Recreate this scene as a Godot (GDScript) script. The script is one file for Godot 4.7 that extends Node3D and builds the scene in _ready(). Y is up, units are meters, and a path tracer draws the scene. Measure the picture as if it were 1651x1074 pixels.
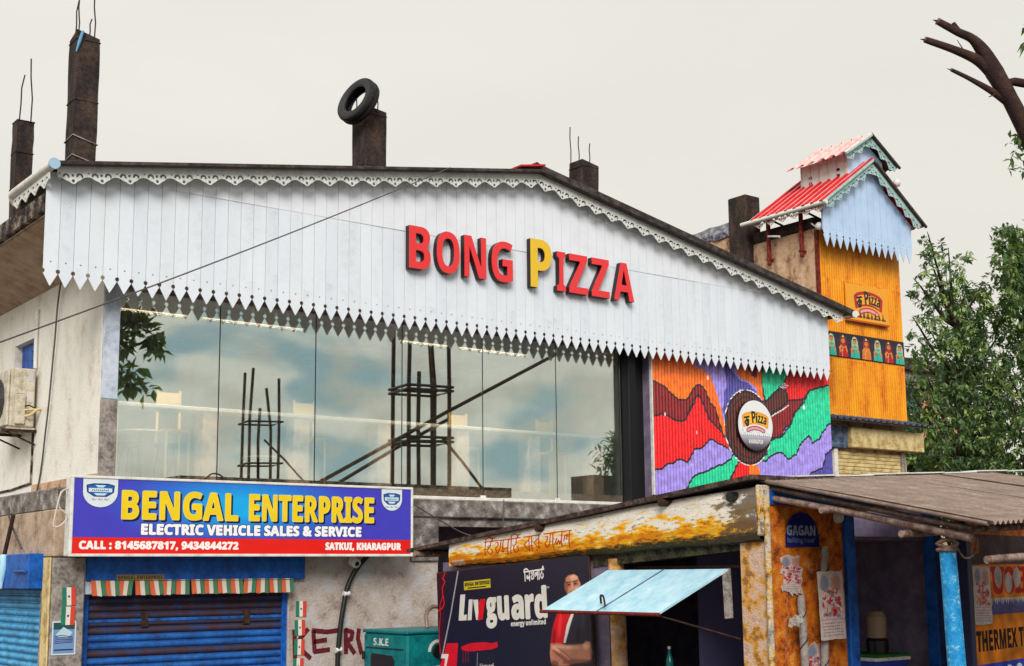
extends Node3D
# A street front: gabled restaurant over a shop, kiosk in front, corner tower, trees. y is up, metres; the shop front runs along x, the street is towards +z.

var rng := RandomNumberGenerator.new()
var M := {}
var noise_data := {}
var taken := {}

func _ready():
	rng.seed = 7
	# ---- camera
	var cam := Camera3D.new()
	cam.name = "camera"
	cam.projection = Camera3D.PROJECTION_FRUSTUM
	cam.near = 0.1
	cam.far = 600.0
	cam.size = 0.1 * 1074.0 / 2122.0
	cam.frustum_offset = Vector2(0.0, 0.1 * 70.0 / 2122.0)
	cam.transform = Transform3D(Basis(Vector3(0.797628, -0.009332, 0.603078), Vector3(-0.081671, 0.989, 0.123321), Vector3(-0.597595, -0.147619, 0.788092)), Vector3(0, 2.6, 17.5))
	add_child(cam)
	cam.current = true
	# ---- sky, exposure
	var env := Environment.new()
	env.background_mode = Environment.BG_SKY
	env.tonemap_mode = Environment.TONE_MAPPER_LINEAR
	env.tonemap_exposure = 2.0
	env.sdfgi_enabled = true
	env.ssao_enabled = true
	env.ssil_enabled = true
	var sky_material := PanoramaSkyMaterial.new()
	sky_material.panorama = sky_picture()
	env.sky = Sky.new()
	env.sky.sky_material = sky_material
	env.background_energy_multiplier = 0.50
	var we := WorldEnvironment.new()
	we.name = "surroundings"
	we.environment = env
	add_child(we)
	# ---- hazy sun behind the camera's left shoulder
	var sun := DirectionalLight3D.new()
	sun.name = "sun"
	sun.light_energy = 0.5
	sun.light_angular_distance = 28.0
	sun.light_color = Color(1.0, 0.98, 0.95)
	sun.shadow_enabled = true
	add_child(sun)
	sun.look_at_from_position(Vector3(-6.0, 6.5, 8.0), Vector3.ZERO)
	# ---- the place
	make_materials()
	build_ground()
	build_main_building()
	build_glass_room()
	build_gable()
	build_letters()
	build_roof_pillars()
	build_signboard()
	build_shop_front()
	build_air_conditioner()
	build_tower()
	build_kiosk()
	build_kiosk_porch()
	build_trees()
	build_opposite_side()
	build_wires()

# ------------------------------------------------------------------ mesh building
class Geo:
	var v := PackedVector3Array()
	var n := PackedVector3Array()
	var uv := PackedVector2Array()
	var at := Transform3D()

	func tri(a: Vector3, b: Vector3, c: Vector3, na: Vector3, nb: Vector3, nc: Vector3, ua := Vector2.ZERO, ub := Vector2.ZERO, uc := Vector2.ZERO) -> void:
		a = at * a; b = at * b; c = at * c
		na = (at.basis * na).normalized(); nb = (at.basis * nb).normalized(); nc = (at.basis * nc).normalized()
		if (b - a).cross(c - a).dot(na + nb + nc) > 0.0:
			v.append_array([a, c, b]); n.append_array([na, nc, nb]); uv.append_array([ua, uc, ub])
		else:
			v.append_array([a, b, c]); n.append_array([na, nb, nc]); uv.append_array([ua, ub, uc])

	func face(p: Array, nr: Vector3, u: Array = []) -> void:
		for i in range(1, p.size() - 1):
			if u.size():
				tri(p[0], p[i], p[i + 1], nr, nr, nr, u[0], u[i], u[i + 1])
			else:
				tri(p[0], p[i], p[i + 1], nr, nr, nr)

	# four corners, upper left first and clockwise as seen from the front; the picture stands upright on it
	func panel(a: Vector3, b: Vector3, c: Vector3, d: Vector3, u0 := Vector2.ZERO, u1 := Vector2.ONE) -> void:
		var nr := -(b - a).cross(d - a).normalized()
		face([a, b, c, d], nr, [u0, Vector2(u1.x, u0.y), u1, Vector2(u0.x, u1.y)])

	func box(c: Vector3, s: Vector3, b := Basis(), bevel := 0.0) -> void:
		var h := s / 2.0
		var e := minf(bevel, minf(h.x, minf(h.y, h.z)) * 0.9)
		for ax in 3:
			var a1 := (ax + 1) % 3
			var a2 := (ax + 2) % 3
			for sg in [-1.0, 1.0]:
				var nr := Vector3.ZERO
				nr[ax] = sg
				var p := []
				for k in [[-1, -1], [1, -1], [1, 1], [-1, 1]]:
					var q := Vector3.ZERO
					q[ax] = sg * h[ax]
					q[a1] = k[0] * (h[a1] - e)
					q[a2] = k[1] * (h[a2] - e)
					p.append(c + b * q)
				face(p, b * nr, [Vector2(0, 1), Vector2(1, 1), Vector2(1, 0), Vector2(0, 0)])
		if e <= 0.0:
			return
		for ax in 3:
			var a1 := (ax + 1) % 3
			var a2 := (ax + 2) % 3
			for s1 in [-1.0, 1.0]:
				for s2 in [-1.0, 1.0]:
					var p := []
					for k in [[-1, 0], [1, 0], [1, 1], [-1, 1]]:
						var q := Vector3.ZERO
						q[ax] = k[0] * (h[ax] - e)
						q[a1] = s1 * (h[a1] - (e if k[1] else 0.0))
						q[a2] = s2 * (h[a2] - (0.0 if k[1] else e))
						p.append(c + b * q)
					var nr := Vector3.ZERO
					nr[a1] = s1
					nr[a2] = s2
					face(p, (b * nr).normalized())
		for sx in [-1.0, 1.0]:
			for sy in [-1.0, 1.0]:
				for sz in [-1.0, 1.0]:
					var sgn := Vector3(sx, sy, sz)
					var p := []
					for ax in 3:
						var q := (h - Vector3(e, e, e)) * sgn
						q[ax] = sgn[ax] * h[ax]
						p.append(c + b * q)
					face(p, (b * sgn).normalized())

	# box between two corners
	func slab(lo: Vector3, hi: Vector3, bevel := 0.0) -> void:
		box((lo + hi) / 2.0, (hi - lo).abs(), Basis(), bevel)

	func tube(p: Array, r, sides := 8, caps := true) -> void:
		var rings := []
		var nrs := []
		var side := Vector3.ZERO
		for i in p.size():
			var d: Vector3 = (p[mini(i + 1, p.size() - 1)] - p[maxi(i - 1, 0)]).normalized()
			if side == Vector3.ZERO:
				side = d.cross(Vector3.UP if absf(d.y) < 0.9 else Vector3.RIGHT).normalized()
			side = (side - d * side.dot(d)).normalized()
			var up := side.cross(d)
			var ring := []
			var nr := []
			var rad: float = r[i] if r is Array else r
			for k in sides:
				var a := TAU * k / sides
				var o := side * cos(a) + up * sin(a)
				ring.append(p[i] + o * rad)
				nr.append(o)
			rings.append(ring)
			nrs.append(nr)
		for i in p.size() - 1:
			for k in sides:
				var j := (k + 1) % sides
				var u0 := float(k) / sides
				var u1 := float(k + 1) / sides
				var w0 := float(i) / (p.size() - 1)
				var w1 := float(i + 1) / (p.size() - 1)
				tri(rings[i][k], rings[i][j], rings[i + 1][j], nrs[i][k], nrs[i][j], nrs[i + 1][j], Vector2(u0, w0), Vector2(u1, w0), Vector2(u1, w1))
				tri(rings[i][k], rings[i + 1][j], rings[i + 1][k], nrs[i][k], nrs[i + 1][j], nrs[i + 1][k], Vector2(u0, w0), Vector2(u1, w1), Vector2(u0, w1))
		if caps:
			face(rings[0], (p[0] - p[1]).normalized())
			face(rings[-1], (p[-1] - p[-2]).normalized())

	# flat shape in local xy, front at z = 0 facing +z, going back by depth; smooth sides are not needed
	func prism(poly: PackedVector2Array, depth: float, skip_x: Array = [], holes_back := true) -> void:
		var idx := Geometry2D.triangulate_polygon(poly)
		var lo := Vector2(1e9, 1e9)
		var hi := -lo
		for q in poly:
			lo = lo.min(q)
			hi = hi.max(q)
		var sz := (hi - lo).max(Vector2(1e-6, 1e-6))
		for i in range(0, idx.size(), 3):
			var a := poly[idx[i]]
			var b := poly[idx[i + 1]]
			var c := poly[idx[i + 2]]
			var ua := Vector2((a.x - lo.x) / sz.x, 1.0 - (a.y - lo.y) / sz.y)
			var ub := Vector2((b.x - lo.x) / sz.x, 1.0 - (b.y - lo.y) / sz.y)
			var uc := Vector2((c.x - lo.x) / sz.x, 1.0 - (c.y - lo.y) / sz.y)
			tri(Vector3(a.x, a.y, 0), Vector3(b.x, b.y, 0), Vector3(c.x, c.y, 0), Vector3(0, 0, 1), Vector3(0, 0, 1), Vector3(0, 0, 1), ua, ub, uc)
			if depth > 0.0 and holes_back:
				tri(Vector3(a.x, a.y, -depth), Vector3(b.x, b.y, -depth), Vector3(c.x, c.y, -depth), Vector3(0, 0, -1), Vector3(0, 0, -1), Vector3(0, 0, -1), ua, ub, uc)
		if depth <= 0.0:
			return
		var turn := -1.0 if Geometry2D.is_polygon_clockwise(poly) else 1.0
		for i in poly.size():
			var a := poly[i]
			var b := poly[(i + 1) % poly.size()]
			if absf(a.x - b.x) < 1e-4 and skip_x.any(func(x): return absf(x - a.x) < 1e-4):
				continue
			var d := (b - a).normalized()
			var nr := Vector3(d.y, -d.x, 0) * turn
			face([Vector3(a.x, a.y, 0), Vector3(b.x, b.y, 0), Vector3(b.x, b.y, -depth), Vector3(a.x, a.y, -depth)], nr)

	# a flat sheet with real holes: cut into strips at the holes' middles, so that every strip is a simple outline
	func pierced(outer: PackedVector2Array, holes: Array, depth: float) -> void:
		var lo := 1e9
		var hi := -1e9
		for q in outer:
			lo = minf(lo, q.x)
			hi = maxf(hi, q.x)
		var cuts := []
		for h in holes:
			var a := 1e9
			var b := -1e9
			for q in h:
				a = minf(a, q.x)
				b = maxf(b, q.x)
			var m := (a + b) / 2.0
			if not cuts.any(func(x): return absf(x - m) < 0.002):
				cuts.append(m)
		cuts.sort()
		var edges: Array = [lo - 1.0] + cuts + [hi + 1.0]
		for i in edges.size() - 1:
			var strip := PackedVector2Array([Vector2(edges[i], -100), Vector2(edges[i + 1], -100), Vector2(edges[i + 1], 100), Vector2(edges[i], 100)])
			var left: Array = Geometry2D.intersect_polygons(outer, strip)
			for h in holes:
				var next := []
				for q in left:
					next.append_array(Geometry2D.clip_polygons(q, h))
				left = next
			for q in left:
				if q.size() > 2 and not Geometry2D.triangulate_polygon(q).is_empty():
					prism(q, depth, cuts)

	# profile of (radius, height) turned round the local y axis
	func lathe(prof: Array, sides := 16, smooth := true) -> void:
		for i in prof.size() - 1:
			var d: Vector2 = prof[i + 1] - prof[i]
			for k in sides:
				var a0 := TAU * k / sides
				var a1 := TAU * (k + 1) / sides
				var am := (a0 + a1) / 2.0
				var p := []
				for q in [[prof[i], a0], [prof[i], a1], [prof[i + 1], a1], [prof[i + 1], a0]]:
					p.append(Vector3(q[0].x * cos(q[1]), q[0].y, q[0].x * sin(q[1])))
				var nf := func(a): return Vector3(d.y * cos(a), -d.x, d.y * sin(a)).normalized()
				var n0: Vector3 = nf.call(a0 if smooth else am)
				var n1: Vector3 = nf.call(a1 if smooth else am)
				tri(p[0], p[1], p[2], n0, n1, n1)
				tri(p[0], p[2], p[3], n0, n1, n0)

	func mesh() -> ArrayMesh:
		var a := []
		a.resize(Mesh.ARRAY_MAX)
		a[Mesh.ARRAY_VERTEX] = v
		a[Mesh.ARRAY_NORMAL] = n
		a[Mesh.ARRAY_TEX_UV] = uv
		var m := ArrayMesh.new()
		m.add_surface_from_arrays(Mesh.PRIMITIVE_TRIANGLES, a)
		return m

func numbered(called: String) -> String:
	var k: int = taken.get(called, 0)
	taken[called] = k + 1
	return called if k == 0 else "%s_%03d" % [called, k]

func put(g, called: String, material: Material, parent: Node3D = null) -> MeshInstance3D:
	var o := MeshInstance3D.new()
	o.mesh = g.mesh() if g is Geo else g
	o.material_override = material
	if parent == null:
		o.name = numbered(called)
		add_child(o)
	else:
		o.name = called
		parent.add_child(o, true)
	return o

func tag(o: Node3D, label: String, category: String, group := "") -> Node3D:
	o.set_meta("label", label)
	o.set_meta("category", category)
	if group:
		o.set_meta("group", group)
	return o

func thing(called: String, label: String, category: String, at := Vector3.ZERO, group := "") -> Node3D:
	var o := Node3D.new()
	o.name = numbered(called)
	add_child(o)
	o.position = at
	return tag(o, label, category, group)

func part(called: String, parent: Node3D, at := Vector3.ZERO) -> Node3D:
	var o := Node3D.new()
	o.name = called
	parent.add_child(o, true)
	o.position = at
	return o

func structure(o: Node3D) -> Node3D:
	o.set_meta("kind", "structure")
	return o

func slab_part(called: String, lo: Vector3, hi: Vector3, material: Material, parent: Node3D, bevel := 0.0) -> MeshInstance3D:
	var g := Geo.new()
	g.slab(lo, hi, bevel)
	return put(g, called, material, parent)

func tube_part(called: String, pts: Array, r, material: Material, parent: Node3D, sides := 8) -> MeshInstance3D:
	var g := Geo.new()
	g.tube(pts, r, sides)
	return put(g, called, material, parent)

func pairs(a: Array) -> PackedVector2Array:
	var p := PackedVector2Array()
	for i in range(0, a.size(), 2):
		p.append(Vector2(a[i], a[i + 1]))
	return p

func circle(c: Vector2, r: float, sides := 12, ry := -1.0, turn := 0.0) -> PackedVector2Array:
	var p := PackedVector2Array()
	for k in sides:
		var a := TAU * k / sides
		p.append(c + Vector2(cos(a) * r, sin(a) * (ry if ry > 0 else r)).rotated(turn))
	return p

# a line of points through the given ones, hanging or bending smoothly
func bent(p: Array, per := 6) -> Array:
	var out := []
	for i in p.size() - 1:
		var a: Vector3 = p[maxi(i - 1, 0)]
		var b: Vector3 = p[i]
		var c: Vector3 = p[i + 1]
		var d: Vector3 = p[mini(i + 2, p.size() - 1)]
		for k in per:
			var t := float(k) / per
			out.append(b.cubic_interpolate(c, a, d, t))
	out.append(p[-1])
	return out

func sag(a: Vector3, b: Vector3, drop: float, n := 16) -> Array:
	var out := []
	for i in n + 1:
		var t := float(i) / n
		out.append(a.lerp(b, t) - Vector3(0, drop * 4.0 * t * (1.0 - t), 0))
	return out

# ------------------------------------------------------------------ computed textures and prints
func noise_bytes(kind: String) -> PackedByteArray:
	if not noise_data.has(kind):
		var f := FastNoiseLite.new()
		f.seed = hash(kind) % 1000
		f.noise_type = FastNoiseLite.TYPE_SIMPLEX_SMOOTH
		f.fractal_octaves = 5
		f.frequency = {"coarse": 0.008, "medium": 0.03, "fine": 0.11, "other": 0.012}[kind]
		var im := f.get_seamless_image(512, 512)
		im.convert(Image.FORMAT_L8)
		noise_data[kind] = im.get_data()
	return noise_data[kind]

# stops: colours from one end of the mottling to the other; w: weights of coarse, medium, fine noise and grain; stretch > 1 draws the coarse pattern out downwards
func mottled(stops: Array, w := [1.2, 0.6, 0.3, 0.1], which := "coarse", stretch := 1, salt := 0) -> ImageTexture:
	var c := noise_bytes(which)
	var m := noise_bytes("medium")
	var f := noise_bytes("fine")
	var lut := PackedByteArray()
	lut.resize(256 * 3)
	for i in 256:
		var t := i / 255.0 * (stops.size() - 1)
		var k := mini(int(t), stops.size() - 2)
		var col: Color = stops[k].lerp(stops[k + 1], t - k)
		lut[i * 3] = clampi(int(col.r * 255), 0, 255)
		lut[i * 3 + 1] = clampi(int(col.g * 255), 0, 255)
		lut[i * 3 + 2] = clampi(int(col.b * 255), 0, 255)
	var out := PackedByteArray()
	out.resize(512 * 512 * 3)
	var r := RandomNumberGenerator.new()
	r.seed = 11 + salt
	for y in 512:
		var ys := (y / stretch + salt * 37) % 512 * 512
		var ym := (y + salt * 91) % 512 * 512
		for x in 512:
			var v: float = 128.0 + (c[ys + (x + salt * 53) % 512] - 128) * w[0] + (m[ym + x] - 128) * w[1] + (f[y * 512 + x] - 128) * w[2] + (r.randi() % 256 - 128) * w[3]
			var k := clampi(int(v), 0, 255) * 3
			var o := (y * 512 + x) * 3
			out[o] = lut[k]
			out[o + 1] = lut[k + 1]
			out[o + 2] = lut[k + 2]
	return ImageTexture.create_from_image(Image.create_from_data(512, 512, false, Image.FORMAT_RGB8, out))

var bump_tex := {}
func bump(kind: String) -> ImageTexture:
	if not bump_tex.has(kind):
		bump_tex[kind] = ImageTexture.create_from_image(Image.create_from_data(512, 512, false, Image.FORMAT_L8, noise_bytes(kind)))
	return bump_tex[kind]

func plain(color: Color, rough := 0.7, metal := 0.0, spec := 0.5) -> StandardMaterial3D:
	var m := StandardMaterial3D.new()
	m.albedo_color = color
	m.roughness = rough
	m.metallic = metal
	m.metallic_specular = spec
	return m

func rough_stuff(tex: Texture2D, metres := 2.0, rough := 0.85, relief := 0.0, relief_kind := "fine", world := true) -> StandardMaterial3D:
	var m := plain(Color.WHITE, rough, 0.0, 0.4)
	m.albedo_texture = tex
	m.uv1_triplanar = true
	m.uv1_world_triplanar = world
	m.uv1_scale = Vector3.ONE / metres
	if relief > 0.0:
		m.heightmap_enabled = true
		m.heightmap_texture = bump(relief_kind)
		m.heightmap_scale = relief
	return m

func printed(im: Image, rough := 0.45, spec := 0.5) -> StandardMaterial3D:
	var m := plain(Color.WHITE, rough, 0.0, spec)
	m.albedo_texture = ImageTexture.create_from_image(im)
	m.texture_repeat = false
	return m

func canvas(w: int, h: int, c: Color) -> Image:
	var im := Image.create(w, h, false, Image.FORMAT_RGB8)
	im.fill(c)
	return im

func fill(im: Image, p: PackedVector2Array, c: Color) -> void:
	var lo := 1e9
	var hi := -1e9
	for q in p:
		lo = minf(lo, q.y)
		hi = maxf(hi, q.y)
	var w := im.get_width()
	for y in range(maxi(0, int(floor(lo))), mini(im.get_height(), int(ceil(hi)))):
		var yc := y + 0.5
		var xs := []
		for i in p.size():
			var a := p[i]
			var b := p[(i + 1) % p.size()]
			if (a.y <= yc) != (b.y <= yc):
				xs.append(a.x + (yc - a.y) / (b.y - a.y) * (b.x - a.x))
		xs.sort()
		for k in range(0, xs.size() - 1, 2):
			var x0 := clampi(int(round(xs[k])), 0, w)
			var x1 := clampi(int(round(xs[k + 1])), 0, w)
			if x1 > x0:
				im.fill_rect(Rect2i(x0, y, x1 - x0, 1), c)

func stroke(im: Image, p: PackedVector2Array, width: float, c: Color, closed := false) -> void:
	var n := p.size() if closed else p.size() - 1
	for i in n:
		var a := p[i]
		var b := p[(i + 1) % p.size()]
		var s := (b - a).normalized().orthogonal() * width / 2.0
		fill(im, PackedVector2Array([a + s, b + s, b - s, a - s]), c)
		fill(im, circle(b, width / 2.0, 10), c)
	if p.size():
		fill(im, circle(p[0], width / 2.0, 10), c)

func scaled(p: PackedVector2Array, by: Vector2, plus := Vector2.ZERO) -> PackedVector2Array:
	var out := PackedVector2Array()
	for q in p:
		out.append(q * by + plus)
	return out

var fonts := {}
func face_of(kind: String) -> SystemFont:
	if not fonts.has(kind):
		var f := SystemFont.new()
		f.font_names = PackedStringArray([{"serif": "Droid Serif", "mono": "Droid Sans Mono"}.get(kind, "Droid Sans")])
		f.font_weight = 400 if kind == "thin" else 700
		fonts[kind] = f
	return fonts[kind]

# triangles of a word, x to the right and y up, in a box that starts at 0, 0 and is 1 high
func word(text: String, kind := "bold") -> Array:
	var tm := TextMesh.new()
	tm.font = face_of(kind)
	tm.text = text
	tm.font_size = 96
	tm.pixel_size = 0.01
	tm.depth = 0.0
	tm.curve_step = 2.0
	var a := tm.get_mesh_arrays()
	var v: PackedVector3Array = a[Mesh.ARRAY_VERTEX]
	var idx: PackedInt32Array = a[Mesh.ARRAY_INDEX]
	var lo := Vector2(1e9, 1e9)
	var hi := -lo
	for q in v:
		lo = lo.min(Vector2(q.x, q.y))
		hi = hi.max(Vector2(q.x, q.y))
	var t := []
	for i in range(0, idx.size(), 3):
		t.append(PackedVector2Array([(Vector2(v[idx[i]].x, v[idx[i]].y) - lo) / (hi.y - lo.y), (Vector2(v[idx[i + 1]].x, v[idx[i + 1]].y) - lo) / (hi.y - lo.y), (Vector2(v[idx[i + 2]].x, v[idx[i + 2]].y) - lo) / (hi.y - lo.y)]))
	return [t, (hi.x - lo.x) / (hi.y - lo.y)]

# the word's ink fills the box exactly; fat thickens it
func letter(im: Image, text: String, box: Rect2, c: Color, kind := "bold", fat := 0.0, turn := 0.0) -> void:
	var w := word(text, kind)
	var s := Vector2(box.size.x / w[1], -box.size.y)
	var o := Vector2(box.position.x, box.end.y)
	var mid := box.get_center()
	for t in w[0]:
		var q := scaled(t, s, o)
		if turn != 0.0:
			for i in 3:
				q[i] = mid + (q[i] - mid).rotated(turn)
		fill(im, q, c)
		if fat > 0.0:
			for k in 8:
				fill(im, scaled(q, Vector2.ONE, Vector2.from_angle(TAU * k / 8) * fat), c)

# hand-drawn Bengali letters as pen strokes in a box one high, head line at the top (y = 0 up there, growing down): [advance, strokes]
const PEN := {
	"head": [0.0, []],
	"ta": [0.62, [[0.3, 0.0, 0.3, 0.35, 0.12, 0.5, 0.12, 0.75, 0.3, 0.92, 0.5, 0.8, 0.5, 0.6, 0.36, 0.55], [0.3, 0.0, 0.42, -0.2, 0.58, -0.22]]],
	"i": [0.28, [[0.14, 0.0, 0.14, 0.95], [0.14, 0.0, 0.05, -0.2, 0.3, -0.32, 0.6, -0.2, 0.72, 0.0]]],
	"e": [0.62, [[0.1, 0.15, 0.3, 0.12, 0.35, 0.3, 0.15, 0.5, 0.3, 0.9, 0.55, 0.5, 0.55, 0.0]]],
	"ma": [0.66, [[0.12, 0.0, 0.12, 0.55, 0.05, 0.75, 0.2, 0.8, 0.25, 0.6, 0.12, 0.55], [0.25, 0.62, 0.55, 0.5], [0.55, 0.0, 0.55, 0.95]]],
	"ba": [0.6, [[0.5, 0.0, 0.5, 0.95, 0.08, 0.5, 0.5, 0.2]]],
	"aa": [0.24, [[0.12, 0.0, 0.12, 0.95]]],
	"ra": [0.6, [[0.5, 0.0, 0.5, 0.85, 0.08, 0.45, 0.5, 0.2], [0.24, 0.9, 0.28, 1.0]]],
	"bha": [0.66, [[0.15, 0.2, 0.35, 0.2, 0.3, 0.45, 0.12, 0.6, 0.25, 0.85, 0.5, 0.75, 0.55, 0.4, 0.55, 0.0]]],
	"la": [0.66, [[0.2, 0.4, 0.1, 0.6, 0.22, 0.75, 0.32, 0.5, 0.42, 0.75, 0.55, 0.5], [0.55, 0.0, 0.55, 0.95]]],
	"ga": [0.56, [[0.08, 0.6, 0.12, 0.3, 0.3, 0.25, 0.3, 0.5], [0.46, 0.0, 0.46, 0.95]]],
	"da": [0.6, [[0.3, 0.0, 0.3, 0.3, 0.1, 0.45, 0.1, 0.75, 0.3, 0.9, 0.5, 0.7, 0.45, 0.45], [0.35, -0.05, 0.5, -0.3, 0.55, -0.15]]],
	"ang": [0.3, [[0.15, 0.3, 0.05, 0.4, 0.15, 0.5, 0.25, 0.4, 0.15, 0.3], [0.2, 0.6, 0.1, 0.9]]],
	"gap": [0.3, []],
}
func bengali(im: Image, letters: Array, at: Vector2, high: float, wide: float, pen: float, c: Color, slope := 0.0) -> float:
	var x := at.x
	for l in letters:
		var gl: Array = PEN[l]
		var adv: float = gl[0] * high * wide
		if l != "gap":
			stroke(im, PackedVector2Array([Vector2(x, at.y + (x - at.x) * slope), Vector2(x + adv, at.y + (x + adv - at.x) * slope)]), pen, c)
		for s in gl[1]:
			var p := pairs(s)
			var q := PackedVector2Array()
			for k in p:
				var xx: float = x + k.x * high * wide
				q.append(Vector2(xx, at.y + k.y * high + (xx - at.x) * slope))
			stroke(im, q, pen, c)
		x += adv
	return x

# a brushed outline: every edge broken up and shaken a little
func brushed(p: PackedVector2Array, amount: float, seed_: int) -> PackedVector2Array:
	var r := RandomNumberGenerator.new()
	r.seed = seed_
	var out := PackedVector2Array()
	for i in p.size():
		var a := p[i]
		var b := p[(i + 1) % p.size()]
		var n := maxi(1, int(a.distance_to(b) / 14.0))
		for k in n:
			out.append(a.lerp(b, float(k) / n) + Vector2(r.randf_range(-1, 1), r.randf_range(-1, 1)) * amount)
	return out

func speckle(im: Image, amount: float, seed_: int, patch := "medium", patch_amount := 0.1) -> void:
	var w := im.get_width()
	var h := im.get_height()
	var d := im.get_data()
	var nb := noise_bytes(patch)
	var r := RandomNumberGenerator.new()
	r.seed = seed_
	for y in h:
		for x in w:
			var k := 1.0 + (r.randf() - 0.5) * amount + (nb[(y % 512) * 512 + x % 512] / 255.0 - 0.5) * patch_amount
			var o := (y * w + x) * 3
			d[o] = clampi(int(d[o] * k), 0, 255)
			d[o + 1] = clampi(int(d[o + 1] * k), 0, 255)
			d[o + 2] = clampi(int(d[o + 2] * k), 0, 255)
	im.set_data(w, h, false, Image.FORMAT_RGB8, d)

func sky_picture() -> ImageTexture:
	var w := 2048
	var h := 1024
	var f := FastNoiseLite.new()
	f.seed = 21
	f.noise_type = FastNoiseLite.TYPE_SIMPLEX_SMOOTH
	f.fractal_octaves = 5
	f.frequency = 1.0
	var g := FastNoiseLite.new()
	g.seed = 5
	g.fractal_octaves = 3
	g.frequency = 0.8
	var out := PackedByteArray()
	out.resize(w * h * 3)
	out.fill(200)
	var haze := Color(0.920, 0.910, 0.878)
	var blue := Color(0.58, 0.71, 0.76)
	var grey := Color(0.82, 0.80, 0.76)
	for y in h / 2 + 2:
		var el := PI / 2 - (y + 0.5) / h * PI
		# the fine cloud pattern is only computed in the low belt; higher up the sky is smooth
		var fine := el < 0.75
		for x in w:
			var az := (x + 0.5) / w * TAU
			var d := Vector3(sin(az) * cos(el), sin(el), -cos(az) * cos(el))
			var col := haze
			var open := smoothstep(-0.1, 0.55, d.z) * (1.0 - smoothstep(0.45, 0.75, el))
			if fine and open > 0.0:
				var p := Vector3(d.x, d.y * 2.2, d.z) * 8.5
				var c := f.get_noise_3dv(p) * 2.2 + 0.12
				var t := g.get_noise_3dv(p * 2.2 + Vector3(7, 3, 1)) * 1.4
				col = haze.lerp(blue, clampf(-c * 1.7 + 0.25, 0.0, 1.0) * 0.80 * open)
				col = col.lerp(grey, clampf(t + 0.1, 0.0, 0.75) * open)
			if fine:
				col = col * (1.0 + 0.022 * g.get_noise_3dv(d * Vector3(3.0, 8.0, 3.0)))
			var o := (y * w + x) * 3
			out[o] = int(col.r * 255)
			out[o + 1] = int(col.g * 255)
			out[o + 2] = int(col.b * 255)
	return ImageTexture.create_from_image(Image.create_from_data(w, h, false, Image.FORMAT_RGB8, out))

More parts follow.
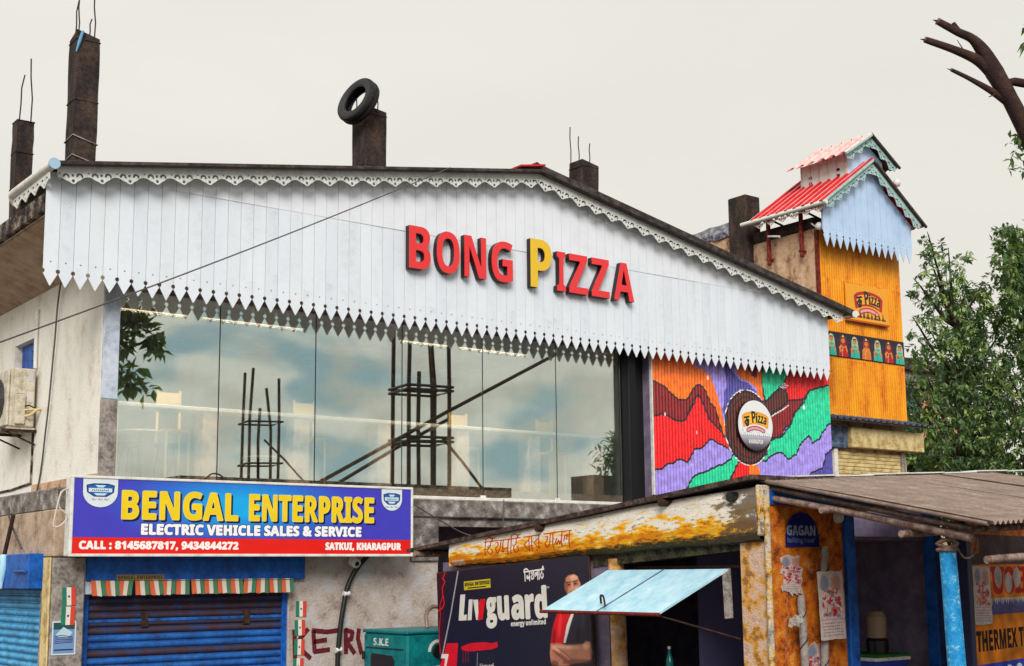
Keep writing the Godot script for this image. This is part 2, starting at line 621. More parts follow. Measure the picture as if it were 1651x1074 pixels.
# ------------------------------------------------------------------ materials
func make_materials() -> void:
	M.plank = rough_stuff(mottled([Color(0.80, 0.82, 0.86), Color(0.86, 0.885, 0.92), Color(0.875, 0.903, 0.94), Color(0.88, 0.91, 0.945), Color(0.885, 0.912, 0.95)], [0.7, 0.4, 0.3, 0.12], "coarse", 5), 2.3, 0.42)
	M.planks = [M.plank]
	for t in [Color(0.985, 0.985, 0.98), Color(0.992, 0.992, 0.995), Color(0.975, 0.978, 0.985)]:
		var pv: StandardMaterial3D = M.plank.duplicate()
		pv.albedo_color = t
		pv.uv1_offset = Vector3(t.r * 7.0, t.g * 3.0, 0)
		M.planks.append(pv)
	M.plank_upper = rough_stuff(mottled([Color(0.86, 0.88, 0.905), Color(0.885, 0.905, 0.935), Color(0.90, 0.92, 0.945)], [0.8, 0.3, 0.2, 0.08], "other"), 3.0, 0.42)
	M.plank_blue = rough_stuff(mottled([Color(0.66, 0.76, 0.90), Color(0.71, 0.81, 0.93), Color(0.75, 0.84, 0.95)], [0.8, 0.3, 0.2, 0.08]), 3.0, 0.42)
	M.trim = rough_stuff(mottled([Color(0.78, 0.79, 0.77), Color(0.85, 0.86, 0.845), Color(0.89, 0.895, 0.885)], [1.0, 0.5, 0.3, 0.1], "other"), 1.3, 0.5)
	M.trim_green = rough_stuff(mottled([Color(0.58, 0.70, 0.69), Color(0.66, 0.78, 0.77), Color(0.74, 0.84, 0.83)], [1.0, 0.5, 0.3, 0.1], "other"), 1.3, 0.5)
	M.roof_dark = rough_stuff(mottled([Color(0.14, 0.12, 0.12), Color(0.23, 0.20, 0.19), Color(0.34, 0.30, 0.28)]), 1.0, 0.6)
	M.roof_red = rough_stuff(mottled([Color(0.62, 0.07, 0.10), Color(0.78, 0.10, 0.14), Color(0.86, 0.30, 0.30)], [0.9, 0.5, 0.3, 0.1]), 1.4, 0.4)
	M.roof_pink = rough_stuff(mottled([Color(0.80, 0.56, 0.54), Color(0.88, 0.76, 0.74), Color(0.92, 0.86, 0.85)], [0.9, 0.5, 0.3, 0.1]), 1.1, 0.4)
	M.plaster = rough_stuff(mottled([Color(0.80, 0.76, 0.70), Color(0.88, 0.86, 0.82), Color(0.91, 0.90, 0.87), Color(0.93, 0.92, 0.89), Color(0.90, 0.88, 0.84)], [0.9, 0.4, 0.3, 0.12], "coarse", 2), 2.6, 0.9, 0.35)
	M.plaster_blue = rough_stuff(mottled([Color(0.60, 0.63, 0.68), Color(0.72, 0.76, 0.83), Color(0.80, 0.83, 0.88)], [1.0, 0.6, 0.4, 0.12]), 1.6, 0.9, 0.3)
	M.plaster_grey = rough_stuff(mottled([Color(0.38, 0.35, 0.34), Color(0.55, 0.52, 0.50), Color(0.66, 0.62, 0.60)], [1.0, 0.8, 0.5, 0.2]), 1.2, 0.95, 0.5)
	M.plaster_tan = rough_stuff(mottled([Color(0.50, 0.38, 0.29), Color(0.68, 0.54, 0.43), Color(0.77, 0.63, 0.51), Color(0.81, 0.67, 0.55), Color(0.84, 0.73, 0.63)], [1.0, 0.6, 0.4, 0.15], "other", 2), 2.2, 0.95, 0.6)
	M.soffit = rough_stuff(mottled([Color(0.52, 0.44, 0.37), Color(0.66, 0.57, 0.49), Color(0.73, 0.64, 0.56), Color(0.77, 0.70, 0.62)], [0.9, 0.5, 0.4, 0.15]), 1.7, 0.95, 0.5)
	M.concrete = rough_stuff(mottled([Color(0.10, 0.09, 0.09), Color(0.26, 0.22, 0.20), Color(0.42, 0.36, 0.32), Color(0.58, 0.53, 0.49)], [1.5, 1.0, 0.7, 0.2]), 1.5, 0.95, 1.0)
	M.slab_edge = rough_stuff(mottled([Color(0.32, 0.30, 0.29), Color(0.44, 0.41, 0.39), Color(0.54, 0.51, 0.49), Color(0.70, 0.69, 0.69)], [1.2, 0.5, 0.4, 0.25], "other"), 1.9, 0.95, 1.2)
	M.pillar = rough_stuff(mottled([Color(0.13, 0.11, 0.11), Color(0.19, 0.155, 0.145), Color(0.25, 0.20, 0.18), Color(0.33, 0.26, 0.22)], [1.0, 0.7, 0.6, 0.25], "coarse", 3), 1.6, 0.95, 0.8)
	M.shop_wall = rough_stuff(mottled([Color(0.50, 0.45, 0.43), Color(0.65, 0.59, 0.56), Color(0.70, 0.65, 0.62), Color(0.72, 0.70, 0.70), Color(0.69, 0.70, 0.75)], [0.8, 0.4, 0.4, 0.25], "other"), 3.1, 0.95, 0.6)
	M.iron = rough_stuff(mottled([Color(0.10, 0.08, 0.07), Color(0.20, 0.13, 0.10), Color(0.30, 0.18, 0.12)]), 0.5, 0.8)
	M.black = plain(Color(0.05, 0.05, 0.055), 0.5)
	M.black_metal = plain(Color(0.12, 0.12, 0.14), 0.35, 0.6)
	M.cable = plain(Color(0.04, 0.04, 0.045), 0.55)
	M.grey_cable = plain(Color(0.30, 0.28, 0.28), 0.6)
	M.white_paint = rough_stuff(mottled([Color(0.74, 0.73, 0.70), Color(0.86, 0.86, 0.84), Color(0.90, 0.90, 0.89)], [0.8, 0.5, 0.3, 0.1]), 1.0, 0.5)
	M.pipe_blue = plain(Color(0.62, 0.74, 0.84), 0.45)
	M.room = rough_stuff(mottled([Color(0.56, 0.62, 0.62), Color(0.64, 0.68, 0.67), Color(0.70, 0.72, 0.70)]), 3.0, 0.9)
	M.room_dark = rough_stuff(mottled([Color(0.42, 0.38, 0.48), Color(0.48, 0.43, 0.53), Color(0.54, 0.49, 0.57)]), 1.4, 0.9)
	M.counter_post = rough_stuff(mottled([Color(0.72, 0.62, 0.54), Color(0.84, 0.76, 0.69), Color(0.88, 0.81, 0.75)], [0.8, 0.5, 0.3, 0.1]), 1.0, 0.8)
	M.chair_wood = plain(Color(0.93, 0.84, 0.58), 0.6)
	M.mirror_pane = plain(Color(0.94, 0.97, 0.94, 0.50), 0.0, 1.0)
	M.mirror_pane.transparency = BaseMaterial3D.TRANSPARENCY_ALPHA
	M.mirror_pane.albedo_texture = ImageTexture.create_from_image(canvas(4, 4, Color.WHITE))
	M.blue_paint = rough_stuff(mottled([Color(0.05, 0.20, 0.42), Color(0.05, 0.30, 0.62), Color(0.06, 0.36, 0.72), Color(0.09, 0.42, 0.78)], [0.8, 0.5, 0.4, 0.15]), 1.2, 0.5)
	M.shutter_blue = rough_stuff(mottled([Color(0.14, 0.20, 0.34), Color(0.11, 0.31, 0.58), Color(0.13, 0.37, 0.67), Color(0.20, 0.44, 0.74)], [0.8, 0.5, 0.5, 0.2]), 2.0, 0.45, 0.1)
	M.shutter_rust = rough_stuff(mottled([Color(0.25, 0.15, 0.14), Color(0.25, 0.18, 0.22), Color(0.21, 0.20, 0.31), Color(0.13, 0.25, 0.48)], [1.0, 0.7, 0.6, 0.25]), 1.3, 0.6, 0.1)
	M.shutter_cyan = rough_stuff(mottled([Color(0.22, 0.42, 0.52), Color(0.22, 0.56, 0.76), Color(0.26, 0.64, 0.86), Color(0.44, 0.76, 0.91)], [0.9, 0.5, 0.5, 0.2], "other"), 1.8, 0.45, 0.1)
	M.post_cyan = rough_stuff(mottled([Color(0.86, 0.92, 0.95), Color(0.30, 0.70, 0.90), Color(0.18, 0.65, 0.88), Color(0.14, 0.61, 0.87), Color(0.12, 0.58, 0.85), Color(0.12, 0.58, 0.85), Color(0.10, 0.52, 0.80), Color(0.08, 0.42, 0.68)], [0.7, 0.9, 0.8, 0.12]), 0.8, 0.5, 0.3)
	M.yellow_sheet = rough_stuff(mottled([Color(0.72, 0.34, 0.04), Color(0.87, 0.52, 0.05), Color(0.91, 0.60, 0.07), Color(0.94, 0.66, 0.12)], [1.1, 0.5, 0.4, 0.12], "coarse", 4), 1.8, 0.45)
	M.cream = rough_stuff(mottled([Color(0.62, 0.52, 0.33), Color(0.80, 0.71, 0.50), Color(0.86, 0.79, 0.60)], [1.1, 0.6, 0.4, 0.12]), 1.3, 0.8)
	M.sheet_blue = rough_stuff(mottled([Color(0.14, 0.16, 0.22), Color(0.26, 0.32, 0.42), Color(0.40, 0.48, 0.58)]), 1.0, 0.5)
	M.tin = rough_stuff(mottled([Color(0.44, 0.37, 0.34), Color(0.54, 0.46, 0.42), Color(0.62, 0.54, 0.49), Color(0.74, 0.67, 0.62)], [0.9, 0.5, 0.4, 0.25], "other", 2), 1.7, 0.42)
	for k in ["tin"]:
		M[k].metallic = 0.3
	M.rust_tin = rough_stuff(mottled([Color(0.12, 0.09, 0.08), Color(0.26, 0.19, 0.17), Color(0.40, 0.32, 0.29)], [1.3, 0.9, 0.6, 0.2]), 0.9, 0.6)
	M.bamboo = rough_stuff(mottled([Color(0.28, 0.20, 0.18), Color(0.52, 0.42, 0.38), Color(0.68, 0.60, 0.56)], [1.2, 0.8, 0.5, 0.2]), 0.6, 0.7)
	M.orange_wall = rough_stuff(mottled([Color(0.40, 0.20, 0.09), Color(0.66, 0.32, 0.06), Color(0.77, 0.40, 0.07), Color(0.82, 0.47, 0.10), Color(0.80, 0.60, 0.34)], [1.0, 0.6, 0.5, 0.2], "other"), 1.5, 0.85, 0.4)
	M.flaking = rough_stuff(mottled([Color(0.28, 0.25, 0.20), Color(0.78, 0.54, 0.14), Color(0.82, 0.62, 0.22), Color(0.80, 0.75, 0.68), Color(0.80, 0.77, 0.72), Color(0.50, 0.47, 0.44)], [1.4, 0.8, 0.6, 0.2]), 1.5, 0.9, 0.8)
	M.flaking_pink = rough_stuff(mottled([Color(0.56, 0.40, 0.26), Color(0.82, 0.58, 0.20), Color(0.80, 0.66, 0.56), Color(0.82, 0.71, 0.64), Color(0.74, 0.60, 0.52)], [1.5, 0.5, 0.3, 0.15], "other"), 1.6, 0.9, 0.6)
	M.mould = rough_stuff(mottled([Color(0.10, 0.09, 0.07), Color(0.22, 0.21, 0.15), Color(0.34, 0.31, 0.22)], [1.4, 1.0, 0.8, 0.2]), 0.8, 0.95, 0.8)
	M.flap = rough_stuff(mottled([Color(0.50, 0.72, 0.83), Color(0.64, 0.82, 0.90), Color(0.73, 0.87, 0.93), Color(0.84, 0.92, 0.95)], [0.8, 0.5, 0.4, 0.15], "other"), 1.6, 0.4)
	M.green_machine = rough_stuff(mottled([Color(0.02, 0.34, 0.36), Color(0.03, 0.45, 0.46), Color(0.06, 0.52, 0.52)], [0.9, 0.5, 0.4, 0.1]), 1.2, 0.4)
	M.paper = rough_stuff(mottled([Color(0.50, 0.47, 0.45), Color(0.72, 0.68, 0.65), Color(0.80, 0.77, 0.74)], [1.2, 0.9, 0.6, 0.2]), 0.5, 0.9)
	M.bark = rough_stuff(mottled([Color(0.15, 0.10, 0.10), Color(0.22, 0.15, 0.14), Color(0.33, 0.24, 0.19)], [1.0, 0.7, 0.5, 0.15], "coarse", 3), 0.9, 0.95, 0.5)
	M.tarp = rough_stuff(mottled([Color(0.22, 0.22, 0.28), Color(0.42, 0.42, 0.46), Color(0.66, 0.66, 0.68)], [1.3, 0.9, 0.5, 0.1]), 0.9, 0.35)
	M.ground = rough_stuff(mottled([Color(0.30, 0.26, 0.22), Color(0.42, 0.37, 0.31), Color(0.50, 0.45, 0.39)]), 4.0, 0.95, 1.0)
	M.asphalt = rough_stuff(mottled([Color(0.20, 0.20, 0.20), Color(0.25, 0.25, 0.25), Color(0.30, 0.29, 0.28)]), 3.0, 0.9, 0.5)
	M.ac_white = rough_stuff(mottled([Color(0.62, 0.58, 0.50), Color(0.76, 0.73, 0.66), Color(0.82, 0.80, 0.74)], [1.0, 0.6, 0.4, 0.1]), 0.8, 0.5)
	M.rubber = rough_stuff(mottled([Color(0.06, 0.06, 0.07), Color(0.11, 0.11, 0.12), Color(0.19, 0.18, 0.18)]), 0.4, 0.7, 0.3)
	M.red_iron = rough_stuff(mottled([Color(0.28, 0.08, 0.06), Color(0.46, 0.14, 0.10), Color(0.58, 0.22, 0.16)]), 0.6, 0.7)

const FACE_LEFT := Basis(Vector3(0, 0, 1), Vector3(0, 1, 0), Vector3(-1, 0, 0))  # a wall that faces -x, its own x running towards the street

# ------------------------------------------------------------------ the ground
func build_ground() -> void:
	var g := Geo.new()
	g.face([Vector3(-250, 0, -250), Vector3(250, 0, -250), Vector3(250, 0, 250), Vector3(-250, 0, 250)], Vector3.UP)
	structure(put(g, "ground", M.ground))
	g = Geo.new()
	g.slab(Vector3(-120, -0.2, 13.2), Vector3(120, 0.12, 21.5), 0.02)
	structure(put(g, "road", M.asphalt))

# ------------------------------------------------------------------ the two-storey building
func build_main_building() -> void:
	var b := thing("restaurant_building", "two-storey white building with plank gable, glass upper floor and shops below", "building", Vector3.ZERO)
	M.building = b
	# upper side wall with the small window behind the air conditioner
	var g := Geo.new()
	g.at = Transform3D(FACE_LEFT, Vector3(6.42, 0, 0))
	var hole := PackedVector2Array([Vector2(-4.56, 5.55), Vector2(-3.47, 5.55), Vector2(-3.47, 6.38), Vector2(-4.56, 6.38)])
	g.pierced(PackedVector2Array([Vector2(-10, 3.5), Vector2(-0.5, 3.5), Vector2(-0.5, 7.48), Vector2(-10, 7.48)]), [hole], 0.2)
	put(g, "side_wall", M.plaster, b)
	var win := part("side_window", b)
	slab_part("shutter_leaf", Vector3(6.52, 5.57, -4.0), Vector3(6.56, 6.36, -3.49), M.blue_paint, win, 0.01)
	slab_part("shutter_leaf", Vector3(6.53, 5.57, -4.54), Vector3(6.57, 6.36, -4.02), M.blue_paint, win, 0.01)
	for k in 5:
		slab_part("shutter_batten", Vector3(6.505, 5.62 + k * 0.15, -3.97), Vector3(6.519, 5.68 + k * 0.15, -3.52), M.blue_paint, win)
	# raised plaster band that steps along the lower wall
	slab_part("plaster_edge", Vector3(6.392, 4.04, -3.40), Vector3(6.42, 4.95, -3.36), M.concrete, b)
	g = Geo.new()
	g.tube([Vector3(6.41, 4.05, -3.38), Vector3(6.41, 4.0, -4.4), Vector3(6.41, 3.97, -8)], 0.02, 6)
	put(g, "plaster_edge", M.concrete, b)
	slab_part("peach_band", Vector3(6.405, 3.80, -3.34), Vector3(6.418, 4.02, -0.5), M.plaster_tan, b)
	# corner strip left of the glass
	slab_part("corner_strip", Vector3(6.425, 5.06, -0.62), Vector3(6.66, 7.0, -0.46), M.plaster_blue, b, 0.01)
	slab_part("corner_strip", Vector3(6.423, 3.83, -0.62), Vector3(6.662, 5.06, -0.457), M.plaster_grey, b, 0.01)
	# slab that juts out over the side wall, and its soffit
	slab_part("eaves_slab", Vector3(5.40, 7.50, -10), Vector3(6.7, 7.77, -0.12), M.concrete, b, 0.02)
	slab_part("eaves_soffit", Vector3(5.46, 7.47, -10), Vector3(6.6, 7.497, -0.14), M.soffit, b)
	g = Geo.new()  # sloping plaster under the slab
	g.face([Vector3(5.47, 7.46, -0.14), Vector3(5.47, 7.46, -10), Vector3(6.41, 7.05, -10), Vector3(6.41, 7.05, -0.14)], Vector3(-0.4, -0.9, 0).normalized())
	g.face([Vector3(5.47, 7.46, -0.14), Vector3(6.41, 7.46, -0.14), Vector3(6.41, 7.05, -0.14)], Vector3(0, 0, 1))
	put(g, "haunch", M.soffit, b)
	# floor slab between the storeys, with its broken plaster
	slab_part("floor_slab", Vector3(5.82, 3.50, -10), Vector3(22.3, 3.80, -0.34), M.slab_edge, b, 0.02)
	slab_part("sill_band", Vector3(6.62, 3.80, -0.75), Vector3(16.3, 3.99, -0.64), M.counter_post, b)
	slab_part("glass_channel", Vector3(6.62, 3.802, -0.64), Vector3(17.0, 3.86, -0.56), M.white_paint, b, 0.006)
	slab_part("ceiling_slab", Vector3(6.5, 7.05, -10), Vector3(22.3, 7.3, -0.7), M.concrete, b)
	slab_part("rear_wall", Vector3(6.5, 0, -10.2), Vector3(22.3, 7.3, -10), M.plaster, b)
	# ground floor: walls and openings
	slab_part("shop_wall", Vector3(9.36, 0, -0.7), Vector3(12.05, 3.5, -0.42), M.shop_wall, b, 0.01)
	slab_part("shop_wall_column", Vector3(11.5, 2.8, -0.42), Vector3(12.03, 3.5, -0.37), M.slab_edge, b, 0.01)
	slab_part("lintel", Vector3(12.05, 3.36, -0.7), Vector3(22.3, 3.5, -0.42), M.slab_edge, b)
	slab_part("dark_room_back", Vector3(12.05, 0, -2.6), Vector3(22.3, 3.5, -2.5), M.room_dark, b)
	slab_part("shop_wall_end", Vector3(16.8, 0, -0.7), Vector3(22.3, 3.36, -0.42), M.plaster_grey, b)
	slab_part("side_lower_wall", Vector3(5.82, 0, -10), Vector3(6.0, 3.5, -5.6), M.soffit, b)
	slab_part("side_beam", Vector3(5.815, 2.62, -5.6), Vector3(6.1, 3.5, -0.78), M.soffit, b, 0.01)
	slab_part("corner_pillar", Vector3(5.80, 0, -0.78), Vector3(6.24, 2.86, -0.30), M.plaster_grey, b, 0.015)
	slab_part("pillar_head", Vector3(5.79, 2.87, -0.80), Vector3(6.26, 3.5, -0.28), M.soffit, b, 0.015)
	slab_part("pillar_side", Vector3(5.77, 0, -0.62), Vector3(5.797, 2.86, -0.34), M.cream, b, 0.008)
	slab_part("front_beam", Vector3(6.24, 2.86, -0.7), Vector3(9.36, 3.5, -0.42), M.plaster_grey, b)
	# graffiti brushed on the shop wall
	# only the brush strokes are laid on: each stroke is a thin skin of paint
	var gg := Geo.new()
	for s in [[18, 40, 24, 236], [110, 36, 26, 140, 128, 244], [150, 50, 160, 200, 262, 190], [146, 46, 250, 60, 330, 50], [160, 128, 240, 118], [380, 48, 384, 222], [380, 50, 430, 70, 420, 120, 384, 130, 444, 224], [476, 50, 470, 120, 496, 228]]:
		var p := pairs(s)
		for i in p.size() - 1:
			var a := Vector2(9.42 + p[i].x / 512.0 * 1.24, 1.86 - p[i].y / 256.0 * 0.52)
			var c := Vector2(9.42 + p[i + 1].x / 512.0 * 1.24, 1.86 - p[i + 1].y / 256.0 * 0.52)
			var o := (c - a).normalized().orthogonal() * 0.036
			var e := (c - a).normalized() * 0.016
			gg.face([Vector3(a.x - e.x + o.x, a.y - e.y + o.y, -0.4165 + i * 0.0004), Vector3(c.x + e.x + o.x, c.y + e.y + o.y, -0.4165 + i * 0.0004), Vector3(c.x + e.x - o.x, c.y + e.y - o.y, -0.4165 + i * 0.0004), Vector3(a.x - e.x - o.x, a.y - e.y - o.y, -0.4165 + i * 0.0004)], Vector3(0, 0, 1))
	put(gg, "graffiti", rough_stuff(mottled([Color(0.44, 0.16, 0.20), Color(0.36, 0.05, 0.11), Color(0.28, 0.03, 0.09)], [1.0, 0.8, 0.8, 0.3]), 0.3, 0.8), b)
	build_mural(b)

# ------------------------------------------------------------------ corrugated wall with the painting
const MURAL := {
	"orange": [-0.006, 0.02, -0.01, 0.257, 0.05, 0.271, 0.072, 0.285, 0.102, 0.333, 0.142, 0.363, 0.182, 0.364, 0.212, 0.278, 0.249, 0.243, 0.285, 0.303, 0.302, 0.36, 0.329, 0.405, 0.342, 0.462, 0.354, 0.52, 0.371, 0.59, 0.398, 0.646, 0.386, 0.564, 0.366, 0.448, 0.358, 0.377, 0.341, 0.32, 0.328, 0.25, 0.311, 0.187, 0.279, 0.15, 0.234, 0.127, 0.198, 0.092, 0.191, -0.014],
	"maroon": [-0.01, 0.249, 0.046, 0.272, 0.072, 0.285, 0.102, 0.333, 0.137, 0.364, 0.178, 0.362, 0.207, 0.29, 0.235, 0.249, 0.263, 0.253, 0.285, 0.303, 0.302, 0.36, 0.329, 0.405, 0.342, 0.462, 0.354, 0.52, 0.371, 0.59, 0.344, 0.557, 0.317, 0.506, 0.295, 0.474, 0.265, 0.377, 0.243, 0.315, 0.219, 0.347, 0.19, 0.421, 0.17, 0.493, 0.143, 0.508, 0.108, 0.5, 0.081, 0.48, 0.046, 0.473, -0.015, 0.496],
	"red": [-0.015, 0.496, 0.047, 0.467, 0.081, 0.48, 0.108, 0.5, 0.143, 0.508, 0.17, 0.493, 0.2, 0.408, 0.238, 0.315, 0.265, 0.371, 0.29, 0.468, 0.322, 0.512, 0.353, 0.556, 0.381, 0.601, 0.426, 0.668, 0.398, 0.67, 0.356, 0.644, 0.296, 0.609, 0.257, 0.671, 0.211, 0.686, 0.192, 0.734, 0.173, 0.782, 0.129, 0.757, 0.101, 0.787, 0.066, 0.796, 0.039, 0.835, -0.021, 0.841],
	"teal1": [0.16, 0.966, 0.189, 0.884, 0.235, 0.841, 0.272, 0.833, 0.31, 0.801, 0.366, 0.773, 0.405, 0.735, 0.426, 0.692, 0.462, 0.748, 0.441, 0.821, 0.399, 0.953],
	"red2": [0.453, 0.737, 0.506, 0.745, 0.5, 0.948, 0.362, 0.955, 0.433, 0.786],
	"orange2": [0.506, 0.745, 0.55, 0.747, 0.569, 0.848, 0.584, 0.944, 0.5, 0.948],
	"blue": [0.386, 0.025, 0.423, 0.104, 0.469, 0.182, 0.517, 0.199, 0.565, 0.254, 0.495, 0.282, 0.436, 0.307, 0.396, 0.373, 0.379, 0.482, 0.369, 0.4, 0.379, 0.291, 0.392, 0.241],
	"orange3": [0.435, 0.017, 0.451, 0.112, 0.469, 0.17, 0.527, 0.192, 0.556, 0.218, 0.574, 0.277, 0.608, 0.322, 0.595, 0.201, 0.605, -0.011],
	"maroon3": [0.513, 0.004, 0.525, 0.113, 0.543, 0.147, 0.568, 0.155, 0.583, -0.007],
	"teal2": [0.608, -0.011, 0.789, -0.041, 0.742, 0.111, 0.725, 0.17, 0.666, 0.241, 0.623, 0.314, 0.608, 0.316, 0.595, 0.189],
	"red3": [0.789, -0.041, 1.118, -0.095, 1.11, 0.103, 0.98, 0.153, 0.876, 0.2, 0.841, 0.27, 0.731, 0.297, 0.738, 0.243, 0.724, 0.176, 0.742, 0.118],
	"maroon4": [0.731, 0.297, 0.841, 0.27, 0.807, 0.347, 0.775, 0.376, 0.756, 0.459, 0.719, 0.494, 0.697, 0.546, 0.625, 0.583, 0.63, 0.43, 0.692, 0.373],
	"teal3": [1.11, 0.103, 1.099, 0.351, 0.98, 0.448, 0.927, 0.549, 0.883, 0.584, 0.864, 0.529, 0.809, 0.597, 0.785, 0.674, 0.732, 0.709, 0.693, 0.669, 0.642, 0.686, 0.6, 0.744, 0.575, 0.733, 0.612, 0.676, 0.627, 0.589, 0.697, 0.552, 0.756, 0.466, 0.78, 0.382, 0.841, 0.293, 0.876, 0.206, 0.974, 0.158],
	"blue2": [1.047, 0.563, 1.032, 0.92, 0.818, 0.931, 0.865, 0.804, 0.935, 0.762, 0.966, 0.659],
	"neck": [0.572, 0.339, 0.623, 0.314, 0.66, 0.266, 0.681, 0.238, 0.713, 0.216, 0.738, 0.243, 0.738, 0.293, 0.704, 0.337, 0.657, 0.378, 0.625, 0.418, 0.608, 0.481],
}
func build_mural(b: Node3D) -> void:
	var w := 1024
	var h := 576
	var by := Vector2(w, h)
	var im := canvas(w, h, Color(0.62, 0.55, 0.88))
	var ink := Color(0.10, 0.05, 0.12)
	var tone := {"orange": Color(0.98, 0.45, 0.03), "maroon": Color(0.52, 0.04, 0.08), "red": Color(0.91, 0.02, 0.06), "teal": Color(0.10, 0.80, 0.60), "blue": Color(0.31, 0.29, 0.62)}
	for k in MURAL:
		if k == "neck":
			continue
		var p := brushed(scaled(pairs(MURAL[k]), by), 3.0, hash(k))
		fill(im, p, tone[k.rstrip("1234")])
		if not k.begins_with("orange") and k != "blue" and k != "maroon3":
			stroke(im, p, 7, ink, true)
	# the one-stringed lute behind the round sign
	var body := circle(Vector2((19.341 - 16.77) / 5.07 * w, (6.85 - 5.397) / 2.85 * h), 0.61 / 5.07 * w, 40, 0.69 / 2.85 * h)
	var neck := scaled(pairs(MURAL.neck), by)
	stroke(im, body, 20, ink, true)
	stroke(im, neck, 18, ink, true)
	for k in 40:
		if k % 5 != 4:
			stroke(im, PackedVector2Array([(body[k] - body[0]) * 1.0 + body[0] + (body[k] - Vector2(519, 294)).normalized() * 12, body[(k + 1) % 40] + (body[(k + 1) % 40] - Vector2(519, 294)).normalized() * 12]), 4, Color(0.93, 0.91, 0.90))
	fill(im, neck, Color(0.33, 0.12, 0.09))
	fill(im, body, Color(0.33, 0.12, 0.09))
	stroke(im, circle(Vector2(519, 294), 104, 40, 122), 5, Color(0.16, 0.05, 0.05), true)
	stroke(im, PackedVector2Array([neck[6] + Vector2(8, 20), neck[7] + Vector2(4, 16), neck[8] + Vector2(2, 14), neck[9] + Vector2(4, 10)]), 5, Color(0.93, 0.91, 0.90))
	for k in 4:
		stroke(im, PackedVector2Array([Vector2(716 + k * 8, 112 - k * 5), Vector2(744 + k * 8, 122 - k * 5)]), 3, Color(0.95, 0.93, 0.92))
	for q in [[300, 110], [480, 150], [230, 330], [65, 270], [196, 455], [860, 190], [640, 700]]:
		fill(im, circle(Vector2(q[0], q[1]), 5, 8, 9), Color(0.93, 0.85, 0.86))
	speckle(im, 0.14, 3, "medium", 0.30)
	var mat := printed(im, 0.38)
	# sheets of corrugated metal side by side
	var pitch := 0.0792
	var x0 := 16.77
	var ribs := 64
	var sheets := part("mural_wall", b)
	var top := 6.95
	for s in 4:
		var g := Geo.new()
		for r in range(s * 16, s * 16 + 16):
			for k in 6:
				var q := []
				var nr := []
				for e in 2:
					var t := (k + e) / 6.0
					var z := -0.3 + 0.012 * cos(t * TAU)
					q.append(Vector2(x0 + (r + t) * pitch, z + (0.002 if s % 2 else 0.0)))
					nr.append(Vector3(0.012 * TAU / pitch * sin(t * TAU), 0, 1).normalized())
				var u0: float = (q[0].x - x0) / 5.07
				var u1: float = (q[1].x - x0) / 5.07
				var v0 := (6.85 - top) / 2.85
				var v1 := (6.85 - 4.0) / 2.85
				g.tri(Vector3(q[0].x, top, q[0].y), Vector3(q[1].x, top, q[1].y), Vector3(q[1].x, 4.0, q[1].y), nr[0], nr[1], nr[1], Vector2(u0, v0), Vector2(u1, v0), Vector2(u1, v1))
				g.tri(Vector3(q[0].x, top, q[0].y), Vector3(q[1].x, 4.0, q[1].y), Vector3(q[0].x, 4.0, q[0].y), nr[0], nr[1], nr[0], Vector2(u0, v0), Vector2(u1, v1), Vector2(u0, v1))
		put(g, "painted_sheet", mat, sheets)
	slab_part("wall_backing", Vector3(16.75, 3.8, -0.7), Vector3(21.85, 7.0, -0.34), M.room_dark, sheets)
	slab_part("sheet_edge", Vector3(16.735, 4.0, -0.33), Vector3(16.765, 6.95, -0.27), M.white_paint, sheets)
	# round sign on the painted lute
	var rs := thing("round_sign", "round white restaurant sign on the brown painted lute of the mural", "sign", Vector3(19.466, 5.44, -0.27))
	var g2 := Geo.new()
	g2.at = Transform3D(Basis(), Vector3(0, 0, 0.05))
	var disc := circle(Vector2.ZERO, 0.51, 40)
	g2.prism(disc, 0.05)
	put(g2, "rim", plain(Color(0.16, 0.08, 0.07), 0.5), rs)
	var fi := canvas(512, 512, Color(0.90, 0.91, 0.92))
	logo(fi, Vector2(256, 190), 190.0, false)
	var sk := PackedVector2Array([Vector2(0, 360), Vector2(40, 350), Vector2(60, 300), Vector2(80, 348), Vector2(120, 330), Vector2(128, 290), Vector2(140, 330), Vector2(180, 340), Vector2(210, 318), Vector2(235, 270), Vector2(260, 318), Vector2(300, 335), Vector2(330, 290), Vector2(345, 335), Vector2(380, 320), Vector2(400, 280), Vector2(415, 330), Vector2(450, 340), Vector2(512, 330), Vector2(512, 400), Vector2(0, 400)])
	stroke(fi, sk, 4, Color(0.62, 0.62, 0.68))
	for k in 9:
		fill_band(fi, 360 + k * 17, 17, Color(0.74, 0.73, 0.78).lerp(Color(0.20, 0.17, 0.22), k / 8.0))
	for k in 14:
		fill(fi, PackedVector2Array([Vector2(60 + k * 30, 372), Vector2(66 + k * 30, 350 - (k % 3) * 8), Vector2(78 + k * 30, 372)]), Color(0.60, 0.59, 0.66))
	letter(fi, "KHARAGPUR", Rect2(150, 402, 210, 44), Color(0.93, 0.93, 0.94))
	var g3 := Geo.new()
	g3.at = Transform3D(Basis(), Vector3(0, 0, 0.054))
	g3.prism(circle(Vector2.ZERO, 0.495, 40), 0.0)
	put(g3, "printed_face", printed(fi, 0.3), rs)

func fill_band(im: Image, y: int, h: int, c: Color) -> void:
	im.fill_rect(Rect2i(0, y, im.get_width(), h), c)

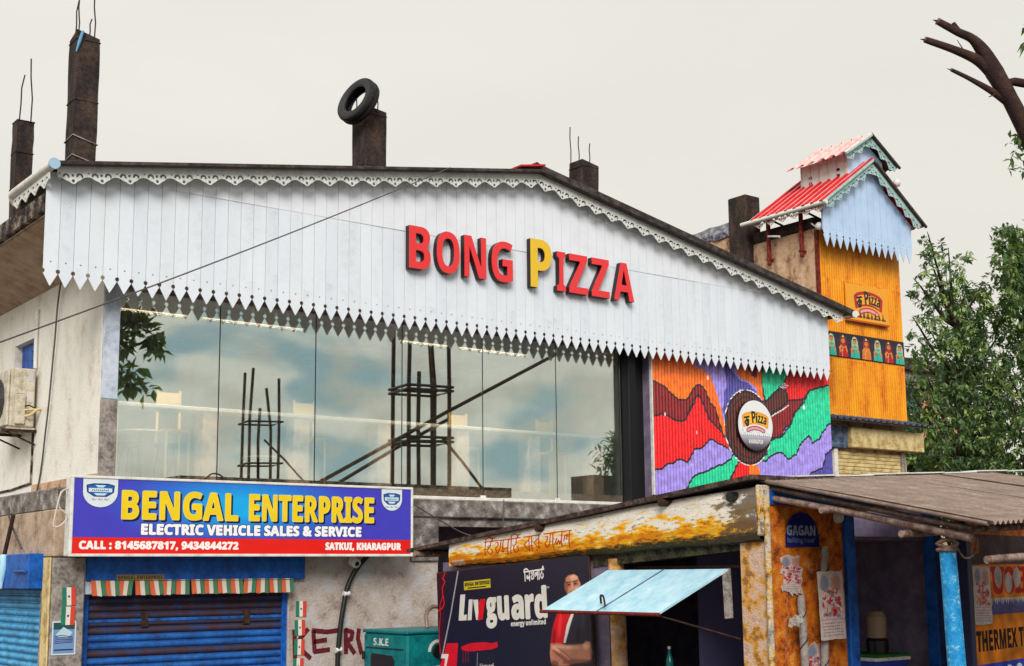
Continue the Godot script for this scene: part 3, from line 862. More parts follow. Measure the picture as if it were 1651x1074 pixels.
# the restaurant's mark: a Bengali word and «Pizza» on an arch, over a ribbon
func logo(im: Image, c: Vector2, half: float, on_yellow: bool) -> void:
	var back := Color(0.70, 0.05, 0.06) if on_yellow else Color(0.93, 0.62, 0.20)
	var inkc := Color(0.07, 0.05, 0.05)
	var arch := PackedVector2Array()
	for k in 13:
		var t := -1.0 + k / 6.0
		arch.append(c + Vector2(t * half, -half * 0.34 + t * t * half * 0.20 + (half * 0.06 if absf(t) > 0.9 else 0.0)))
	for k in 13:
		var t := 1.0 - k / 6.0
		arch.append(c + Vector2(t * half * 0.92, half * 0.24 + t * t * half * 0.20))
	stroke(im, arch, half * 0.13, back, true)
	fill(im, arch, back)
	if on_yellow:
		fill(im, scaled(arch, Vector2(0.88, 0.8), c * Vector2(0.12, 0.2) + Vector2(0, half * 0.02)), Color(0.95, 0.64, 0.06))
	else:
		fill(im, scaled(arch, Vector2(0.88, 0.8), c * Vector2(0.12, 0.2) + Vector2(0, half * 0.02)), Color(0.96, 0.76, 0.22))
	bengali(im, ["ba", "ang"], c + Vector2(-half * 0.86, -half * 0.02), half * 0.5, 0.82, half * 0.1, inkc, -0.2)
	var xs := [-0.28, 0.04, 0.2, 0.42, 0.64]
	var ch := ["P", "i", "z", "z", "a"]
	for k in 5:
		var hh: float = [0.62, 0.5, 0.4, 0.4, 0.4][k] * half
		var x: float = xs[k]
		letter(im, ch[k], Rect2(c.x + x * half, c.y + half * (0.20 + x * x * 0.20) - hh, half * [0.3, 0.12, 0.2, 0.2, 0.22][k], hh), inkc, "bold", 1.5, x * 0.35)
	var rib := PackedVector2Array()
	for k in 9:
		var t := -1.0 + k / 4.0
		rib.append(c + Vector2(t * half * 0.62, half * 0.50 + t * t * half * 0.14))
	stroke(im, rib, half * 0.24, Color(0.62, 0.06, 0.10))
	stroke(im, rib, half * 0.13, Color(0.90, 0.62, 0.64))

# ------------------------------------------------------------------ glass front and what stands behind it
const JOINTS := [6.66, 8.25, 9.87, 11.47, 13.10, 14.72, 16.27]
func build_glass_room() -> void:
	var b: Node3D = M.building
	var glazing := part("glazing", b)
	for i in 6:
		slab_part("glass_pane", Vector3(JOINTS[i] + 0.009, 3.862, -0.626), Vector3(JOINTS[i + 1] - 0.009, 7.04, -0.614), M.mirror_pane, glazing)
		if i:
			slab_part("patch_fitting", Vector3(JOINTS[i] - 0.05, 3.864, -0.64), Vector3(JOINTS[i] + 0.05, 3.90, -0.60), M.white_paint, glazing)
			slab_part("joint_seal", Vector3(JOINTS[i] - 0.0085, 3.90, -0.625), Vector3(JOINTS[i] + 0.0085, 7.04, -0.615), M.black, glazing)
	slab_part("dark_post", Vector3(16.28, 3.80, -0.70), Vector3(16.46, 7.04, -0.40), M.black_metal, glazing, 0.01)
	slab_part("dark_post", Vector3(16.46, 3.80, -0.70), Vector3(16.75, 7.04, -0.52), M.black, glazing, 0.01)
	slab_part("left_seal", Vector3(6.645, 3.86, -0.63), Vector3(6.668, 7.04, -0.60), M.black, glazing)
	slab_part("room_floor", Vector3(6.62, 3.802, -9.9), Vector3(22, 3.86, -0.76), M.room, b)
	slab_part("room_partition", Vector3(6.62, 3.86, -7.2), Vector3(17, 7.05, -7.0), M.room, b)
	slab_part("room_partition", Vector3(16.76, 3.86, -7.0), Vector3(16.95, 7.05, -0.72), M.room, b)
	slab_part("room_lining", Vector3(6.625, 3.86, -7.0), Vector3(6.64, 7.05, -0.66), M.room, b)
	slab_part("ceiling_lining", Vector3(6.64, 6.98, -7.0), Vector3(16.76, 7.04, -0.75), M.room_dark, b)
	# strip lights just inside the glass, along the ceiling
	var glow := plain(Color(1, 1, 1), 0.4)
	glow.emission_enabled = true
	glow.emission = Color(1.0, 0.86, 0.72)
	glow.emission_energy_multiplier = 1.0
	var names := ["above the reflected leaves", "over the second and third panes", "over the fourth pane", "over the fifth pane"]
	var k := 0
	for s in [[6.72, 7.80], [8.05, 9.75], [11.55, 12.5], [12.75, 14.2]]:
		var t := thing("strip_light", "thin glowing strip light behind the glass " + names[k], "lamp", Vector3((s[0] + s[1]) / 2, 6.44, -0.80), "strip lights along the restaurant ceiling")
		slab_part("glowing_tube", Vector3((s[0] - s[1]) / 2, -0.008, -0.008), Vector3((s[1] - s[0]) / 2, 0.008, 0.008), glow, t)
		for e in [-0.42, 0.42]:
			tube_part("hanger", [Vector3((s[1] - s[0]) * e, 0.014, 0), Vector3((s[1] - s[0]) * e, 0.55, 0)], 0.004, M.black, t, 5)
		var l := AreaLight3D.new()
		l.name = "strip_glow"
		l.area_size = Vector2(s[1] - s[0], 0.016)
		l.light_energy = 2.2
		l.light_color = Color(1.0, 0.88, 0.75)
		l.area_range = 9.0
		l.shadow_enabled = true
		t.add_child(l)
		l.rotation_degrees = Vector3(-90, 0, 0)
		l.position = Vector3(0, -0.018, 0)
		k += 1
	# window counter with wide supports
	var c := thing("window_counter", "long pale bar counter on wide supports just behind the glass", "counter", Vector3(0, 3.86, 0))
	slab_part("counter_top", Vector3(6.7, 1.22, -1.62), Vector3(16.6, 1.28, -1.18), M.trim, c, 0.01)
	for x in [6.83, 8.42, 9.98, 11.52, 13.12, 14.70, 16.22]:
		slab_part("support", Vector3(x - 0.13, 0, -1.55), Vector3(x + 0.13, 1.22, -1.22), M.counter_post, c, 0.008)
	var where := ["behind the first glass pane from the wall", "behind the third glass pane from the wall", "behind the fifth glass pane", "behind the last glass pane, beside the black post"]
	k = 0
	for x in [8.11, 10.5, 13.65, 15.67]:
		var s := thing("counter_chair", "cream wooden chair back above the counter, " + where[k], "chair", Vector3(x, 3.86, -1.95), "cream chairs along the window counter")
		slab_part("seat", Vector3(-0.2, 0.95, -0.2), Vector3(0.2, 0.99, 0.2), M.chair_wood, s, 0.008)
		slab_part("backrest", Vector3(-0.17, 1.40, -0.215), Vector3(0.17, 1.60, -0.19), M.chair_wood, s, 0.006)
		for e in [-1, 1]:
			slab_part("leg", Vector3(e * 0.185 - 0.018, 0, -0.22), Vector3(e * 0.185 + 0.018, 1.64, -0.185), M.chair_wood, s, 0.004)
			slab_part("leg", Vector3(e * 0.185 - 0.018, 0, 0.165), Vector3(e * 0.185 + 0.018, 0.95, 0.2), M.chair_wood, s, 0.004)
		k += 1
	for q in [[7.15, -3.2, 0.75, "low round dining table with white top, far inside beside the wall"], [7.75, -2.4, 1.0, "high round table with white top behind the first glass pane"], [10.3, -3.4, 0.78, "pale round dining table far behind the third glass pane"]]:
		var t := thing("dining_table", q[3], "table", Vector3(q[0], 3.86, q[1]), "tables inside the restaurant")
		var g := Geo.new()
		g.lathe([Vector2(0.001, q[2]), Vector2(0.34, q[2]), Vector2(0.34, q[2] - 0.03), Vector2(0.001, q[2] - 0.03)], 18, false)
		put(g, "table_top", M.white_paint, t)
		tube_part("leg", [Vector3(0, 0.02, 0), Vector3(0, q[2] - 0.03, 0)], 0.035, M.black_metal, t)
		g = Geo.new()
		g.lathe([Vector2(0.001, 0.03), Vector2(0.2, 0.02), Vector2(0.22, 0.0)], 14, false)
		put(g, "foot", M.black_metal, t)
	for q in [[7.45, -2.0, "dark bar stool left of the high table behind the first pane"], [8.0, -1.95, "dark bar stool right of the high table behind the first pane"]]:
		var t := thing("bar_stool", q[2], "stool", Vector3(q[0], 3.86, q[1]), "bar stools inside the restaurant")
		var g := Geo.new()
		g.lathe([Vector2(0.001, 0.78), Vector2(0.16, 0.77), Vector2(0.18, 0.74), Vector2(0.17, 0.70), Vector2(0.001, 0.70)], 14)
		put(g, "seat", plain(Color(0.10, 0.16, 0.19), 0.5), t)
		for a in 4:
			var d := Vector3(cos(a * PI / 2 + 0.6), 0, sin(a * PI / 2 + 0.6))
			tube_part("leg", [d * 0.12 + Vector3(0, 0.7, 0), d * 0.2], 0.014, M.black_metal, t, 6)

# ------------------------------------------------------------------ plank gable with cut-out teeth and lace boards
func roof_y(x: float) -> float:
	return 8.07 + (x - 5.46) * 0.1659 if x < 13.72 else 9.44 - (x - 13.72) * 0.1943

# one plank: straight sides, half a keyhole at each lower corner and a pointed tip
func plank_shape(w: float, left_top: float, right_top: float, mid_top: float, tip: float, neck: float, hole: float, gap: float) -> PackedVector2Array:
	var p := PackedVector2Array([Vector2(gap, left_top)])
	if mid_top > 0.0:
		p.append(Vector2(w / 2, mid_top))
	p.append(Vector2(w - gap, right_top))
	for k in 7:
		var a := PI / 2 + PI * k / 6.0
		var q := Vector2(w + cos(a) * hole, neck + sin(a) * hole)
		q.x = minf(q.x, w - gap)
		p.append(q)
	p.append(Vector2(w / 2 + 0.004, tip))
	p.append(Vector2(w / 2 - 0.004, tip))
	for k in 7:
		var a := -PI / 2 + PI * k / 6.0
		var q := Vector2(cos(a) * hole, neck + sin(a) * hole)
		q.x = maxf(q.x, gap)
		p.append(q)
	var out := PackedVector2Array()
	for q in p:
		if out.is_empty() or out[-1].distance_to(q) > 0.0008:
			out.append(q)
	return out

func lace_mesh(length: float, board: float) -> ArrayMesh:
	var o := PackedVector2Array([Vector2(0, 0), Vector2(length, 0)])
	var f := [[1.0, 0.050], [0.92, 0.053], [0.84, 0.066], [0.77, 0.086], [0.70, 0.100], [0.63, 0.112], [0.57, 0.134], [0.5, 0.142]]
	for q in f:
		o.append(Vector2(q[0] * length, -board - q[1]))
	for i in range(f.size() - 2, -1, -1):
		o.append(Vector2((1.0 - f[i][0]) * length, -board - f[i][1]))
	var holes := [circle(Vector2(length * 0.5, -board - 0.100), 0.024, 10), circle(Vector2(length * 0.5, -board - 0.026), 0.021, 8), circle(Vector2(length * 0.06, -board + 0.0), 0.014, 8)]
	for s in [0.27, 0.74]:
		var c := PackedVector2Array()
		for k in 9:
			var a := deg_to_rad(-25 + k * 27)
			c.append(Vector2(s * length + cos(a) * 0.050, -board - 0.042 + sin(a) * 0.050))
		for k in 9:
			var a := deg_to_rad(191 - k * 27)
			c.append(Vector2(s * length + cos(a) * 0.022, -board - 0.046 + sin(a) * 0.022))
		holes.append(c)
	var g := Geo.new()
	g.pierced(o, holes, 0.014)
	return g.mesh()

func build_gable() -> void:
	var b: Node3D = M.building
	var siding := part("gable_siding", b)
	var w := 0.2043
	for i in 79:
		var x := 5.40 + i * w
		var l := roof_y(x) - 0.03
		var r := roof_y(x + w) - 0.03
		var m := roof_y(x + w / 2) - 0.03
		var jitter := 0.0015 * sin(i * 12.9898)
		var split := minf(l, r) > 8.13
		var g := Geo.new()
		g.at = Transform3D(Basis(Vector3.UP, 0.004 * sin(i * 7.31)), Vector3(x, 0, jitter))
		var shape := plank_shape(w, 8.09 if split else l, 8.09 if split else r, 0.0, 6.47 + 0.006 * sin(i * 5.3), 6.67, 0.031, 0.003)
		g.pierced(shape, [circle(Vector2(w / 2, 6.80), 0.0125, 8)], 0.012)
		put(g, "plank", M.planks[(i * 7 + i / 5) % 4], siding)
		if split:
			g = Geo.new()
			g.at = Transform3D(Basis(Vector3.UP, 0.004 * sin(i * 3.7)), Vector3(x, 0, 0.007 - jitter))
			var top := PackedVector2Array([Vector2(0.003, 8.075), Vector2(w - 0.003, 8.075), Vector2(w - 0.003, r)])
			if x < 13.72 and x + w > 13.72:
				top.append(Vector2(13.72 - x, roof_y(13.72) - 0.03))
			top.append(Vector2(0.003, l))
			g.prism(top, 0.012)
			put(g, "upper_plank", M.plank_upper, siding)
	# rails behind, on which the planks are nailed
	var back := Geo.new()
	back.at = Transform3D(Basis(), Vector3(0, 0, -0.02))
	back.prism(PackedVector2Array([Vector2(5.42, 6.76), Vector2(21.52, 6.76), Vector2(21.52, roof_y(21.52) - 0.05), Vector2(13.72, roof_y(13.72) - 0.05), Vector2(5.42, roof_y(5.42) - 0.05)]), 0.02)
	put(back, "backing_board", M.plank, siding)
	slab_part("rail", Vector3(5.42, 6.80, -0.13), Vector3(21.5, 6.90, -0.041), M.iron, siding)
	slab_part("soffit_board", Vector3(6.45, 6.90, -0.60), Vector3(21.6, 6.93, -0.135), M.bamboo, siding)
	# lace boards along both slopes
	var trim := part("lace_trim", b)
	for side in 2:
		var a := Vector2(5.46, 8.07) if side == 0 else Vector2(13.72, 9.44)
		var e := Vector2(13.72, 9.44) if side == 0 else Vector2(21.78, 7.874)
		var n := 21
		var len := a.distance_to(e) / n
		var mesh := lace_mesh(len - 0.0015, 0.105 if side == 0 else 0.115)
		var dir := (e - a).normalized()
		for i in n:
			var o := put(mesh, "lace_board", M.trim, trim)
			var p := a + dir * len * i
			o.transform = Transform3D(Basis(Vector3(0, 0, 1), dir.angle()), Vector3(p.x, p.y, 0.22 + (0.002 if i % 2 else 0.0)))
	var eave := lace_mesh(0.40, 0.09)
	for i in 4:
		var o := put(eave, "lace_board", M.trim, trim)
		o.transform = Transform3D(FACE_LEFT, Vector3(5.37, 8.02, -1.4 + i * 0.40))
	# roof sheets, their dark edge flashing and the ridge cap
	var roof := part("gable_roof", b)
	for side in 2:
		var a := Vector2(5.40, 8.06) if side == 0 else Vector2(13.72, 9.45)
		var e := Vector2(13.72, 9.45) if side == 0 else Vector2(21.98, 7.845)
		var th := 0.055 if side == 0 else 0.12
		var dir := (e - a).normalized()
		var up := dir.orthogonal() * (-1.0 if dir.orthogonal().y < 0 else 1.0)
		var bs := Basis(Vector3(0, 0, 1), dir.angle())
		var g := Geo.new()
		var mid := (a + e) / 2 + up * 0.03
		g.box(Vector3(mid.x, mid.y, -0.58), Vector3(a.distance_to(e), 0.03, 1.66), bs)
		put(g, "roof_sheet", M.roof_dark, roof)
		g = Geo.new()
		mid = (a + e) / 2 + up * (th / 2 - 0.016)
		g.box(Vector3(mid.x, mid.y, 0.31), Vector3(a.distance_to(e), th, 0.10), bs, 0.008)
		put(g, "edge_flashing", M.roof_dark, roof)
	var rc := Geo.new()
	rc.box(Vector3(13.55, 9.545, -0.4), Vector3(0.55, 0.03, 1.4), Basis(Vector3(0, 0, 1), 0.19))
	put(rc, "ridge_cap", M.roof_red, roof)
	rc = Geo.new()
	rc.box(Vector3(14.12, 9.56, -0.5), Vector3(0.72, 0.03, 1.2), Basis(Vector3(0, 0, 1), -0.36))
	put(rc, "ridge_cap", M.roof_dark, roof)
	var gut := part("eaves_gutter", b)
	tube_part("gutter_pipe", [Vector3(5.38, 8.05, 0.35), Vector3(5.36, 8.04, -1.3)], 0.062, M.white_paint, gut, 14)
	tube_part("end_cap", [Vector3(5.38, 8.05, 0.38), Vector3(5.38, 8.05, 0.35)], 0.078, M.pipe_blue, gut, 14)
	tube_part("elbow", bent([Vector3(5.36, 8.04, -1.25), Vector3(5.36, 8.02, -1.4), Vector3(5.44, 7.93, -1.46), Vector3(5.6, 7.92, -1.46)], 4), 0.06, M.white_paint, gut, 10)
	tube_part("right_gutter_end", [Vector3(21.95, 7.86, 0.40), Vector3(22.28, 7.93, -0.1)], 0.07, M.white_paint, gut, 10)
	slab_part("gable_support", Vector3(5.45, 7.78, -1.3), Vector3(5.55, 8.0, -0.1), M.iron, roof)

# ------------------------------------------------------------------ the raised letters
func build_letters() -> void:
	var face_red := plain(Color(0.90, 0.12, 0.15), 0.25)
	face_red.clearcoat_enabled = true
	face_red.clearcoat = 0.6
	var face_yellow := plain(Color(0.90, 0.73, 0.03), 0.25)
	face_yellow.clearcoat_enabled = true
	face_yellow.clearcoat = 0.6
	var side := plain(Color(0.12, 0.02, 0.03), 0.5)
	var spec := [["B", 11.13, 11.54, "red raised letter B that begins the restaurant name"], ["O", 11.66, 12.11, "red raised letter O after the B"], ["N", 12.21, 12.65, "red raised letter N between O and G"], ["G", 12.77, 13.21, "red raised letter G, last of the first word"], ["P", 13.60, 14.06, "tall yellow raised letter P, the only yellow letter on the white gable"], ["I", 14.18, 14.37, "narrow red raised letter I beside the yellow P"], ["Z", 14.45, 14.88, "first red raised letter Z, beside the narrow I"], ["Z", 14.97, 15.39, "second red raised letter Z, just before the A"], ["A", 15.50, 15.98, "red raised letter A that ends the restaurant name"]]
	for q in spec:
		var tall := 0.85 if q[0] == "P" else 0.70
		var t := thing("sign_letter", q[3] + " on the gable", "letter", Vector3(q[1], 7.45, 0.02), "raised letters of the restaurant name")
		for layer in 2:
			var g := Geo.new()
			var tm := TextMesh.new()
			tm.font = face_of("bold")
			tm.text = q[0]
			tm.font_size = 96
			tm.pixel_size = 0.01
			tm.curve_step = 1.0
			tm.depth = 1.0
			var bb := tm.get_aabb()
			var sc := Vector3((q[2] - q[1]) / bb.size.x, tall / bb.size.y, 0.10 if layer == 0 else 0.012)
			var o := put(tm, "side" if layer == 0 else "face", side if layer == 0 else (face_yellow if q[0] == "P" else face_red), t)
			o.scale = sc
			o.position = Vector3(-bb.position.x * sc.x, -bb.position.y * sc.y, 0.05 if layer == 0 else 0.107)

# ------------------------------------------------------------------ unfinished concrete pillars on the roof
func build_roof_pillars() -> void:
	var spec := [
		[Vector3(5.93, 7.76, -3.0), 0.26, 1.98, [[-0.06, 0.75, 0.03], [0.09, 1.0, -0.02]], "shorter dark concrete pillar with two rods at the building's outer roof corner"],
		[Vector3(6.71, 7.3, -2.6), 0.37, 3.86, [[-0.13, 0.62, 0.02], [-0.09, 0.72, 0.0], [0.05, 0.32, 0.02], [0.12, 0.72, -0.01]], "tallest dark concrete pillar, rods on top and wires tied round it, above the gable's eave"],
		[Vector3(12.0, 7.3, -2.6), 0.46, 3.72, [[0.12, 0.5, 0.0], [-0.2, 0.4, 0.02]], "rough concrete pillar that carries a tyre above the gable"],
		[Vector3(17.16, 7.3, -2.6), 0.43, 3.68, [[-0.08, 0.6, 0.0], [0.1, 0.45, 0.01], [-0.22, 0.8, 0.0]], "short broad concrete pillar with thin rods behind the gable's falling slope"],
	]
	var r := RandomNumberGenerator.new()
	r.seed = 4
	for q in spec:
		var t := thing("concrete_pillar", q[4], "pillar", q[0], "unfinished pillars on the roof")
		var g := Geo.new()
		var hw: float = q[1] / 2
		# slightly uneven square shaft
		var rings := []
		var steps := 13
		for i in steps:
			var y: float = q[2] * i / (steps - 1)
			var ring := []
			for c in [[-1, -1], [1, -1], [1, 1], [-1, 1]]:
				ring.append(Vector3(c[0] * hw + r.randf_range(-0.009, 0.006) * c[0], y + (r.randf_range(-0.07, 0.05) if i == steps - 1 else 0.0), c[1] * hw + r.randf_range(-0.009, 0.006) * c[1]))
			rings.append(ring)
		for i in steps - 1:
			for c in 4:
				var d := (c + 1) % 4
				var nr: Vector3 = (rings[i][c] + rings[i][d]) * Vector3(1, 0, 1)
				g.face([rings[i][c], rings[i][d], rings[i + 1][d]], nr.normalized())
				g.face([rings[i][c], rings[i + 1][d], rings[i + 1][c]], nr.normalized())
		g.face([rings[-1][0], rings[-1][1], rings[-1][2]], Vector3.UP)
		g.face([rings[-1][0], rings[-1][2], rings[-1][3]], Vector3.UP)
		put(g, "shaft", M.pillar, t)
		for y in [0.42, 0.71, 0.97]:
			slab_part("formwork_joint", Vector3(-hw - 0.012, q[2] * y - 0.012, -hw - 0.012), Vector3(hw + 0.012, q[2] * y + 0.008, hw + 0.012), M.pillar, t, 0.008)
		for k in q[3]:
			tube_part("rebar", [Vector3(k[0], q[2] - 0.1, k[0] * 0.7), Vector3(k[0] + k[2] * 0.2 + 0.012, q[2] + k[1] * 0.35, k[0] * 0.7), Vector3(k[0] + k[2] * 0.9 - 0.01, q[2] + k[1] * 0.7, k[0] * 0.7), Vector3(k[0] + k[2] * 1.9, q[2] + k[1], k[0] * 0.7)], 0.011, M.iron, t, 6)
		if q[2] > 3.8:
			for y in [2.10, 1.78]:
				var o := hw + 0.012
				tube_part("tie_wire", [Vector3(-o, y + 0.02, -o), Vector3(-o, y + 0.05, o), Vector3(o, y - 0.05, o), Vector3(o, y, -o), Vector3(-o, y + 0.02, -o)], 0.012, M.plaster_grey, t, 5)
			tube_part("blue_rag", [Vector3(-hw - 0.01, q[2] - 0.35, hw + 0.01), Vector3(-hw + 0.03, q[2] - 0.18, hw + 0.02), Vector3(-hw + 0.08, q[2] + 0.01, hw + 0.01)], [0.012, 0.03, 0.025], plain(Color(0.35, 0.58, 0.72), 0.7), t, 6)
	# tyre hung over the pillar's corner
	var ty := thing("old_tyre", "worn black tyre hung on a concrete pillar above the gable", "tyre", Vector3(11.66, 11.10, -2.42))
	var axis := Vector3(-0.92, 0.326, 0.19).normalized()
	var across := Vector3.UP.cross(axis).normalized()
	ty.basis = Basis(across, axis.cross(across), axis)
	var tg := Geo.new()
	tg.at = Transform3D(Basis(Vector3.RIGHT, PI / 2), Vector3.ZERO)
	tg.lathe([Vector2(0.40, -0.11), Vector2(0.435, -0.10), Vector2(0.45, -0.06), Vector2(0.45, -0.025), Vector2(0.44, -0.02), Vector2(0.44, 0.02), Vector2(0.45, 0.025), Vector2(0.45, 0.06), Vector2(0.435, 0.10), Vector2(0.40, 0.11)], 40)
	put(tg, "tread", M.rubber, ty)
	tg = Geo.new()
	tg.at = Transform3D(Basis(Vector3.RIGHT, PI / 2), Vector3.ZERO)
	for s in [-1.0, 1.0]:
		tg.lathe([Vector2(0.40, s * 0.11), Vector2(0.36, s * 0.118), Vector2(0.345, s * 0.110), Vector2(0.31, s * 0.115), Vector2(0.27, s * 0.095), Vector2(0.262, s * 0.07)], 40)
		tg.lathe([Vector2(0.262, s * 0.07), Vector2(0.30, s * 0.085), Vector2(0.40, s * 0.08), Vector2(0.43, s * 0.0)], 40)
	put(tg, "sidewall", plain(Color(0.13, 0.13, 0.14), 0.6), ty)

# ------------------------------------------------------------------ the blue signboard
func build_signboard() -> void:
	var s := thing("shop_signboard", "wide blue and red signboard with yellow lettering over the blue shutter", "signboard", Vector3(5.90, 2.90, -0.02))
	var w := 2048
	var h := 392
	var im := canvas(w, h, Color(0.26, 0.24, 0.74))
	# printed glow of lighter blue in the design
	var d := im.get_data()
	for y in 300:
		for x in w:
			var q := Vector2((x - 930.0) / 620.0, (y - 130.0) / 190.0)
			var t := clampf(1.25 - q.length(), 0.0, 1.0)
			var c := Color(0.26, 0.24, 0.74).lerp(Color(0.05, 0.66, 0.92), t)
			var o := (y * w + x) * 3
			d[o] = int(c.r * 255)
			d[o + 1] = int(c.g * 255)
			d[o + 2] = int(c.b * 255)
	im.set_data(w, h, false, Image.FORMAT_RGB8, d)
	im.fill_rect(Rect2i(0, 306, w, 86), Color(0.88, 0.10, 0.06))
	var box := Rect2(255, 56, 1535, 150)
	var words := [["BENGAL", Rect2(258, 58, 655, 148)], ["ENTERPRISE", Rect2(985, 58, 800, 148)]]
	for q in words:
		var rr: Rect2 = q[1]
		rr.position += Vector2(10, 10)
		letter(im, q[0], rr, Color(0.05, 0.06, 0.22), "bold", 6)
	for q in words:
		letter(im, q[0], q[1], Color(0.93, 0.84, 0.50), "bold", 5)
	for q in words:
		letter(im, q[0], q[1], Color(0.93, 0.80, 0.04), "bold", 1.8)
	letter(im, "ELECTRIC VEHICLE SALES & SERVICE", Rect2(366, 234, 1334, 54), Color(0.08, 0.08, 0.34), "bold", 7)
	letter(im, "ELECTRIC VEHICLE SALES & SERVICE", Rect2(366, 234, 1334, 54), Color(0.95, 0.95, 0.97), "bold", 3.5)
	letter(im, "CALL : 8145687817, 9434844272", Rect2(40, 326, 880, 46), Color(0.96, 0.94, 0.93), "bold", 2.5)
	letter(im, "SATKUI, KHARAGPUR", Rect2(1466, 326, 510, 46), Color(0.96, 0.94, 0.93), "bold", 2.5)
	for cx in [140.0, 1912.0]:
		var hw := 92.0 if cx < 1000 else 72.0
		var hh := 128.0 if cx < 1000 else 112.0
		var sh := PackedVector2Array([Vector2(cx - hw, -5), Vector2(cx + hw, -5)])
		for k in 13:
			var a := PI * k / 12.0
			sh.append(Vector2(cx + cos(a) * hw, hh * 0.55 + sin(a) * hh * 0.62))
		stroke(im, sh, 8, Color(0.12, 0.12, 0.42), true)
		fill(im, sh, Color(0.84, 0.88, 0.91))
		var bz := hw * 0.78
		var badge := PackedVector2Array([Vector2(cx - bz, 36), Vector2(cx - bz * 0.5, 28), Vector2(cx + bz * 0.5, 28), Vector2(cx + bz, 36), Vector2(cx + bz * 0.95, 70), Vector2(cx + bz * 0.45, 92), Vector2(cx - bz * 0.45, 92), Vector2(cx - bz * 0.95, 70)])
		fill(im, badge, Color(0.10, 0.36, 0.66))
		stroke(im, badge, 6, Color(0.08, 0.14, 0.34), true)
		im.fill_rect(Rect2i(int(cx - bz * 0.86), 50, int(bz * 1.72), 20), Color(0.80, 0.88, 0.92))
		fill(im, PackedVector2Array([Vector2(cx - bz * 0.4, 34), Vector2(cx + bz * 0.4, 34), Vector2(cx + bz * 0.2, 46), Vector2(cx - bz * 0.2, 46)]), Color(0.75, 0.88, 0.95))
		fill(im, PackedVector2Array([Vector2(cx - bz * 0.5, 76), Vector2(cx + bz * 0.5, 76), Vector2(cx + bz * 0.3, 88), Vector2(cx - bz * 0.3, 88)]), Color(0.75, 0.88, 0.95))
		for k in 9:
			im.fill_rect(Rect2i(int(cx - bz * 0.6 + k * bz * 0.14), 57 + (k % 2) * 2, int(bz * 0.09), 6), Color(0.10, 0.16, 0.30))
		for k in 3:
			stroke(im, pairs([cx - 44 + k * 32, 112, cx - 36 + k * 32, 104, cx - 32 + k * 32, 114, cx - 20 + k * 32, 106]), 3, Color(0.40, 0.46, 0.55))
	speckle(im, 0.05, 8, "coarse", 0.05)
	var g := Geo.new()
	g.panel(Vector3(0, 1.0, 0.121), Vector3(5.29, 1.0, 0.121), Vector3(5.29, 0, 0.121), Vector3(0, 0, 0.121))
	put(g, "printed_face", printed(im, 0.35), s)
	slab_part("case", Vector3(-0.03, -0.03, -0.10), Vector3(5.32, 1.03, 0.112), M.white_paint, s, 0.012)
	for q in [[Vector3(-0.035, 1.0, 0.09), Vector3(5.325, 1.036, 0.135)], [Vector3(-0.035, -0.036, 0.09), Vector3(5.325, 0.002, 0.135)], [Vector3(-0.036, 0.002, 0.09), Vector3(0.004, 1.0, 0.1345)], [Vector3(5.286, 0.002, 0.09), Vector3(5.326, 1.0, 0.1345)]]:
		slab_part("frame_strip", q[0], q[1], M.white_paint, s, 0.006)
	for x in [0.6, 2.6, 4.7]:
		slab_part("bracket", Vector3(x, 0.3, -0.40), Vector3(x + 0.04, 0.36, -0.10), M.iron, s)
	tube_part("cable_loop", bent([Vector3(1.72, 1.03, 0.05), Vector3(1.85, 1.05, 0.1), Vector3(1.98, 1.13, 0.06), Vector3(2.12, 1.12, 0.02), Vector3(2.22, 1.03, 0.05)], 5), 0.012, M.cable, s, 6)
	var rope := plain(Color(0.78, 0.74, 0.70), 0.8)
	tube_part("dangling_cord", bent([Vector3(-0.04, 0.86, 0.0), Vector3(-0.14, 0.80, 0.05), Vector3(-0.20, 0.56, 0.06), Vector3(-0.22, 0.36, 0.05), Vector3(-0.12, 0.38, 0.05), Vector3(-0.04, 0.5, 0.03), Vector3(-0.16, 0.62, 0.04), Vector3(-0.13, 0.82, 0.02)], 4), 0.012, rope, s, 6)

# ------------------------------------------------------------------ shutters, flags, generator, small things
func roll_shutter(called: String, label: String, at: Transform3D, wide: float, top: float, material: Material, rail: Material) -> Node3D:
	var t := thing(called, label, "shutter", Vector3.ZERO)
	t.transform = at
	var pitch := 0.102
	var n := int(top / pitch)
	var g := Geo.new()
	for k in 5:  # one slat: a rounded rib
		var a0 := PI * k / 5.0
		var a1 := PI * (k + 1) / 5.0
		var y0 := pitch * 0.5 - cos(a0) * pitch * 0.43
		var y1 := pitch * 0.5 - cos(a1) * pitch * 0.43
		var n0 := Vector3(0, -cos(a0), sin(a0) * 1.2).normalized()
		var n1 := Vector3(0, -cos(a1), sin(a1) * 1.2).normalized()
		g.tri(Vector3(0, y0, sin(a0) * 0.03), Vector3(wide, y0, sin(a0) * 0.03), Vector3(wide, y1, sin(a1) * 0.03), n0, n0, n1)
		g.tri(Vector3(0, y0, sin(a0) * 0.03), Vector3(wide, y1, sin(a1) * 0.03), Vector3(0, y1, sin(a1) * 0.03), n0, n1, n1)
	g.face([Vector3(0, 0, 0), Vector3(wide, 0, 0), Vector3(wide, pitch, 0), Vector3(0, pitch, 0)], Vector3(0, 0, -1))
	var mesh := g.mesh()
	for i in n:
		var o := put(mesh, "slat", M.shutter_rust if material == M.shutter_blue and (i < 6 or i == 8) else material, t)
		o.position = Vector3(0, top - (i + 1) * pitch, 0)
	slab_part("guide_rail", Vector3(-0.08, 0, -0.06), Vector3(0.0, top, 0.06), rail, t, 0.006)
	slab_part("guide_rail", Vector3(wide, 0, -0.06), Vector3(wide + 0.08, top, 0.06), rail, t, 0.006)
	return t

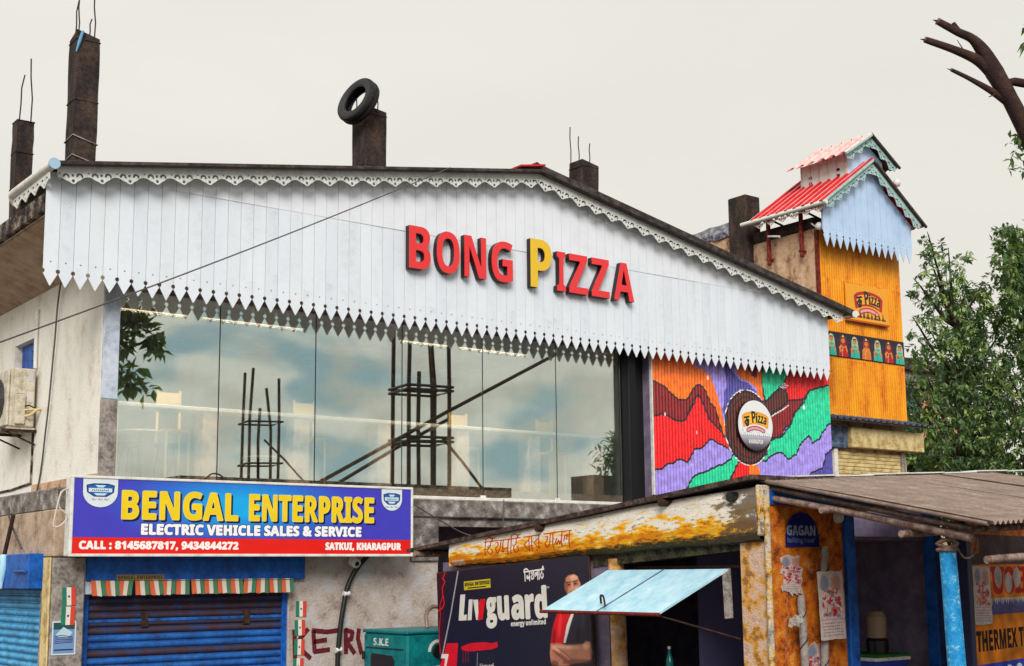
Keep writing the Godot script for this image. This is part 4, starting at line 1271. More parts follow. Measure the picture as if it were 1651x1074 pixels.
func paper_flag(called: String, label: String, at: Transform3D, w: float, h: float, group: String) -> void:
	var t := thing(called, label, "flag", Vector3.ZERO, group)
	t.transform = at
	var cols := [Color(0.10, 0.46, 0.36), Color(0.86, 0.84, 0.80), Color(0.80, 0.24, 0.16)]
	for k in 3:
		var g := Geo.new()
		var z := 0.004 + 0.003 * k
		g.face([Vector3(w * k / 3.0, h, z), Vector3(w * (k + 1) / 3.0, h, z + 0.003), Vector3(w * (k + 1) / 3.0, 0, z + 0.006), Vector3(w * k / 3.0, 0, z)], Vector3(0, 0, 1))
		put(g, "stripe", plain(cols[k], 0.8), t)
	var g2 := Geo.new()
	g2.at = Transform3D(Basis(), Vector3(w / 2, h / 2, 0.013))
	g2.prism(circle(Vector2.ZERO, w * 0.09, 10), 0.001)
	put(g2, "wheel_mark", plain(Color(0.30, 0.34, 0.52), 0.8), t)

func build_shop_front() -> void:
	var sh := roll_shutter("roller_shutter", "dark blue ribbed roller shutter under the blue signboard", Transform3D(Basis(), Vector3(6.36, 0.0, -0.52)), 2.92, 2.42, M.shutter_blue, M.blue_paint)
	slab_part("shutter_hood", Vector3(-0.10, 2.54, -0.15), Vector3(3.22, 2.88, 0.20), M.blue_paint, sh, 0.012)
	slab_part("hood_bracket", Vector3(-0.13, 2.36, 0.0), Vector3(0.0, 2.86, 0.17), M.plaster_blue, sh, 0.01)
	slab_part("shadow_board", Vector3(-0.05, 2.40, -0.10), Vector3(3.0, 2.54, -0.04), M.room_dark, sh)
	slab_part("lock_rail", Vector3(0.0, 1.98, 0.024), Vector3(2.92, 2.02, 0.04), M.shutter_blue, sh)
	for x in [0.75, 2.3]:
		slab_part("lock_plate", Vector3(x, 1.9, 0.03), Vector3(x + 0.1, 2.1, 0.05), M.iron, sh)
	var lp := canvas(256, 40, Color(0.55, 0.46, 0.20))
	letter(lp, "BENGAL ENTERPRISE", Rect2(8, 8, 240, 24), Color(0.12, 0.08, 0.05))
	var g := Geo.new()
	g.panel(Vector3(0.32, 2.625, 0.205), Vector3(1.0, 2.625, 0.205), Vector3(1.0, 2.545, 0.205), Vector3(0.32, 2.545, 0.205))
	put(g, "name_strip", printed(lp, 0.6), sh)
	# a string of paper flags under the hood
	var bu := thing("flag_bunting", "string of orange, white and green paper flags across the shutter top", "bunting", Vector3(6.30, 2.555, -0.25))
	tube_part("string", sag(Vector3(0, 0, 0), Vector3(3.02, -0.02, 0), 0.01), 0.006, M.grey_cable, bu, 5)
	var cols := [Color(0.80, 0.36, 0.20), Color(0.80, 0.77, 0.72), Color(0.24, 0.45, 0.33)]
	var mats := []
	for c in cols:
		mats.append(plain(c, 0.8))
	var r := RandomNumberGenerator.new()
	r.seed = 12
	var x := 0.0
	for f in 15:
		var fl := part("flag", bu, Vector3(x, -0.004, 0))
		var fw := 0.192
		var lean := r.randf_range(-0.03, 0.03)
		for k in 3:
			var q := Geo.new()
			var z0 := 0.01 * sin(f * 2.1 + k)
			q.face([Vector3(fw * k / 3.0, 0, 0), Vector3(fw * (k + 1) / 3.0, 0, 0.001), Vector3(fw * (k + 1) / 3.0 + lean, -0.205 + r.randf_range(-0.012, 0.012), z0 + 0.02), Vector3(fw * k / 3.0 + lean, -0.205, z0)], Vector3(0, 0, 1))
			put(q, "stripe", mats[k], fl)
		x += fw + (0.025 if f % 4 == 2 else 0.008)
	# the side shutter and its box
	var side := roll_shutter("side_roller_shutter", "light blue ribbed roller shutter on the side street, at the picture's lower corner", Transform3D(FACE_LEFT, Vector3(5.90, 0, -5.4)), 4.62, 2.46, M.shutter_cyan, M.shutter_cyan)
	slab_part("shutter_hood", Vector3(-0.1, 2.44, -0.1), Vector3(4.72, 2.92, 0.30), M.blue_paint, side, 0.015)
	slab_part("torn_sheet", Vector3(2.2, 2.46, 0.302), Vector3(3.55, 2.90, 0.312), M.flap, side, 0.004)
	tube_part("torn_strip", [Vector3(3.62, 2.91, 0.31), Vector3(3.66, 2.7, 0.33), Vector3(3.58, 2.45, 0.32)], [0.07, 0.05, 0.02], M.flap, side, 6)
	tube_part("latch_bar", [Vector3(4.2, 2.68, 0.33), Vector3(4.68, 2.68, 0.33)], 0.02, M.blue_paint, side, 6)
	tube_part("iron_stay", [Vector3(3.42, 2.92, 0.25), Vector3(3.60, 3.48, 0.2)], 0.03, M.iron, side, 6)
	var im := canvas(128, 176, Color(0.30, 0.44, 0.62))
	im.fill_rect(Rect2i(0, 0, 128, 176), Color(0.80, 0.84, 0.88))
	im.fill_rect(Rect2i(7, 7, 114, 162), Color(0.42, 0.56, 0.74))
	im.fill_rect(Rect2i(7, 7, 114, 36), Color(0.05, 0.28, 0.30))
	fill(im, pairs([20, 70, 60, 30, 110, 60, 90, 84, 40, 88]), Color(0.70, 0.80, 0.86))
	for k in 5:
		stroke(im, pairs([16, 80 + k * 9, 48, 74 + k * 10, 110, 84 + k * 7]), 4, Color(0.10, 0.16, 0.34))
	im.fill_rect(Rect2i(14, 146, 100, 8), Color(0.12, 0.18, 0.36))
	var g2 := Geo.new()
	g2.panel(Vector3(-0.16, 0.22, 0), Vector3(0.16, 0.22, 0.0), Vector3(0.16, -0.22, 0.004), Vector3(-0.16, -0.22, 0.002))
	var nt := put(g2, "notice_sheet", printed(im, 0.6))
	nt.position = Vector3(5.98, 1.80, -0.293)
	tag(nt, "small blue printed notice pasted low on the grey corner pillar", "notice")
	var grp := "small paper flags pasted on the shop walls"
	paper_flag("paper_flag", "upper of two small paper flags pasted on the grey corner pillar", Transform3D(Basis(Vector3(0, 0, 1), 0.04), Vector3(5.94, 2.22, -0.297)), 0.18, 0.24, grp)
	paper_flag("paper_flag", "lower of two small paper flags pasted on the grey corner pillar", Transform3D(Basis(Vector3(0, 0, 1), -0.02), Vector3(5.93, 1.97, -0.297)), 0.18, 0.24, grp)
	var nth := ["topmost", "second from the top", "third from the top", "lowest visible"]
	for k in 4:
		paper_flag("paper_flag", nth[k] + " of the four paper flags in a column right of the shutter", Transform3D(Basis(Vector3(0, 0, 1), 0.03 * sin(k * 2.0)), Vector3(9.48 - k * 0.012, 1.98 - k * 0.28, -0.417)), 0.17, 0.23, grp)
	# hanging black hose with white clips, and the small camera under the signboard
	var hose := thing("black_hose", "thick black hose curving down the shop wall beneath the signboard", "hose", Vector3(0, 0, -0.34))
	tube_part("hose_tube", bent([Vector3(10.85, 3.0, 0.1), Vector3(10.62, 2.86, 0.05), Vector3(10.36, 2.5, 0.0), Vector3(10.24, 2.05, 0.0), Vector3(10.18, 1.6, 0.0), Vector3(10.16, 1.2, 0.0), Vector3(10.18, 0.4, 0.0), Vector3(10.18, 0.0, 0.0)], 6), 0.038, M.cable, hose, 10)
	for q in [[10.30, 2.3], [10.17, 1.46]]:
		tube_part("clip", [Vector3(q[0] - 0.05, q[1], 0.0), Vector3(q[0] + 0.05, q[1] + 0.015, 0.0)], 0.042, M.white_paint, hose, 8)
	var cm := thing("wall_camera", "small round white camera under the signboard's lower edge", "camera", Vector3(10.42, 2.80, -0.36))
	var cg := Geo.new()
	cg.at = Transform3D(Basis(Vector3.RIGHT, PI / 2 + 0.3), Vector3.ZERO)
	cg.lathe([Vector2(0.001, 0.14), Vector2(0.05, 0.14), Vector2(0.075, 0.12), Vector2(0.08, 0.0), Vector2(0.06, -0.02), Vector2(0.001, -0.02)], 16)
	put(cg, "housing", M.white_paint, cm)
	cg = Geo.new()
	cg.at = Transform3D(Basis(Vector3.RIGHT, PI / 2 + 0.3), Vector3.ZERO)
	cg.lathe([Vector2(0.001, 0.147), Vector2(0.035, 0.146), Vector2(0.036, 0.138)], 14)
	put(cg, "lens", M.black, cm)
	slab_part("bracket", Vector3(-0.02, -0.03, -0.06), Vector3(0.02, 0.1, -0.03), M.white_paint, cm)
	# generator in a green case
	var gen := thing("generator", "green metal generator case beside the shop wall", "generator", Vector3(10.2, 0, 0.35))
	slab_part("case", Vector3(0, 0.1, 0), Vector3(1.4, 1.75, 1.2), M.green_machine, gen, 0.03)
	slab_part("lid", Vector3(-0.015, 1.751, -0.015), Vector3(1.415, 1.80, 1.215), M.green_machine, gen, 0.015)
	slab_part("skid", Vector3(0.05, 0, 0.05), Vector3(1.35, 0.1, 1.15), M.black, gen)
	var pg := Geo.new()
	pg.at = Transform3D(FACE_LEFT, Vector3(-0.006, 0, 0))
	pg.prism(PackedVector2Array([Vector2(0.22, 0.7), Vector2(0.84, 0.7), Vector2(0.86, 0.73), Vector2(0.86, 1.38), Vector2(0.80, 1.44), Vector2(0.26, 1.46), Vector2(0.22, 1.42)]), 0.005)
	put(pg, "dark_panel", plain(Color(0.10, 0.08, 0.10), 0.5), gen)
	slab_part("panel_groove", Vector3(-0.008, 1.53, 0.08), Vector3(-0.002, 1.545, 1.1), M.black, gen)
	slab_part("side_latch", Vector3(-0.03, 1.36, 0.0), Vector3(-0.001, 1.48, 0.06), M.black, gen, 0.008)
	var tm := TextMesh.new()
	tm.font = face_of("bold")
	tm.text = "S.K.E"
	tm.font_size = 32
	tm.pixel_size = 0.005
	tm.depth = 0.004
	var tx := put(tm, "lettering", M.white_paint, gen)
	tx.transform = Transform3D(FACE_LEFT.scaled_local(Vector3(1.15, 0.9, 1)), Vector3(-0.004, 1.625, 0.50))
	# dial and round mark on the street side
	var dg := Geo.new()
	dg.at = Transform3D(Basis(), Vector3(0.52, 1.50, 1.206))
	var ring := PackedVector2Array()
	for k in 13:
		ring.append(Vector2.from_angle(PI * k / 12.0) * 0.17)
	for k in 13:
		ring.append(Vector2.from_angle(PI - PI * k / 12.0) * 0.125)
	dg.prism(ring, 0.004)
	put(dg, "dial_scale", M.white_paint, gen)
	dg = Geo.new()
	dg.at = Transform3D(Basis(Vector3.RIGHT, PI / 2), Vector3(0.52, 1.50, 1.202))
	dg.lathe([Vector2(0.001, 0.03), Vector2(0.09, 0.03), Vector2(0.10, 0.0)], 18, false)
	put(dg, "dial", M.black, gen)
	dg = Geo.new()
	dg.at = Transform3D(Basis(), Vector3(0.55, 1.1, 1.207))
	var cc := PackedVector2Array()
	for k in 17:
		cc.append(Vector2.from_angle(deg_to_rad(60 + k * 15)) * 0.21)
	for k in 17:
		cc.append(Vector2.from_angle(deg_to_rad(300 - k * 15)) * 0.08)
	dg.prism(cc, 0.004)
	put(dg, "round_mark", plain(Color(0.62, 0.76, 0.82), 0.5), gen)
	tube_part("pipe_stub", bent([Vector3(0.8, 1.8, 0.5), Vector3(0.85, 2.0, 0.4), Vector3(1.05, 2.1, 0.25), Vector3(1.3, 2.08, 0.2)], 5), 0.03, M.tin, gen, 8)

# ------------------------------------------------------------------ air conditioner on the side wall
func build_air_conditioner() -> void:
	var t := thing("air_conditioner", "weathered white outdoor air conditioner unit on the side wall", "air conditioner", Vector3(5.96, 4.90, -4.15))
	slab_part("casing", Vector3(0.03, 0, 0), Vector3(0.40, 0.92, 0.95), M.ac_white, t, 0.02)
	slab_part("front_bezel", Vector3(-0.01, 0.02, 0.0), Vector3(0.03, 0.89, 0.90), M.ac_white, t, 0.012)
	var g := Geo.new()
	g.at = Transform3D(FACE_LEFT, Vector3(-0.014, 0.45, 0.42))
	g.prism(circle(Vector2.ZERO, 0.34, 28), 0.003)
	put(g, "fan_opening", M.black, t)
	for k in 6:
		var gr := Geo.new()
		var r := 0.06 + k * 0.055
		var pts := []
		for i in 25:
			pts.append(Vector3(-0.025, 0.45 + sin(TAU * i / 24.0) * r, 0.42 + cos(TAU * i / 24.0) * r))
		gr.tube(pts, 0.006, 5, false)
		put(gr, "grille_ring", M.grey_cable, t)
	for k in 4:
		var d := Vector3(0, sin(k * PI / 4), cos(k * PI / 4)) * 0.34
		tube_part("grille_bar", [Vector3(-0.027, 0.45, 0.42) - d, Vector3(-0.027, 0.45, 0.42) + d], 0.006, M.grey_cable, t, 5)
	slab_part("side_cover", Vector3(0.09, 0.04, 0.952), Vector3(0.25, 0.50, 0.99), M.ac_white, t, 0.012)
	slab_part("grip_recess", Vector3(0.11, 0.80, 0.951), Vector3(0.24, 0.84, 0.956), M.black, t)
	slab_part("upper_cover", Vector3(0.10, 0.52, 0.951), Vector3(0.25, 0.86, 0.958), M.ac_white, t, 0.003)
	slab_part("rating_plate", Vector3(0.27, 0.40, 0.952), Vector3(0.37, 0.56, 0.955), plain(Color(0.80, 0.76, 0.74), 0.6), t)
	slab_part("rating_plate", Vector3(0.29, 0.72, 0.952), Vector3(0.36, 0.84, 0.955), plain(Color(0.74, 0.74, 0.76), 0.6), t)
	for q in [[0.22, 0.26, 0.018, 0], [0.20, 0.17, 0.022, 0], [0.24, 0.32, 0.012, 1]]:
		tube_part("refrigerant_pipe", bent([Vector3(0.22, q[1], 0.96), Vector3(0.30, q[1] + 0.01, 1.03), Vector3(0.40, 0.27, 1.08), Vector3(0.47, 0.28, 1.08)], 4), q[2], M.cable if q[3] else M.cream, t, 7)
	for z in [0.08, 0.86]:
		slab_part("bracket_arm", Vector3(-0.06, -0.07, z), Vector3(0.46, -0.03, z + 0.05), M.iron, t)
		tube_part("bracket_stay", [Vector3(0.0, -0.07, z + 0.02), Vector3(0.45, -0.26, z + 0.02)], 0.015, M.iron, t, 6)
	for z in [0.1, 0.85]:
		slab_part("foot_rail", Vector3(0.0, -0.03, z), Vector3(0.42, -0.001, z + 0.07), M.ac_white, t)
	tube_part("drain_pipe", bent([Vector3(0.42, 1.9, 0.80), Vector3(0.42, 1.3, 0.80), Vector3(0.42, 0.95, 0.82)], 4), 0.03, M.white_paint, t, 8)

# ------------------------------------------------------------------ corner tower
# vertical corrugated sheet between two x positions, facing the street
func ribbed(g: Geo, x0: float, x1: float, y0: float, y1: float, z: float, pitch: float, deep: float) -> void:
	var n := int(round((x1 - x0) / pitch))
	for i in n * 4:
		var t0 := i / 4.0
		var t1 := (i + 1) / 4.0
		var a := Vector2(x0 + (x1 - x0) * t0 / n, z + deep * cos(t0 * TAU))
		var c := Vector2(x0 + (x1 - x0) * t1 / n, z + deep * cos(t1 * TAU))
		var na := Vector3(deep * TAU / pitch * sin(t0 * TAU), 0, 1).normalized()
		var nc := Vector3(deep * TAU / pitch * sin(t1 * TAU), 0, 1).normalized()
		g.tri(Vector3(a.x, y1, a.y), Vector3(c.x, y1, c.y), Vector3(c.x, y0, c.y), na, nc, nc)
		g.tri(Vector3(a.x, y1, a.y), Vector3(c.x, y0, c.y), Vector3(a.x, y0, a.y), na, nc, na)

# sloping sheet with square ribs that run down the slope: a, b along the upper edge, down the fall
func trough_sheet(g: Geo, a: Vector3, b: Vector3, down: Vector3, ribs: int, deep: float, only := "all") -> void:
	var up := (b - a).cross(down).normalized()
	if up.y < 0:
		up = -up
	var prof := [[0.0, 0.0], [0.62, 0.0], [0.70, 1.0], [0.92, 1.0], [1.0, 0.0]]
	for i in ribs:
		for k in 4:
			if (only == "flats" and k != 0) or (only == "ribs" and k == 0):
				continue
			var p: Vector3 = a.lerp(b, (i + prof[k][0]) / ribs) + up * deep * prof[k][1]
			var q: Vector3 = a.lerp(b, (i + prof[k + 1][0]) / ribs) + up * deep * prof[k + 1][1]
			var nr: Vector3 = (q - p).cross(down).normalized()
			if nr.dot(up) < 0:
				nr = -nr
			g.face([p, q, q + down, p + down], nr)

func frieze_picture() -> Image:
	var im := canvas(1024, 208, Color(0.10, 0.08, 0.14))
	var skin := Color(0.80, 0.50, 0.24)
	for k in 7:
		var x := 22.0 + k * 146.0
		var red := k % 2 == 1
		var cloth := Color(0.70, 0.06, 0.08) if red else Color(0.16, 0.68, 0.60)
		var veil := Color(0.52, 0.06, 0.12) if red else Color(0.62, 0.74, 0.66)
		if k == 3:
			cloth = Color(0.84, 0.44, 0.10)
			veil = Color(0.60, 0.08, 0.14)
		# arched niche, veil, body, arms, head with hair and a gold crown
		fill(im, pairs([x + -9, 204, x + -9, 60, x + 23, 18, x + 62, 6, x + 103, 18, x + 137, 60, x + 137, 204]), Color(0.17, 0.12, 0.18))
		fill(im, pairs([x + 23, 150, x + 25, 60, x + 42, 26, x + 64, 16, x + 88, 26, x + 105, 60, x + 113, 150]), veil)
		fill(im, pairs([x + 8, 206, x + 13, 140, x + 30, 104, x + 64, 92, x + 101, 104, x + 120, 140, x + 125, 206]), cloth)
		fill(im, pairs([x + 8, 130, x + 35, 104, x + 47, 116, x + 30, 150, x + 62, 138, x + 66, 150, x + 23, 172]), skin)
		fill(im, pairs([x + 118, 150, x + 103, 108, x + 88, 112, x + 98, 146, x + 108, 176]), skin)
		fill(im, circle(Vector2(x + 65, 62), 24, 16, 28), skin)
		fill(im, pairs([x + 42, 62, x + 47, 36, x + 65, 30, x + 84, 36, x + 88, 62, x + 79, 46, x + 54, 46]), Color(0.08, 0.05, 0.06))
		fill(im, pairs([x + 49, 36, x + 65, 14, x + 81, 36]), Color(0.88, 0.76, 0.46))
		for e in [-8, 8]:
			fill(im, circle(Vector2(x + 65 + e, 60), 3, 8), Color(0.08, 0.05, 0.05))
		fill(im, circle(Vector2(x + 65, 76), 4, 8, 2), Color(0.60, 0.10, 0.10))
		stroke(im, pairs([x + 40, 110, x + 66, 128, x + 101, 112]), 5, Color(0.86, 0.70, 0.30))
		stroke(im, pairs([x + 59, 130, x + 49, 206]), 4, Color(0.90, 0.80, 0.60) if red else Color(0.08, 0.40, 0.40))
		if not red:
			fill(im, circle(Vector2(x + 42, 150), 18, 12, 12), Color(0.62, 0.40, 0.18))
	im.crop(1024, 208)
	speckle(im, 0.10, 5, "medium", 0.12)
	return im

func build_tower() -> void:
	var t := thing("corner_tower", "yellow sheet-clad stair tower with red-roofed turret beside the gable", "building", Vector3.ZERO)
	slab_part("tower_wall", Vector3(22.52, 0, -6.5), Vector3(25.40, 10.1, -1.05), M.plaster_tan, t, 0.02)
	slab_part("parapet_band", Vector3(22.50, 10.1, -6.5), Vector3(25.42, 10.36, -1.06), M.pillar, t, 0.03)
	slab_part("tower_pillar", Vector3(22.30, 6.0, -3.42), Vector3(22.80, 11.28, -2.86), M.pillar, t, 0.02)
	slab_part("rear_wall", Vector3(22.62, 0, -12), Vector3(25.3, 10.62, -6.5), M.plaster_tan, t, 0.02)
	slab_part("rear_wall_band", Vector3(22.46, 8.0, -6.4), Vector3(22.518, 10.62, -3.42), M.plaster_tan, t, 0.01)
	slab_part("right_edge_wall", Vector3(25.402, 0, -6.4), Vector3(25.43, 9.9, -1.1), M.plaster_grey, t)
	# tarpaulin on the wall behind the pillar
	var g := Geo.new()
	var r := RandomNumberGenerator.new()
	r.seed = 9
	var prev := []
	for i in 13:
		var z := -3.4 - i * 0.25
		var y := 10.66 + r.randf_range(-0.03, 0.04)
		var row := [Vector3(23.2, y + 0.1, z), Vector3(22.42, y + 0.08, z), Vector3(22.36 + r.randf_range(-0.03, 0.03), y - 0.14, z), Vector3(22.40 + r.randf_range(-0.02, 0.03), y - 0.27 + r.randf_range(-0.05, 0.05), z)]
		if i:
			for k in 3:
				var nr: Vector3 = [Vector3.UP, Vector3(-1, 0.5, 0).normalized(), Vector3(-1, 0, 0)][k]
				g.face([prev[k], prev[k + 1], row[k + 1]], nr)
				g.face([prev[k], row[k + 1], row[k]], nr)
		prev = row
	put(g, "tarpaulin", M.tarp, t)
	# yellow cladding in two bands
	for s in 3:
		var xa := 22.56 + s * 0.947
		g = Geo.new()
		ribbed(g, xa, xa + 0.947, 7.80, 10.05, -0.99 + 0.002 * (s % 2), 0.079, 0.010)
		put(g, "yellow_sheet", M.yellow_sheet, t)
		g = Geo.new()
		ribbed(g, xa, xa + 0.947, 5.95, 7.25, -0.99 + 0.002 * (s % 2), 0.079, 0.010)
		put(g, "yellow_sheet", M.yellow_sheet, t)
	slab_part("corner_angle", Vector3(22.50, 5.95, -1.05), Vector3(22.556, 10.05, -0.965), M.red_iron, t)
	var fr := slab_part("frieze_board", Vector3(22.56, 7.25, -1.02), Vector3(25.40, 7.80, -0.965), M.black, t, 0.004)
	g = Geo.new()
	g.panel(Vector3(22.57, 7.79, -0.960), Vector3(25.395, 7.79, -0.960), Vector3(25.395, 7.26, -0.960), Vector3(22.57, 7.26, -0.960))
	put(g, "painted_figures", printed(frieze_picture(), 0.55), fr)
	# yellow sign with the mark
	var sg := thing("tower_sign", "small square yellow sign with dark red pizza mark on the tower", "sign", Vector3(23.34, 8.12, -0.96))
	slab_part("sign_board", Vector3(0, 0, 0), Vector3(1.46, 0.83, 0.05), plain(Color(0.90, 0.60, 0.05), 0.35), sg, 0.008)
	slab_part("lower_ledge", Vector3(-0.02, -0.035, 0), Vector3(1.48, -0.002, 0.07), plain(Color(0.72, 0.30, 0.05), 0.5), sg)
	var im := canvas(512, 292, Color(0.92, 0.62, 0.05))
	logo(im, Vector2(268, 112), 172.0, true)
	for k in 9:
		var x := 60 + k * 48
		fill(im, pairs([x - 14, 270, x - 4, 214 + (k % 3) * 14, x, 200 + (k % 2) * 24, x + 6, 222, x + 18, 270]), Color(0.20, 0.10, 0.03))
	for k in 14:
		fill(im, circle(Vector2(40 + k * 33, 262), 13, 10, 8), Color(0.36, 0.18, 0.03))
	g = Geo.new()
	g.panel(Vector3(0.01, 0.82, 0.054), Vector3(1.45, 0.82, 0.054), Vector3(1.45, 0.01, 0.054), Vector3(0.01, 0.01, 0.054))
	put(g, "printed_face", printed(im, 0.3), sg)
	# turret: plank gable, lace, roof with gutter
	var tu := part("turret", t)
	var wd := 0.2243
	for i in 14:
		var x := 22.27 + i * wd
		var yr := func(q: float) -> float: return 11.60 - absf(q - 23.84) * 0.70
		var l: float = yr.call(x)
		var rr: float = yr.call(x + wd)
		g = Geo.new()
		g.at = Transform3D(Basis(), Vector3(x, 0, -0.60 + 0.0015 * sin(i * 9.1)))
		var sh := plank_shape(wd, l, rr, 0.0, 9.58, 9.86, 0.028, 0.0045)
		g.pierced(sh, [circle(Vector2(wd / 2, 9.98), 0.013, 8)], 0.012)
		put(g, "plank", M.plank_blue, tu)
	slab_part("backing_board", Vector3(22.29, 9.95, -0.65), Vector3(25.39, 10.5, -0.616), M.plank_blue, tu)
	g = Geo.new()
	g.at = Transform3D(Basis(), Vector3(0, 0, -0.616))
	g.prism(PackedVector2Array([Vector2(22.29, 10.5), Vector2(25.39, 10.5), Vector2(23.84, 11.58)]), 0.03)
	put(g, "backing_board", M.plank_blue, tu)
	var apex := Vector2(23.84, 11.72)
	for side in [-1, 1]:
		var e := Vector2(23.84 + side * 1.72, 10.52)
		var a := e if side < 0 else apex
		var z := apex if side < 0 else e
		var n := 6
		var dir := (z - a).normalized()
		var len := a.distance_to(z) / n
		var mesh := lace_mesh(len - 0.002, 0.11)
		for i in n:
			var o := put(mesh, "lace_board", M.trim_green, tu)
			var p := a + dir * len * i
			o.transform = Transform3D(Basis(Vector3(0, 0, 1), dir.angle()), Vector3(p.x, p.y, -0.42 + (0.002 if i % 2 else 0.0)))
		var mid := (apex + e) / 2
		var nn := Vector2(-dir.y, dir.x)
		if nn.y < 0:
			nn = -nn
		g = Geo.new()
		var top := Vector3(apex.x, apex.y + 0.03, -0.36)
		var low := Vector3(e.x + side * 0.12, e.y - 0.055, -0.36)
		trough_sheet(g, top + Vector3(0, 0, -2.25), top, low - top, 9, 0.045, "flats")
		put(g, "roof_sheet", M.roof_pink, tu)
		g = Geo.new()
		trough_sheet(g, top + Vector3(0, 0, -2.25), top, low - top, 9, 0.045, "ribs")
		put(g, "red_ribs", M.roof_red, tu)
		g = Geo.new()
		g.box(Vector3((top.x + low.x) / 2, (top.y + low.y) / 2 - 0.015, -0.37), Vector3(top.distance_to(low), 0.05, 0.05), Basis(Vector3(0, 0, 1), (Vector2(z.x, z.y) - a).angle()))
		put(g, "verge_strip", M.roof_dark if side > 0 else M.trim_green, tu)
	tube_part("gutter_pipe", [Vector3(22.05, 10.46, -0.30), Vector3(22.02, 10.46, -2.75)], 0.05, M.white_paint, tu, 12)
	var drip := lace_mesh(0.34, 0.03)
	for i in 6:
		var o := put(drip, "lace_board", M.roof_pink, tu)
		o.transform = Transform3D(FACE_LEFT, Vector3(22.10, 10.46, -2.45 + i * 0.341))
	# red posts and dark stays that carry the turret's overhang
	for z in [-2.30, -1.34]:
		slab_part("red_post", Vector3(22.38, 9.48, z - 0.04), Vector3(22.46, 10.62, z + 0.04), M.red_iron, tu, 0.008)
		slab_part("post_foot", Vector3(22.37, 9.60, z - 0.06), Vector3(22.50, 9.64, z + 0.06), M.red_iron, tu)
		tube_part("dark_stay", [Vector3(22.42, 10.58, z), Vector3(23.4, 10.40, z)], 0.025, M.black_metal, tu, 6)
	tube_part("dark_stay", [Vector3(22.42, 10.60, -2.30), Vector3(22.42, 10.52, -0.64)], 0.022, M.black_metal, tu, 6)
	tube_part("dark_stay", [Vector3(22.34, 10.6, -0.66), Vector3(22.34, 9.95, -0.66)], 0.03, M.black_metal, tu, 6)
	tube_part("white_rod", [Vector3(22.30, 10.12, -2.2), Vector3(22.16, 10.0, -1.75)], 0.025, M.white_paint, tu, 7)
	# small raised lantern with its own roof
	var la := part("lantern", t)
	for s in [-1, 1]:
		g = Geo.new()
		g.at = Transform3D(Basis(Vector3(0, 0, -s), Vector3.UP, Vector3(s, 0, 0)), Vector3(23.86 + s * 0.62, 0, -1.3))
		var holes := []
		for x in [-0.45, 0.35]:
			for y in [11.36, 11.50]:
				holes.append(PackedVector2Array([Vector2(x, y), Vector2(x + 0.10, y), Vector2(x + 0.10, y + 0.07), Vector2(x, y + 0.07)]))
		g.pierced(PackedVector2Array([Vector2(-0.68, 11.05), Vector2(0.68, 11.05), Vector2(0.68, 11.85), Vector2(-0.68, 11.85)]), holes, 0.02)
		put(g, "louvre_panel", M.trim, la)
		for k in 6:
			slab_part("panel_rib", Vector3(23.86 + s * 0.62 - 0.006, 11.05, -1.95 + k * 0.25), Vector3(23.86 + s * 0.62 + 0.006 + s * 0.02, 11.85, -1.935 + k * 0.25), M.roof_pink, la)
	g = Geo.new()
	g.at = Transform3D(Basis(), Vector3(0, 0, -0.62))
	g.prism(PackedVector2Array([Vector2(23.25, 11.0), Vector2(24.47, 11.0), Vector2(24.47, 11.85), Vector2(23.86, 12.25), Vector2(23.25, 11.85)]), 0.02)
	put(g, "front_board", M.plank_blue, la)
	for side in [-1, 1]:
		var a2 := Vector2(23.86, 12.33)
		var e2 := Vector2(23.86 + side * 0.92, 11.74)
		var a := e2 if side < 0 else a2
		var z := a2 if side < 0 else e2
		var dir := (z - a).normalized()
		var mesh := lace_mesh(a.distance_to(z) / 3.0 - 0.002, 0.08)
		for i in 3:
			var o := put(mesh, "lace_board", M.trim_green, la)
			var p := a + dir * a.distance_to(z) / 3.0 * i
			o.transform = Transform3D(Basis(Vector3(0, 0, 1), dir.angle()), Vector3(p.x, p.y, -0.44 + (0.002 if i % 2 else 0.0)))
		g = Geo.new()
		var top := Vector3(a2.x, a2.y + 0.03, -0.38)
		var low := Vector3(e2.x + side * 0.04, e2.y - 0.02, -0.38)
		trough_sheet(g, top + Vector3(0, 0, -1.75), top, low - top, 6, 0.05, "flats")
		put(g, "roof_sheet", M.roof_red if side < 0 else M.roof_dark, la)
		g = Geo.new()
		trough_sheet(g, top + Vector3(0, 0, -1.75), top, low - top, 6, 0.05, "ribs")
		put(g, "roof_ribs", M.roof_pink if side < 0 else M.roof_dark, la)
		g = Geo.new()
		g.box(Vector3((top.x + low.x) / 2, (top.y + low.y) / 2 - 0.012, -0.39), Vector3(top.distance_to(low), 0.045, 0.05), Basis(Vector3(0, 0, 1), dir.angle()))
		put(g, "verge_strip", M.roof_dark if side > 0 else M.trim_green, la)
	# round lamps at the turret
	for q in [[Vector3(22.36, 10.06, -0.78), "round white lamp at the turret's lower corner above the tan wall"], [Vector3(24.72, 11.36, -0.42), "round white lamp at the turret roof beside the small upper gable"]]:
		var lm := thing("round_lamp", q[1], "lamp", q[0], "round lamps on the turret")
		g = Geo.new()
		g.at = Transform3D(Basis(Vector3.RIGHT, PI / 2), Vector3.ZERO)
		g.lathe([Vector2(0.001, 0.09), Vector2(0.055, 0.07), Vector2(0.09, 0.03), Vector2(0.095, 0.0), Vector2(0.07, -0.06), Vector2(0.03, -0.1), Vector2(0.001, -0.1)], 16)
		put(g, "shade", M.white_paint, lm)
		tube_part("stem", [Vector3(0, 0, -0.09), Vector3(-0.02, 0.10, -0.2)], 0.018, M.white_paint, lm, 6)
	# sheet awning, cream box and small shutter under the yellow wall
	g = Geo.new()
	trough_sheet(g, Vector3(22.18, 5.93, -1.0), Vector3(25.55, 5.93, -1.0), Vector3(0.0, -0.13, 0.48), 16, 0.035)
